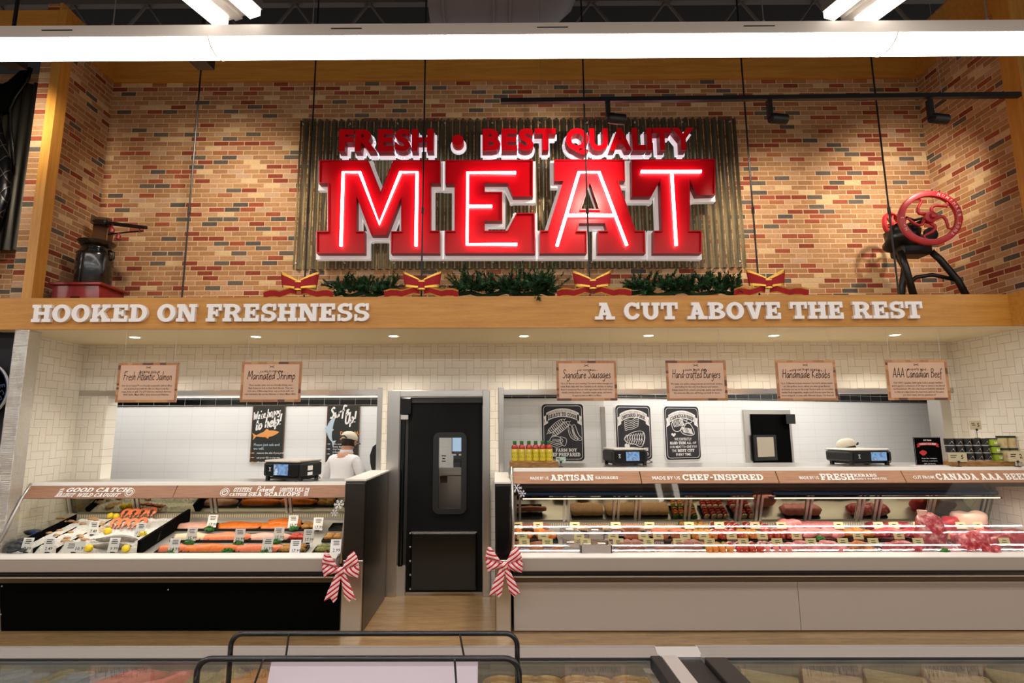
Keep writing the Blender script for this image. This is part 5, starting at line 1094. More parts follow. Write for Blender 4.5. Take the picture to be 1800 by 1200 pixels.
# ------------------------------------------------------------------ fillets on black trays
def tray(p, w, d, label, slope, m=None, grp='black trays in the fish case'):
    o = thing('food_tray', label, 'tray', p, grp); a = math.atan(slope)
    M = Matrix.Translation(p) @ Matrix.Rotation(a, 4, 'X'); t = MB(); t.box(-w/2, w/2, -d/2, d/2, .0, .008, M=M); t.build('tray_floor', m or M_blackg, o)
    t = MB()
    for b in ((-w/2, w/2, -d/2, -d/2+.006), (-w/2, w/2, d/2-.006, d/2), (-w/2, -w/2+.006, -d/2, d/2), (w/2-.006, w/2, -d/2, d/2)): t.box(b[0], b[1], b[2], b[3], .0, .02, M=M)
    t.build('tray_rim', m or M_blackg, o); return o
def fillet(p, L, w, h, m, label, seed, slope=.2, rz=0, name='fish_fillet', cat='fish fillet', grp='fillets on black trays'):
    t = MB(); n = 16; vs = []; fs = []; q = 7
    for i in range(n+1):
        u = i/n; ww = w*(.35+.65*math.sin(PI*min(1, (u*.86+.14)))**.6)*(1 if u > .06 else .6)
        for j in range(q):
            v = j/(q-1)*2-1; z = h*(1-abs(v)**2.5)*(.55+.45*math.sin(PI*(.15+u*.75)))*(1+.3*noise.noise(V((u*5, v*2, seed)))); x = (u-.5)*L; y = v*ww/2+.01*noise.noise(V((u*3, seed, 1)))
            c, s_ = math.cos(rz), math.sin(rz); X, Y = c*x-s_*y, s_*x+c*y
            vs.append((X, Y, Y*slope+max(.003, z)+.008))
    k = len(vs); vs += [(a, b, b*slope+.006) for a, b, c in vs]
    for i in range(n):
        for j in range(q-1): a = i*q+j; fs += [(a, a+q, a+q+1, a+1), (k+a, k+a+1, k+a+q+1, k+a+q)]
        a = i*q; fs += [(a, k+a, k+a+q, a+q), (a+q-1, a+2*q-1, k+a+2*q-1, k+a+q-1)]
    fs += [tuple([j for j in range(q)]+[k+j for j in range(q-1, -1, -1)]), tuple([n*q+j for j in range(q)][::-1]+[k+n*q+j for j in range(q)])]
    o = t.add([V(v)+V(p) for v in vs], fs).build(name, m, None, smooth=True, loc=p); return tag(o, label, cat, grp)
ROW = {0: 'back', 1: 'middle', 2: 'front'}
rows = ((0, 931, [(340, 66, M_pinkf, 'pale pink'), (418, 76, M_orange, 'orange'), (490, 70, M_orange, 'orange'), (543, 34, M_bread, 'brown'), (594, 30, M_black, '')]),
        (1, 951, [(334, 62, M_palef, 'cream'), (395, 82, M_salm, 'salmon orange'), (472, 66, M_pinkf, 'pale pink'), (522, 32, M_redm, 'red marinated'), (585, 34, M_bread, 'brown')]),
        (2, 972, [(303, 52, M_salm, 'salmon orange'), (369, 90, M_orange, 'orange'), (452, 74, M_salm, 'salmon orange'), (511, 44, M_bread, 'brown breaded'), (574, 42, M_musg, 'olive green')]))
sd = 0
for rw, y, L in rows:
    for i, (x, wpx, m, cn) in enumerate(L):
        p = on(deckL, x, y); w = wpx/978*5.35; p.y += .05; p.z = deckL(p.y); nm = ROW[rw]+' row, '+ORD[i]+' from left'
        tray(p, w, .15, 'black fish tray, '+nm, .2)
        if not cn: continue
        sd += 1
        if wpx > 50: fillet(p, w*.98, .12, .042, m, '%s fish fillet on a black tray, %s' % (cn, nm), sd)
        else:
            for q in range(4):
                c = p+V(((q % 2-.5)*w*.42, (q//2-.5)*.055, .022+(q//2-.5)*.012)); o = MB().blob(c, w*.26, .036, .024, sd*5+q, .14).build('fish_portion', m, None, smooth=True, loc=c); tag(o, '%s fish piece, %s on tray, %s' % (cn, ('front left', 'front right', 'back left', 'back right')[q], nm), 'fish piece', 'fish pieces on the tray '+nm)
        if (rw, i) == (0, 2): fillet(p+V((.03, .02, .03)), w*.8, .1, .04, m, 'orange fish fillet lying on top of another, third tray in the back row', 99)
for i, (x, y, pr, lb) in enumerate(((373, 925, '17.99', 'back row, between pink and orange fillets'), (515, 926, '19.99', 'back row, over the double orange fillet'), (559, 930, '17.99', 'back row, before the small brown tray'), (337, 949, '15.99', 'middle row, over the cream fillet'), (421, 951, '20.99', 'middle row, over the salmon fillet'), (490, 948, '15.99', 'middle row, over the pink fillet'), (542, 952, '17.99', 'middle row, beside the red pieces'), (306, 969, '14.99', 'front row, first beside the tall divider'), (470, 968, '16.99', 'front row, over the third fillet'), (519, 972, '17.99', 'front row, over the breaded pieces'), (590, 971, '2.99', 'front row, at the right end'))):
    p = on(lambda Y: deckL(Y)+.02, x, y+2); p.y -= .02; tag_at('w', pr, p, 'white price tag in the '+lb)
def parsley(p, sc, seed, label, grp):
    r = random.Random(seed); t = MB()
    for i in range(150):
        d = V((r.gauss(0, 1), r.gauss(0, 1), abs(r.gauss(0, 1)))).normalized(); c = V(p)+V((d.x*sc*1.3, d.y*sc, d.z*sc))*r.uniform(.5, 1); a = d.orthogonal().normalized()*sc*.28; b = d.cross(a).normalized()*sc*.28
        t.add([c-a, c-b+d*sc*.1, c+a+d*sc*.2, c+b], [(0, 1, 2, 3)])
    return tag(t.build('parsley', M_pars, None, loc=p), label, 'parsley', grp)
for i, (x, y, lb) in enumerate(((369, 933, 'under the 17.99 tag in the back row'), (517, 931, 'under the 19.99 tag in the back row'), (333, 957, 'under the cream fillet tag'), (420, 959, 'under the salmon fillet tag'), (486, 956, 'under the middle pink fillet tag'), (303, 974, 'beside the tall black divider'), (401, 972, 'at the right tip of the big front fillet'), (467, 974, 'under the front tag reading 16.99'))):
    p = on(deckL, x, y); p.y -= .01; parsley(p+V((0, -.01, .01)), .036, i, 'green curly parsley bunch '+lb, 'parsley in the fish case')

# ------------------------------------------------------------------ meat
M_saus = mat('orange_sausage', 'B8713C', .35, var=.15, vscale=20); M_sausp = mat('pink_sausage', 'B8705C', .35, var=.15, vscale=40); M_patty = mat('minced_patty', 'B0603C', .5, var=.3, vscale=110, bump=.6, bscale=120); M_pattyp = mat('pale_patty', 'C89C70', .55, var=.2, vscale=110, bump=.5, bscale=120); M_mince = mat('minced_pink', 'A86A58', .5, var=.3, vscale=140, bump=.6, bscale=140)
M_pork = mat('pink_pork', 'DC8280', .35, var=.12, vscale=18); M_beef = mat('red_beef', 'B03038', .32, var=.28, vscale=16); M_fat = mat('creamy_fat', 'ECC4B0', .4, var=.08, vscale=14); M_bone = mat('pale_bone', 'E0B0A0', .5); M_marb = NT('marbled_beef'); _n = M_marb.noise(M_marb.obj(), 16, 5, .65); M_marb.l(M_marb.ramp(_n, [(.36, '8E1E2A'), (.5, 'B83C44'), (.58, 'D88484'), (.66, 'E8BCB0')]), M_marb.b.inputs['Base Color']); M_marb.set(Roughness=.3); M_marb = M_marb.m
M_chick = mat('orange_marinated', 'D07830', .35, var=.25, vscale=40); M_pepr = mat('red_pepper', 'C02A18', .3); M_pepg = mat('green_pepper', '3E7A28', .35); M_pepy = mat('yellow_pepper', 'DC9A2C', .35); M_onion = mat('pale_onion', 'E4C8B0', .4); M_stick = mat('bamboo_stick', 'C8A468', .7); M_paper = mat('white_butcher_paper', 'EAE4DE', .7); M_tub = mat('clear_tub', 'B0A49C', .25, spec=.6)
def put(o, p, rz, label, grp, first, sc=None):
    if first: o.location = p; o.rotation_euler = (0, 0, rz); o['label'] = label; o['group'] = grp; o.scale = sc or (1.2, 1.2, 1.45); return o
    return dup(o, p, rz, label, grp, sc or (1.2, 1.2, 1.45))
PROTO = {}
def proto(kind):
    if kind in PROTO: return PROTO[kind], False
    m = MB(); nm, cat = kind, kind
    def one(mt, name, cat, smooth=True): o = m.build(name, mt, None, smooth=smooth); tag(o, 'x', cat); return o
    if kind in ('saus', 'sausp'):
        m.tube([(-.075, .0, .02), (-.068, .004, .02), (-.03, .012, .022), (.03, .012, .022), (.068, .004, .02), (.075, 0, .02)], [.006, .018, .02, .02, .018, .006], 10); o = one({'saus': M_saus, 'sausp': M_sausp}[kind], 'raw_sausage', 'sausage')
    elif kind in ('patty', 'pattyp'):
        m.blob((0, 0, .016), .06, .06, .018, 1, .06, 20, 8, p=.6); o = one({'patty': M_patty, 'pattyp': M_pattyp}[kind], 'burger_patty', 'burger patty')
    elif kind == 'mince': m.blob((0, 0, .03), .05, .055, .034, 2, .1, 16, 10); o = one(M_mince, 'minced_roll', 'minced meat')
    elif kind == 'pork': m.blob((0, 0, .02), .068, .05, .024, 3, .16, 16, 9, p=.8); o = one(M_pork, 'pork_chop', 'pork chop')
    elif kind == 'steak': m.blob((0, 0, .02), .075, .055, .022, 4, .14, 18, 9, p=.75); o = one(M_marb, 'beef_steak', 'steak')
    elif kind == 'chick': m.blob((0, 0, .02), .06, .04, .024, 6, .2, 14, 9); o = one(M_chick, 'marinated_chicken', 'chicken')
    elif kind in ('kebo', 'kebr', 'kebp'):
        o = thing('kebab_skewer', 'x', 'kebab'); cols = {'kebo': [M_chick, M_pepy, M_pepg, M_chick], 'kebr': [M_redm, M_pepr, M_onion, M_redm], 'kebp': [M_pork, M_pepr, M_onion, M_pepg]}[kind]; r = random.Random(kind); mm = []
        for i in range(7):
            m.k = [0, 1, 2, 0, 3, 0, 2][i] % 4; m.blob((0, -.072+i*.024, .02), .021, .0125, .02, i+len(kind), .14, 9, 6, p=.7)
        m.build('chunks', cols, o, smooth=True); MB().tube([(0, -.1, .02), (0, .11, .02)], .0022, 5).build('stick', M_stick, o)
    elif kind == 'pack':
        o = thing('meat_pack', 'x', 'meat pack'); MB().prism([(-.055, -.075, 0), (.055, -.075, 0), (.055, .075, 0), (-.055, .075, 0)], (0, 0, .008)).build('tray', M_tub, o); w = MB()
        for b in ((-.06, -.052, -.08, .08), (.052, .06, -.08, .08), (-.06, .06, -.08, -.073), (-.06, .06, .073, .08)): w.box(b[0], b[1], b[2], b[3], 0, .05)
        w.build('tray_wall', M_tub, o); MB().blob((0, 0, .024), .05, .068, .022, 7, .2, 14, 8, p=.6).build('meat', M_mince, o, smooth=True); box('film', -.058, .058, -.078, .078, .05, .051, M_film, o); box('sticker', -.03, .02, -.05, -.01, .0512, .052, M_card, o)
    elif kind == 'roast': m.blob((0, 0, .06), .13, .09, .065, 11, .16, 20, 12, p=.8); o = one(M_beef, 'beef_roast', 'roast')
    PROTO[kind] = o; return o, True
GN = {'saus': 'orange-brown sausage', 'sausp': 'pinkish sausage', 'patty': 'reddish burger patty', 'pattyp': 'pale burger patty', 'mince': 'lump of minced meat', 'pork': 'pink pork chop', 'steak': 'marbled red beef steak', 'chick': 'orange marinated chicken piece', 'kebo': 'orange and yellow kebab skewer', 'kebr': 'red kebab skewer', 'kebp': 'pink and green kebab skewer', 'pack': 'clear-wrapped meat tray', 'roast': 'red beef roast'}
def heap(kind, px, py, n, rw, idx, lay='row', wpx=50, tr=True, paper=False):
    p = on(deckR, px, py); p.y += .03; p.z = deckR(p.y); w = wpx/978*5.2; place = '%s row tray %s from left' % (rw, ORD[idx]); dep = .17 if rw != 'back' else .15
    if tr: tray(p, w*.97, dep, '%s in the meat case, %s row, %s from left' % ('white butcher paper' if paper else 'black tray', rw, ORD[idx]), .085, M_paper if paper else None, 'trays in the meat case')
    for i in range(n):
        o, first = proto(kind); rz = 0
        if lay == 'row': q = V(((i+.5)/n-.5, 0, 0))*w*.9; rz = rnd.uniform(-.15, .15); z = .012
        elif lay == 'stack': q = V(((i % 2-.5)*w*.5 if n > 3 else 0, 0, 0)); z = .01+.034*(i//2 if n > 3 else i)
        elif lay == 'fan': q = V(((i+.5)/n-.5, .02*math.sin(i*2.3), 0)); q.x *= w*.8; z = .012+.012*(i % 2); rz = .5+rnd.uniform(-.3, .3)
        elif lay == 'cross': q = V(((i % 3-1)*.05, (i//3-.5)*.06, 0)); z = .012+(i//3)*.01; rz = PI/2+rnd.uniform(-.2, .2) if kind[:3] != 'sau' else rnd.uniform(-.15, .25)
        c = p+q; c.z = deckR(c.y)+z
        pos = '' if n == 1 else (('lowest, ', 'second up, ', 'topmost, ')[i] if lay == 'stack' and n <= 3 else '%s of %d, ' % (ORD[i], n))
        if rw != 'front' : c.z += .012
        put(o, c, rz, ('%s, %s%s' % (GN[kind], pos, place)).replace(' ,', ','), 'meat '+place, first)
FR = [('saus', 918, 974, 4, 'cross', 46), ('saus', 962, 974, 4, 'cross', 44), ('pack', 1005, 972, 1, 'row', 36, 0), ('pack', 1046, 974, 2, 'row', 54, 0), ('mince', 1106, 973, 3, 'row', 44, 1, 1), ('sausp', 1160, 973, 3, 'cross', 48, 1, 1), ('mince', 1210, 973, 3, 'row', 44, 1, 1), ('kebo', 1262, 973, 4, 'row', 50), ('kebr', 1313, 973, 4, 'row', 50), ('kebp', 1364, 972, 4, 'row', 48), ('pork', 1414, 972, 3, 'fan', 50), ('pork', 1462, 972, 3, 'fan', 46), ('chick', 1515, 972, 3, 'fan', 50), ('steak', 1592, 972, 3, 'fan', 60)]
MR = [('chick', 918, 951, 4, 'cross', 46), ('chick', 960, 951, 4, 'cross', 40), ('pack', 1002, 950, 1, 'row', 36, 0), ('pack', 1048, 951, 1, 'row', 50, 0), ('patty', 1112, 952, 3, 'stack', 48), ('patty', 1178, 952, 4, 'stack', 64), ('kebo', 1235, 951, 4, 'row', 44), ('kebr', 1280, 951, 4, 'row', 46), ('kebo', 1320, 950, 4, 'row', 36), ('kebr', 1366, 950, 4, 'row', 46), ('pork', 1418, 950, 4, 'fan', 56), ('pork', 1462, 950, 3, 'fan', 36), ('chick', 1512, 949, 3, 'fan', 54), ('steak', 1568, 949, 3, 'fan', 56), ('steak', 1612, 949, 2, 'fan', 36)]
BR = [('sausp', 930, 938, 4, 'row', 60), ('pattyp', 1042, 937, 3, 'row', 60), ('pattyp', 1106, 937, 3, 'row', 56), ('pattyp', 1166, 937, 3, 'row', 56), ('kebo', 1222, 936, 4, 'row', 50), ('kebr', 1278, 936, 4, 'row', 50), ('kebr', 1330, 936, 3, 'row', 44), ('pork', 1440, 935, 4, 'row', 66), ('steak', 1566, 935, 4, 'row', 66)]
for rw, L in (('front', FR), ('middle', MR), ('back', BR)):
    for i, a in enumerate(L): heap(a[0], a[1], a[2], a[3], rw, i, a[4], a[5], a[6] if len(a) > 6 else True, bool(a[7]) if len(a) > 7 else False)
# the big cuts at the right end
def cut(px, py, rx, ry, rz_, m, seed, name, label, cat='roast', p=.75, amp=.14, dz=0):
    q = on(deckR, px, py); q.z = deckR(q.y)+dz; o = thing(name, label, cat, q, 'large cuts at the right end'); MB().blob(q+V((0, 0, rz_*.95)), rx, ry, rz_, seed, amp, 22, 14, p=p).build('flesh', m, o, smooth=True); return o, q
o, q = cut(1388, 940, .115, .05, .075, M_pork, 21, 'ham_joint', 'round pink ham joint standing behind the pork chops', 'ham'); MB().lathe([(0, .0), (.024, 0), (.026, .012), (0, .014)], q+V((-.02, -.052, .08)), 12, Matrix.Rotation(PI/2, 3, 'X')).build('bone', M_bone, o)
o, q = cut(1338, 940, .09, .05, .04, M_pork, 29, 'ham_joint', 'smaller pink pork joint left of the round ham', 'ham')
o, q = cut(1640, 968, .11, .07, .155, M_marb, 22, 'rib_roast', 'tall marbled rib roast with bone sticking up'); MB().lathe([(.028, 0), (.034, .06), (.036, .07), (0, .072)], q+V((-.055, 0, .26)), 12).build('bone', M_bone, o)
o, q = cut(1705, 936, .125, .09, .105, M_fat, 23, 'fat_capped_roast', 'large pale roast with white fat cap on top of the red cuts', p=.6, dz=.0); MB().blob(q+V((.085, -.05, .07)), .055, .05, .05, 5, .1).build('lean_side', M_beef, o, smooth=True)
for i, (x, y, rx, rz_, m, lb) in enumerate(((1672, 936, .085, .075, M_beef, 'red beef roast left of the fat-capped roast'), (1684, 952, .11, .045, M_beef, 'flat red beef piece in front of the fat-capped roast'), (1737, 950, .12, .05, M_marb, 'marbled red piece right of the fat-capped roast'), (1712, 972, .14, .085, M_marb, 'big round marbled roast at the front behind its tag'), (1668, 972, .07, .03, M_pork, 'small pink cut at the front beside the green parsley'), (1740, 974, .08, .04, M_marb, 'small marbled shank beside the big round roast'), (1762, 966, .1, .06, M_beef, 'dark red roast at the front, left of the last tag'), (1798, 966, .12, .07, M_beef, 'dark red roast at the right end of the glass'), (1782, 945, .1, .04, M_beef, 'red beef piece at the back of the right end'))):
    cut(x, y, rx, .06, rz_, m, 30+i, 'beef_cut', lb)
for i, (x, y, lb) in enumerate(((1657, 974, 'between the rib roast and the big round roast'), (1256, 948, 'beside the orange kebabs in the middle row'), (1290, 968, 'beneath the front kebabs'), (1440, 952, 'among the pork chops'), (1316, 945, 'between the two middle kebab trays'), (1625, 962, 'left of the rib roast'))):
    p = on(deckR, x, y); parsley(p+V((0, -.02, .02)), .036, 40+i, 'green parsley '+lb, 'parsley in the meat case')
MTG = (('front', 958, (922, 963, 1030, 1088, 1142, 1195, 1250, 1310, 1370, 1430, 1487, 1541, 1621, 1700, 1775)), ('middle', 945, (918, 955, 1018, 1078, 1131, 1157, 1204, 1237, 1286, 1340, 1400, 1508, 1580, 1660)), ('back', 928, (910, 946, 1011, 1083, 1142, 1212, 1265, 1328, 1374, 1475, 1545, 1572, 1615, 1690, 1720)))
pp = ('8.99', '7.99', '10.99', '5.99')
for rw, y, xs in MTG:
    for i, x in enumerate(xs):
        yy = y+14; p = on(lambda Y: deckR(Y)+.012, x, yy); p.y -= .035 if rw != 'back' else .03; p.z = deckR(p.y)+(.02 if rw != 'back' else .03)
        if p.y < 4.80: p.y = 4.80
        tag_at('y', pp[(i*7+len(rw)) % 4], p, 'yellow and plum meat case price tag, %s row, %s from left' % (rw, ORD[i]))
# ================================================================== on top of the cases
M_screen = NT('scale_screen'); _p = M_screen.obj(); M_screen.b.inputs['Base Color'].default_value = (.02, .03, .05, 1); _n = M_screen.noise(_p, 14, 2)
_c = M_screen.ramp(_n, [(.35, '3A7AC0'), (.5, '8AB4DC'), (.62, '5A78A8'), (.7, 'C8DCEC')]); M_screen.l(_c, M_screen.b.inputs['Emission Color']); M_screen.set(Emission_Strength=.8); M_screen = M_screen.m
M_pan = mat('scale_pan_steel', 'CFC8BE', .3, .6)
def scale(px0, px1, py0, py1, Y, zt, yaw, label, sc0, extras=0):
    p0, p1 = at(px0, py1, Y), at(px1, py1, Y); w = (p1.x-p0.x); h = at(px0, py0, Y).z-zt; cx = (p0.x+p1.x)/2; t = thing('counter_scale', label, 'scale', (cx, Y, zt), 'scales on the display cases')
    M = Matrix.Translation((cx, Y, zt)) @ Matrix.Rotation(yaw, 4, 'Z')
    def b(nm, x0, x1, y0, y1, z0, z1, m, bev=0): return MB().box(x0, x1, y0, y1, z0, z1, bev, M=M).build(nm, m, t)
    w *= .94; b('body', -w/2, w/2, -.14, .16, h*.2, h*.88, M_black, .02); b('pan', -w/2+.015, w/2-.02, -.15, .18, h*.88, h, M_pan, .012)
    b('face_plate', -w*.42, w*.42, -.148, -.138, h*.24, h*.8, M_blackg, .004)
    s0 = w*sc0; b('screen', s0, s0+w*.36, -.152, -.147, h*.28, h*.8, M_screen)
    for sx in (-1, 1):
        for sy in (-.11, .12): b('foot', sx*w*.42-.014, sx*w*.42+.014, sy-.014, sy+.014, 0, h*.22, M_black)
    b('base_plate', -w*.4, w*.4, -.1, .12, .012, .03, M_dark)
    c = M @ V((-w*.3, -.15, h*.55)); MB().flat(join([ribbon([(-.01, .016), (.01, .016), (0, 0), (.01, -.016), (-.01, -.016), (0, 0), (-.01, .016)], .004)]), frame(c, M.to_3x3() @ V((1, 0, 0)))).build('mark', M_ink, t)
    if extras:
        for z0, z1 in ((.5, .72), (.26, .42)): MB().box(w/2, w/2+.002, -.06, .01, h*z0, h*z1, M=M).build('sticker', M_card, t)
    q = M @ V((w*.45, .05, .02)); MB().tube([q, q+V((.06, -.05, .03)), q+V((.1, -.1, .005)), q+V((.05, -.16, .0)), q+V((-.05, -.1, .0))], .004, 6).build('cable', M_black, t, smooth=True)
    return t
TL, TR = 1.172, 1.287
scale(470, 556, 807, 844, 5.29, TL, -.32, 'black scale with blue touchscreen on the fish case', -.2, 1)
scale(1065, 1134, 787, 818, 5.5, TR, .12, 'black scale with screen right of the sauce bottles', -.12)
scale(1466, 1557, 788, 818, 5.45, TR, .2, 'black scale before the person in the cream cap', -.02)
# sauce bottles on a rough board
M_sauce = mat('red_sauce', '9A1C10', .15, coat=.6); M_ylab = mat('yellow_label', 'D8C02A', .45); M_gcap = mat('green_cap', '1C6A34', .45); M_green = mat('green_ink', '4A6A28', .6)
a, b = at(896, 820, 5.2), at(981, 820, 5.2)
o = MB().box(a.x, b.x, 5.14, 5.32, TR, TR+.052, .006).build('wooden_board', M_slab); tag(o, 'rough-edged wooden board under the row of sauce bottles', 'board')
bt = None
for i, x in enumerate((905, 917.3, 930, 942, 954, 965.5)):
    p = at(x, 811, 5.2); p.z = TR+.052; lb = 'red duck fat bottle with yellow label and green cap, %s from the left' % ORD[i]
    if bt is None:
        bt = thing('sauce_bottle', lb, 'bottle', p, 'sauce bottles on the wooden board'); h = at(905, 774.5, 5.2).z-p.z; R = .0305
        MB().lathe([(R*.9, 0), (R, .006), (R, h*.68), (R*.9, h*.76), (R*.55, h*.82), (R*.5, h*.84), (0, h*.84)], p, 20).build('body', M_sauce, bt, auto=50)
        MB().lathe([(R*1.02, h*.03), (R*1.025, h*.04), (R*1.025, h*.58), (R*1.02, h*.6)], p, 20).build('label', M_ylab, bt, auto=50); MB().lathe([(R*.5, h*.83), (R*.56, h*.84), (R*.56, h*.985), (R*.5, h), (0, h)], p, 16).build('cap', M_gcap, bt, auto=50)
        cyl = lambda u, v, w=0: p+V(((R*1.03)*math.sin(u/R), -(R*1.03)*math.cos(u/R), v))
        MB().flat(join([xf(sans('DUCK', .028, .004), dy=h*.34), xf(sans('FAT', .036, .008), dy=h*.16)]), cyl).build('lettering', M_green, bt); MB().flat((disc(0, h*.53, .008, 12), [tuple(range(12))]), cyl).build('emblem', M_ink, bt)
    else: dup(bt, p, 0, lb)
M_pcard = mat('pale_green_card', 'B4CCC0', .6)
def pcard(px0, px1, py0, py1, Y, zb_, m, txt, label, stand):
    a, b = at(px0, py0, Y), at(px1, py1, Y); t = thing('price_card', label, 'price card', ((a.x+b.x)/2, Y, zb_)); MB().box(a.x, b.x, Y, Y+.003, b.z, a.z).build('card', m, t)
    w, h = b.x-a.x, a.z-b.z; fr = frame(((a.x+b.x)/2, Y-.001, b.z)); r = random.Random(px0)
    MB().flat(join([xf(lines(2, w*.4, h*.7, h*.2, r), dx=-w*.22)]+([xf(sans(txt, h*.62, .012), dx=w*.25, dy=h*.32)] if txt else [xf(lines(2, w*.5, h*.4, h*.2, r), dx=w*.05)])), fr).build('lettering', M_inkb, t)
    c = (a.x+b.x)/2; MB().tube([(c, Y-.002, b.z-.002), (c, Y-.002, zb_)], .0025, 6).build('stand', M_dark, t); MB().lathe([(.007, -.002), (.011, -.002), (.011, .002), (.007, .002)], (c, Y-.006, b.z), 12, Matrix.Rotation(PI/2, 3, 'X')).build('clip', M_dark, t); MB().lathe([(.022, 0), (.022, .004), (0, .006)], (c, Y, zb_), 14).build('foot', M_dark, t)
pcard(977, 994.5, 803, 812, 5.22, TR, M_pcard, '', 'small pale green price card on a stem beside the wooden board', 0)
# acrylic stand-up notice
p0, p1 = at(1604, 768, 5.2), at(1660, 819, 5.2); w = .29*.99; t = thing('notice_stand', 'black stand-up notice reading CANADA AAA BEEF on the meat case', 'notice', ((p0.x+p1.x)/2, 5.2, TR)); w = at(1654, 790, 5.2).x-at(1606, 790, 5.2).x; h = p0.z-TR-.006; cx = (p0.x+p1.x)/2
MB().box(cx-w/2, cx+w/2, 5.2, 5.206, TR+.006, TR+.006+h).build('board', M_blackm, t); MB().box(cx-w/2-.01, cx+w/2+.01, 5.15, 5.26, TR, TR+.006).build('foot', M_paintw, t)
fr = frame((cx, 5.198, TR+.006+h/2)); MB().flat(ribbon(rc(-w/2+.003, -h/2+.003, w/2-.003, h/2-.003), .005, True), fr).build('edge', M_steel, t)
fa = lambda x, y: (x, y-x*x*.8)
MB().flat(join([xf(union([[(-w*.36+w*.72*i/10, h*.21) for i in range(11)]+[(w*.36-w*.72*i/10, h*.31) for i in range(11)], [(-w*.41, h*.17), (-w*.3, h*.17), (-w*.3, h*.27), (-w*.41, h*.27), (-w*.385, h*.22)], [(w*.41, h*.17), (w*.3, h*.17), (w*.3, h*.27), (w*.41, h*.27), (w*.385, h*.22)]]), fn=fa), xf(union([disc(-w*.2, -h*.06, .026, 7), disc(-w*.28, -h*.05, .016, 5), disc(-w*.12, -h*.05, .016, 5), disc(-w*.2, -h*.0, .014, 3)]))]), fr).build('ribbon_and_leaf', M_inkr, t)
MB().flat(join([xf(slabw('CUT FROM', w*.3, h*.05, -w*.15, h*.36)), xf(slabw('CANADA AAA BEEF', w*.6, h*.055, -w*.3, h*.235), fn=fa)]+[xf(fit(sans(l, .02, .004), w*k, h*.045), dy=-h*(.28+.09*i)) for i, (l, k) in enumerate((('Scan for recipes,', .56), ('videos, nutrition', .56), ('info & more.', .42)))]), lambda u, v, w_=0: fr(u, v, .001)).build('lettering', M_ink, t)
# tins, pots and tubs on a rough board at the right
a, b = at(1664, 816, 5.25), at(1782, 816, 5.25)
o = MB().box(a.x, b.x-.1, 5.12, 5.4, TR, TR+.045, .006).build('wooden_board', M_slab); tag(o, 'rough live-edge wooden board under the stacked tins at the right', 'board')
zt = TR+.045; ht = .066; rt = .038; tin0 = None
for rw in range(3):
    for k in range(5):
        if rw == 0 and k == 0: continue
        x = a.x+.05+k*.079+rw*(-.006); p = V((x, 5.24-.0*rw, zt+rw*(ht+.001))); lb = 'small black tin with white triangle, %s in the %s row of the stack' % (ORD[k], ('bottom', 'middle', 'top')[rw])
        if tin0 is None:
            tin0 = thing('spice_tin', lb, 'tin', p, 'black tins stacked on the board'); MB().lathe([(rt, 0), (rt, ht*.8), (rt*.9, ht*.8), (0, ht*.8)], p, 22).build('body', M_black, tin0, auto=50); MB().lathe([(rt*1.02, ht*.78), (rt*1.02, ht), (0, ht)], p, 22).build('lid', M_dark, tin0, auto=50); MB().lathe([(rt*1.02, 0), (rt*1.02, ht*.12)], p, 22).build('rim', M_alu, tin0)
            cyl = lambda u, v, w=0: p+V(((rt*1.02)*math.sin(u/rt), -(rt*1.02)*math.cos(u/rt), v)); MB().flat(join([([(-.014, .024), (.014, .024), (.002, .044)], [(0, 1, 2)]), ribbon([(-.018, .018), (.018, .018)], .005)]), cyl).build('emblem', M_ink, tin0)
        else: dup(tin0, p, .3*(k-2)*.2, lb)
M_lime = mat('lime_green_pot', '9AB820', .45); M_purple = mat('purple_lid', '3A1A40', .45); M_cream = mat('cream_tub', 'CDBB86', .45); M_glid = mat('dark_green_lid', '1C2A1C', .5)
def stackset(n, xs, r_, h, mb, ml, name, label, cat, grp, Y):
    q0 = None; i = 0
    for x, z in xs:
        p = V((x, Y, z)); lb = label % ORD[i]; i += 1
        if q0 is None:
            q0 = thing(name, lb, cat, p, grp); MB().lathe([(r_*.92, 0), (r_, h*.84), (0, h*.84)], p, 20).build('body', mb, q0, auto=50); MB().lathe([(r_*1.08, h*.83), (r_*1.08, h), (0, h)], p, 20).build('lid', ml, q0, auto=50)
            cyl = lambda u, v, w=0: p+V(((r_*1.0)*math.sin(u/r_), -(r_*1.0)*math.cos(u/r_), v)); MB().flat(([(-.012, h*.25), (.014, h*.25), (.014, h*.6), (-.012, h*.6)], [(0, 1, 2, 3)]), cyl).build('label_mark', M_card if mb is M_lime else mat('peach_ink', 'C89A86', .6), q0)
        else: dup(q0, p, 0, lb)
x0 = a.x+.05+5*.079
stackset(3, [(x0+.01, zt), (x0-.005, zt+.068), (x0-.02, zt+.136)], .04, .067, M_lime, M_purple, 'dip_pot', 'lime green pot with purple lid beside the tins, %s from the bottom', 'pot', 'lime green pots', 5.23)
stackset(6, [(x0+.095, zt), (x0+.175, zt), (x0+.09, zt+.112), (x0+.168, zt+.112)], .038, .111, M_cream, M_glid, 'spice_tub', 'tall cream tub with dark lid at the right end, %s', 'tub', 'cream tubs on the board', 5.25)
pcard(1666, 1701, 795, 811.5, 5.1, TR, M_kraft if False else M_cardk, '5', 'kraft price card reading 5 in front of the bottom row of tins', 0)
pcard(1704, 1726, 739, 755, 5.27, zt+.2, M_cardk, '5', 'kraft price card reading 5 raised above the top of the stack', 0)
pcard(1771, 1803, 793, 811, 5.08, TR, M_cardk, '2', 'kraft price card reading 2 right of the cream tubs', 0)

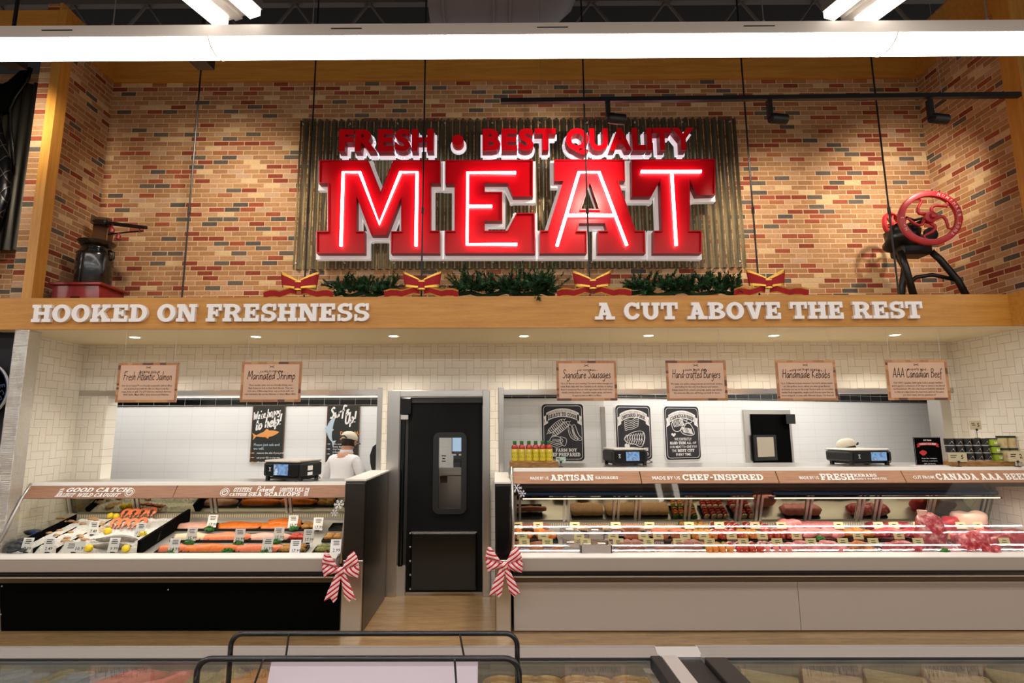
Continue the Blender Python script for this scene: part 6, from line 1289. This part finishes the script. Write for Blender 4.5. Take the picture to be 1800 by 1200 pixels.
# ================================================================== bows, snowflakes
def stripe(name, ang):
    t = NT(name); p, x = t.pos(); f = t.math('FRACT', t.math('MULTIPLY', t.math('ADD', t.math('MULTIPLY', x[0], math.cos(ang)), t.math('MULTIPLY', x[2], math.sin(ang))), 34))
    f2 = t.math('FRACT', t.math('MULTIPLY', t.math('ADD', t.math('MULTIPLY', x[0], math.cos(ang)), t.math('MULTIPLY', x[2], math.sin(ang))), 132))
    c = t.ramp(f, [(0, 'C01828'), (.48, 'F2E6E6'), (.66, 'C83848'), (.74, 'F2E6E6')], True); t.l(c, t.b.inputs['Base Color']); t.set(Roughness=.6); return t.m
M_sA, M_sB, M_sC = stripe('candy_stripe_rising', 2.2), stripe('candy_stripe_falling', .9), stripe('candy_stripe_level', 1.35)
def candybow(px, py, label, s=1):
    Y = 4.63; c = at(px, py, Y); t = thing('candy_bow', label, 'bow', c, 'red and white striped bows')
    def sheet(nm, pts, m, bulge=.03):   # a folded ribbon patch: outline bulged forward, with real thickness
        pts = [V((c.x+x*s, 0, c.z+z*s)) for x, z in pts]; ce = sum(pts, V())/len(pts); vs = []; n = len(pts)
        for k in (1, .66, .33): vs += [ce+(p-ce)*k+V((0, Y-bulge*(1-k*k), 0)) for p in pts]
        vs.append(ce+V((0, Y-bulge, 0))); fs = []
        for k in range(2): fs += [(k*n+i, k*n+(i+1) % n, (k+1)*n+(i+1) % n, (k+1)*n+i) for i in range(n)]
        fs += [(2*n+i, 2*n+(i+1) % n, 3*n) for i in range(n)]; o = len(vs); vs += [v+V((0, .008+.5*max(0, Y-v.y), 0)) for v in vs]
        fs += [tuple(j+o for j in f[::-1]) for f in fs] + [(i, (i+1) % n, o+(i+1) % n, o+i) for i in range(n)]
        MB().add(vs, fs).build(nm, m, t)
    sheet('loop', [(-.012, .02), (-.1, .14), (-.125, .155), (-.14, .11), (-.15, .06), (-.08, .045)], M_sC); sheet('loop', [(-.012, .01), (-.08, .04), (-.15, .055), (-.14, 0), (-.125, -.05), (-.1, -.03), (-.03, -.01)], M_sA)
    sheet('loop', [(.012, .02), (.06, .12), (.1, .155), (.13, .11), (.145, .05), (.07, .03)], M_sA); sheet('loop', [(.012, .01), (.07, .028), (.145, .045), (.15, .0), (.14, -.05), (.07, -.035), (.02, -.01)], M_sB)
    sheet('tail', [(-.03, -.01), (.01, -.02), (-.02, -.21), (-.045, -.235), (-.07, -.2), (-.12, -.225), (-.09, -.14)], M_sA, .012); sheet('tail', [(0, -.02), (.035, -.01), (.085, -.11), (.13, -.215), (.105, -.2), (.08, -.23), (.04, -.19)], M_sB, .012)
    sheet('knot', [(-.03, .03), (.03, .035), (.035, -.02), (-.02, -.035)], M_sA, .035)
candybow(598, 1004, 'striped candy-cane bow on the fish case end panel'); candybow(886, 995, 'striped candy-cane bow on the meat case end panel')
M_snow = mat('white_glitter', 'E8E8EE', .5)
for i, (px, py, r_, Y, lb) in enumerate(((22, 886, .045, 4.9, 'larger white snowflake sticker at the left end of the fish case'), (13, 901, .03, 4.87, 'smaller white snowflake sticker at the left end of the fish case'), (596, 886, .045, 4.93, 'larger white snowflake sticker at the right end of the fish case'), (588, 901, .033, 4.88, 'smaller white snowflake sticker at the right end of the fish case'), (908, 857, .046, 4.95, 'larger white snowflake sticker at the left end of the meat case'), (918, 867, .033, 4.93, 'smaller white snowflake sticker at the left end of the meat case'))):
    p = at(px, py, Y); n0 = V((0, -.88, .47)); L = []
    for k in range(6):
        a_ = k*PI/3; d = V((math.cos(a_), math.sin(a_))); q = V((-d.y, d.x)); L.append(ribbon([(0, 0), tuple(d*r_)], r_*.1))
        for u in (.45, .72):
            for s_ in (-1, 1): L.append(ribbon([tuple(d*r_*u), tuple(d*r_*(u+.2)+q*s_*r_*.22)], r_*.09))
    g0, g1 = ((4.775, .628), (5.0, 1.045)) if px < 700 else ((4.765, .634), (5.0, 1.158)); y_ = g0[0]+(p.z-g0[1])*(g1[0]-g0[0])/(g1[1]-g0[1]); p = V((p.x*y_/Y, y_-.004, 1.65+(p.z-1.65)*y_/Y))
    o = MB().flat(join(L), frame(p, (1, 0, 0), (0, .47, .88))).build('snowflake_sticker', M_snow, None); tag(o, lb, 'sticker', 'snowflake stickers on the case glass')

# ================================================================== people behind the cases
def skin(name, nodes, edges, m, parent, lv=2, root=0, loc=(0, 0, 0)):
    me = bpy.data.meshes.new(name); o = bpy.data.objects.new(name, me); COL.objects.link(o); o.parent = parent
    me.from_pydata([n[0] for n in nodes], edges, []); me.materials.append(m)
    md = o.modifiers.new('skin', 'SKIN'); md.use_smooth_shade = True
    for i, n in enumerate(nodes):
        r_ = n[1]; me.skin_vertices[0].data[i].radius = (r_, n[2] if len(n) > 2 else r_); me.skin_vertices[0].data[i].use_root = i == root
    sb = o.modifiers.new('sub', 'SUBSURF'); sb.levels = lv; sb.render_levels = lv; return o
def person(loc, yaw, sc_, label, brimyaw, brim=True):
    t = thing('person', label, 'person', loc); t.rotation_euler = (0, 0, yaw); t.scale = (sc_,)*3
    # facing +Y, head bent forward
    N = [((0, 0, .95), .13, .1), ((0, .0, 1.08), .125, .09), ((0, .02, 1.25), .15, .1), ((0, .03, 1.38), .12, .08), ((0, .06, 1.46), .055), ((0, .09, 1.54), .075, .085), ((0, .11, 1.6), .078, .095), ((0, .11, 1.67), .06, .075), ((0, .2, 1.57), .018)]
    Ed = [(0, 1), (1, 2), (2, 3), (3, 4), (4, 5), (5, 6), (6, 7), (6, 8)]
    for sx in (-1, 1):
        b = len(N); N += [((sx*.17, .03, 1.37), .065), ((sx*.235, .04, 1.2), .05), ((sx*.25, .14, 1.06), .042), ((sx*.2, .3, 1.03), .033), ((sx*.16, .38, 1.02), .028), ((sx*.14, .43, 1.015), .03, .018)]; Ed += [(3, b), (b, b+1), (b+1, b+2), (b+2, b+3), (b+3, b+4), (b+4, b+5)]
        for f in range(4):
            k = len(N); dx = (f-1.5)*.017; N += [((sx*.135+dx, .475, 1.0), .0085), ((sx*.13+dx, .505-.004*abs(f-1.3), .975), .0075)]; Ed += [(b+5, k), (k, k+1)]
        k = len(N); N += [((sx*.105, .42, 1.0), .009), ((sx*.09, .45, .99), .008)]; Ed += [(b+4, k), (k, k+1)]
        k = len(N); N += [((sx*.09, 0, .86), .085), ((sx*.1, .02, .48), .06), ((sx*.1, -.01, .1), .04), ((sx*.105, .1, .03), .035, .025)]; Ed += [(0, k), (k, k+1), (k+1, k+2), (k+2, k+3)]
    skin('body', N, Ed, M_skin, t)
    C = [((0, 0, .82), .175, .135), ((0, 0, .97), .165, .13), ((0, .0, 1.1), .16, .12), ((0, .02, 1.25), .18, .125), ((0, .025, 1.36), .15, .1), ((0, .045, 1.425), .08, .075), ((0, .06, 1.475), .068, .066)]; Ce = [(i, i+1) for i in range(6)]
    for sx in (-1, 1): b = len(C); C += [((sx*.155, .02, 1.365), .07), ((sx*.21, .025, 1.28), .07), ((sx*.25, .04, 1.17), .07), ((sx*.265, .14, 1.06), .062), ((sx*.21, .28, 1.04), .05)]; Ce += [(4, b), (b, b+1), (b+1, b+2), (b+2, b+3), (b+3, b+4)]
    skin('coat', C, Ce, M_coat, t, root=1)
    P = [((0, 0, .9), .14, .11)]; Pe = []
    for sx in (-1, 1): b = len(P); P += [((sx*.09, 0, .8), .1), ((sx*.1, .02, .48), .078), ((sx*.1, -.01, .08), .062)]; Pe += [(0, b), (b, b+1), (b+1, b+2)]
    skin('trousers', P, Pe, M_trouser, t)
    L0 = t.location.copy(); t.location = (0, 0, 0)
    MB().blob((0, .1, 1.585), .084, .1, .09, 2, .03, 20, 12).build('hair', M_hair, t, smooth=True)
    for sx in (-1, 1): MB().blob((sx*.086, .115, 1.565), .012, .022, .032, 1, .05, 10, 8).build('ear', M_skin, t, smooth=True); MB().blob((sx*.03, .195, 1.6), .011, .008, .008, 1, 0, 8, 6).build('eye', M_blackg, t, smooth=True)
    MB().tube([(-.022, .197, 1.53), (0, .203, 1.528), (.022, .197, 1.53)], .004, 6).build('mouth', mat('lip', 'A05A50', .5), t)
    m = MB(); vs = [];
    m.lathe([(.096, 0), (.1, .01), (.097, .045), (.08, .08), (.05, .1), (.012, .108), (0, .108)], (0, 0, 0), 24); R = Matrix.Rotation(-.25, 3, 'X'); m.v = [tuple(R @ V((v[0], v[1]*1.14, v[2]))+V((0, .105, 1.6))) for v in m.v]
    c = m.build('cap', M_cap, t, auto=50)
    MB().lathe([(0, 0), (.01, .002), (.006, .006), (0, .007)], (0, .135, 1.706), 10).build('cap_button', M_cap, c)
    if brim:
        pts = [(-.085, .16), (-.075, .23), (-.04, .275), (0, .285), (.04, .275), (.075, .23), (.085, .16)]; MB().prism([(x, y+.02, 1.585-.35*(y-.16)-2*x*x) for x, y in pts], (0, 0, .006)).build('cap_brim', M_blackg if brimyaw else M_cap, c)
        MB().tube([(-.045, -.01, 1.632), (-.02, -.019, 1.655), (.02, -.019, 1.655), (.045, -.01, 1.632)], .009, 6).build('cap_opening', M_hair, c)
    # collar of the coat
    MB().lathe([(.078, 0), (.086, .012), (.07, .05), (.066, .05)], (0, .058, 1.44), 20).build('coat_collar', M_coat, t, auto=60)
    t.location = L0; return t
pm = at(604, 842, 6.45); person((pm.x, 6.4, 0), -.35, .94, 'person in white coat and cream cap seen from behind, head bent down', True)
pm = at(1507, 800, 6.3); person((pm.x, 6.3, 0), .9, .885, 'person in cream cap almost hidden behind the right-hand scale', False)
p = at(652, 800, 6.3); o = thing('black_paddle', 'rounded black plastic shape behind the right end of the fish opening', 'equipment', (p.x, 6.3, 1.0)); q = [at(x, y, 6.3) for x, y in ((664, 778), (655, 785), (650, 800), (651, 815), (655, 834), (668, 834), (668, 778))]; MB().prism([(v.x, 6.3, v.z) for v in q], (0, .06, 0)).build('body', M_black, o); MB().box(p.x-.05, p.x+.1, 6.28, 6.4, .9, at(655, 833, 6.3).z).build('base', M_steeld, o)
# preparation benches, wrapping station behind the door glass
for x0_, x1_, Y, lb in ((-3.9, -1.75, 6.95, 'stainless work bench along the fish preparation wall'), (.2, 1.2, 6.45, 'stainless work bench below the READY TO COOK poster')):
    o = thing('work_bench', lb, 'bench', ((x0_+x1_)/2, Y, 0)); MB().box(x0_, x1_, Y-.22, Y+.22, .86, .9, .005).build('top', M_steel, o)
    for x in (x0_+.05, x1_-.05):
        for y in (-.18, .18): MB().tube([(x, Y+y, 0), (x, Y+y, .86)], .02, 10).build('leg', M_steel, o, auto=40)
c = at(803, 800, 6.4); o = thing('wrapping_station', 'wrapping station with lit touchscreen on a post seen through the door glass', 'machine', (c.x, 6.5, 0))
zs = at(800, 772, 6.4).z; MB().box(c.x-.28, c.x+.2, 6.4, 6.65, 0, 1.12, .01).build('base', M_steel, o); MB().box(c.x-.2, c.x+.1, 6.36, 6.6, 1.12, 1.2).build('tray', M_pan, o); MB().box(c.x-.015, c.x+.015, 6.5, 6.53, 1.12, zs).build('post', M_steeld, o)
a, b = at(794, 769, 6.4), at(811, 793, 6.4); MB().box(a.x, b.x+.02, 6.42, 6.46, b.z-.03, a.z+.02).build('screen_housing', mat('brown_plastic', '5A4440', .5), o); MB().box(a.x+.008, b.x+.01, 6.415, 6.42, b.z, a.z+.01).build('screen', emis('pale_screen', 'A8C4E4', .9), o); MB().box(c.x-.04, c.x+.06, 6.42, 6.5, b.z-.18, b.z-.05).build('printer', M_blackg, o)
p = at(781, 860, 6.5); o = thing('white_carton', 'white carton on the bench seen through the door glass', 'carton', (p.x, 6.45, 1.2)); MB().box(p.x-.045, p.x+.045, 6.4, 6.5, 1.2, at(781, 848, 6.4).z, .003).build('box_body', M_card, o); 
MB().flat(lines(3, .05, .0, .03, random.Random(2)), frame((p.x, 6.399, 1.33))).build('printing', M_inkb, o)

# ================================================================== foreground: island freezers and wire rack
M_frz = mat('freezer_grey', 'BDB6B2', .35, .3); M_frzd = mat('freezer_gasket', '101214', .5)
def packmat(name, stops, sc):
    t = NT(name); n = t.noise(t.obj(), sc, 4, .6); t.l(t.ramp(n, stops), t.b.inputs['Base Color']); t.set(Roughness=.22, Coat_Weight=.5); t.bump(t.noise(t.obj(), 22, 3, .6), .7, .02); return t.m
M_pk = [packmat('blue_grey_bag', [(.3, '5A6A80'), (.6, '8C96A0'), (.75, 'C0B8A4')], 6), packmat('pink_bag', [(.3, 'B04C44'), (.6, 'C88078'), (.75, 'D8A49C')], 5), packmat('tan_bag', [(.3, '8A7A54'), (.6, 'A8987A'), (.75, 'C8BCA0')], 6), packmat('orange_bag', [(.3, 'B06A1C'), (.6, 'C8883A'), (.75, 'B0A070')], 4), packmat('brown_box', [(.3, '8E7A5C'), (.6, 'B09A78'), (.75, 'D0C0A0')], 5), packmat('golden_pie', [(.3, 'A8743C'), (.55, 'C89A5C'), (.75, 'E0C490')], 14)]
yr0, yr1 = 2.0, 2.085
def freezer(x0, x1, label):
    t = thing('island_freezer', label, 'freezer', ((x0+x1)/2, 1.4, 0), 'island freezers in the foreground')
    w = MB()
    for b in ((x0, x1, 2.0, 2.07, 0, .86), (x0, x1, .75, .82, 0, .86), (x0, x0+.06, .82, 2.0, 0, .86), (x1-.06, x1, .82, 2.0, 0, .86), (x0, x1, .75, 2.07, .02, .3)): w.box(*b)
    w.build('tub', M_frz, t)
    MB().profx([(1.985, .86), (1.985, .893), (2.035, .905), (2.05, .897), (2.088, .88), (2.088, .84), (1.985, .84)], x0, x1).build('far_rail', mat('brushed_grey_rail', '9A948E', .4, .4), t); MB().box(x0, x1, 2.036, 2.05, .897, .908).build('rail_strip', M_alu, t); MB().box(x0+.02, x1-.02, 1.978, 1.985, .886, .893).build('gasket', M_frzd, t)
    MB().box(x0+.05, x1-.05, .85, 1.976, .878, .884).build('glass_lid', M_glassd, t); return t
xd = atz(1160, 1150, .9).x; xe = atz(1232, 1150, .9).x
f1 = freezer(-2.6, xd-.0, 'island freezer with glass lid left of the black post'); f2 = freezer(xe+.0, 3.0, 'island freezer with glass lid right of the black post')
MB().box(xd-.035, xd+.0, .85, 1.985, .80, .9, .004).build('end_gasket', M_frzd, f1)
o = thing('freezer_joint', 'grey and black joint strip between the two island freezers', 'joint', ((xd+xe)/2, 1.9, 0)); MB().box(xd+.002, xd+.052, .8, 1.985, 0, .9).build('grey_strip', M_frz, o); MB().box(xd+.054, xe-.002, .8, 1.985, 0, .885).build('black_strip', M_frzd, o); MB().profx([(1.99, .84), (1.99, .893), (2.035, .909), (2.05, .9), (2.092, .882), (2.092, .84)], xd-.005, xe+.005).build('rail_cover', M_alu, o)
MB().box(xe+.004, xe+.075, .86, 1.972, .876, .9, .004).build('lid_end_frame', M_dark, f2)
r = random.Random(12); k = 0
def bag(x, y, rx, ry, m, label, z=.62, rz=0, p=.7, h=.034):
    o = MB().blob((x, y, z), rx, ry, h, x*7+y*3, .14, 20, 12, p=p).build('frozen_bag', m, None, smooth=True, loc=(x, y, z)); o.rotation_euler = (0, 0, rz); return tag(o, label, 'frozen bag', 'frozen goods under the glass lids')
LBG = [(30, 1175, 0, 'blue-grey'), (75, 1168, 0, 'grey-blue'), (110, 1190, 2, 'tan'), (150, 1170, 0, 'blue'), (185, 1192, 0, 'pale grey'), (255, 1176, 1, 'large pink-red'), (310, 1190, 1, 'pale pink'), (352, 1172, 2, 'olive tan'), (400, 1192, 2, 'beige'), (450, 1178, 3, 'orange')]
for i, (x, y, m, cn) in enumerate(LBG):
    p = atz(x, y, .86); bag(p.x, min(p.y, 1.86), .085 if m != 1 else .11, .13, M_pk[m], '%s frozen bag under the left glass lid, %s from the left' % (cn, ORD[i]), .84, -.5+.1*(i % 3))
for i in range(26):
    x, y = -2.45+(i % 13)*.2, 1.15+.3*(i//13); bag(x, y, .11, .17, M_pk[(i*5) % 4], 'frozen bag lying under the near part of the left glass lid', .815, -.4)
for i, (x, y) in enumerate(((880, 1170), (960, 1195), (1005, 1158), (1090, 1162), (1050, 1196), (1135, 1198), (920, 1162))):
    p = atz(x, y, .86); p.y = min(p.y, 1.9); o = thing('frozen_pie', 'round golden frozen pie in clear wrap under the lid, %s' % ('far left', 'near left', 'far middle', 'far right', 'near middle', 'near right', 'second far')[i], 'frozen pie', (p.x, p.y, .826), 'round frozen pies'); MB().lathe([(0, 0), (.04, 0), (.055, .02), (.058, .026), (.05, .028), (.045, .024), (0, .034)], (p.x, p.y, .826), 24).build('crust', M_pk[5], o, auto=50); MB().lathe([(.0, .046), (.05, .042), (.066, .02), (.066, 0)], (p.x, p.y, .826), 20).build('wrap', M_film, o, smooth=True)
box('inner_tray', -2.52, xd-.08, .9, 1.97, .62, .80, M_pk[4], f1); box('inner_tray', xe+.1, 2.9, .9, 1.97, .6, .80, M_pk[4], f2)
for i in range(16):
    x = xe+.16+(i % 8)*.2; y = 1.86-.2*(i//8); o = thing('frozen_box', 'brown frozen box under the right lid, %s from post, %s row' % (ORD[i % 8], ('far', 'near')[i//8]), 'frozen box', (x, y, .802), 'frozen boxes under the right lid')
    M = Matrix.Translation((x, y, .802)) @ Matrix.Rotation(-.45, 4, 'Z'); MB().box(-.085, .085, -.1, .1, 0, .06, .008, M=M).build('carton', M_pk[4] if i % 3 else M_pk[2], o); MB().box(-.05, .03, -.05, -.01, .0602, .0606, M=M).build('label', M_card, o); MB().box(-.086, .086, -.03, .02, .0004, .0612, M=M).build('wrap_band', M_film, o)
# black wire rack on the freezer
t = thing('wire_rack', 'black tube rack with two rounded loops standing on the left freezer', 'rack', (-.35, 1.62, .875))
def loop(x0, x1, y, Yl, r_, tr):
    a, b = at(x0, y, Yl), at(x1, y, Yl); z = (a.z+b.z)/2; P = [(a.x, Yl, .874)]
    for k in range(7): q = PI/2*k/6; P.append((a.x+r_-r_*math.cos(q), Yl, z-r_+r_*math.sin(q)))
    for k in range(7): q = PI/2*k/6; P.append((b.x-r_+r_*math.sin(q), Yl, z-r_+r_*math.cos(q)))
    P.append((b.x, Yl, .874)); MB().tube(P, tr, 10).build('loop', M_blackg, t, smooth=True); return z
zr = loop(407, 909, 1113, 1.75, .035, .0075); zf = loop(348, 912, 1157, 1.52, .035, .0075)
for xa, ya, xb, yb_, Ya, Yb in ((508, 1113, 503, 1150, 1.745, 1.735), (808, 1113, 815, 1150, 1.745, 1.735), (463, 1158, 448, 1200, 1.51, 1.6), (799, 1158, 802, 1200, 1.51, 1.6)):
    a, b = at(xa, ya, Ya), at(xb, yb_, Yb); b2 = a+(b-a)*3; 
    if b2.z < .875: b2 = a+(b-a)*((.875-a.z)/(b.z-a.z))
    MB().tube([a, b2], .003, 6).build('wire', M_black, t)
a, b = at(477, 1163, 1.66), at(840, 1163, 1.66); o = thing('sign_sheet', 'pale pinkish sheet in a clear sleeve leaning in the wire rack', 'sheet', ((a.x+b.x)/2, 1.66, .9))
MB().prism([(a.x, 1.66, a.z), (b.x, 1.66, a.z), (b.x, 1.6, .878), (a.x, 1.6, .878)], (0, .003, 0)).build('sheet', mat('pale_pink_sheet', 'B4A6AE', .5), o); MB().prism([(b.x+.002, 1.659, a.z), (b.x+.035, 1.659, a.z), (b.x+.035, 1.599, .878), (b.x+.002, 1.599, .878)], (0, .002, 0)).build('sleeve_edge', M_film, o)
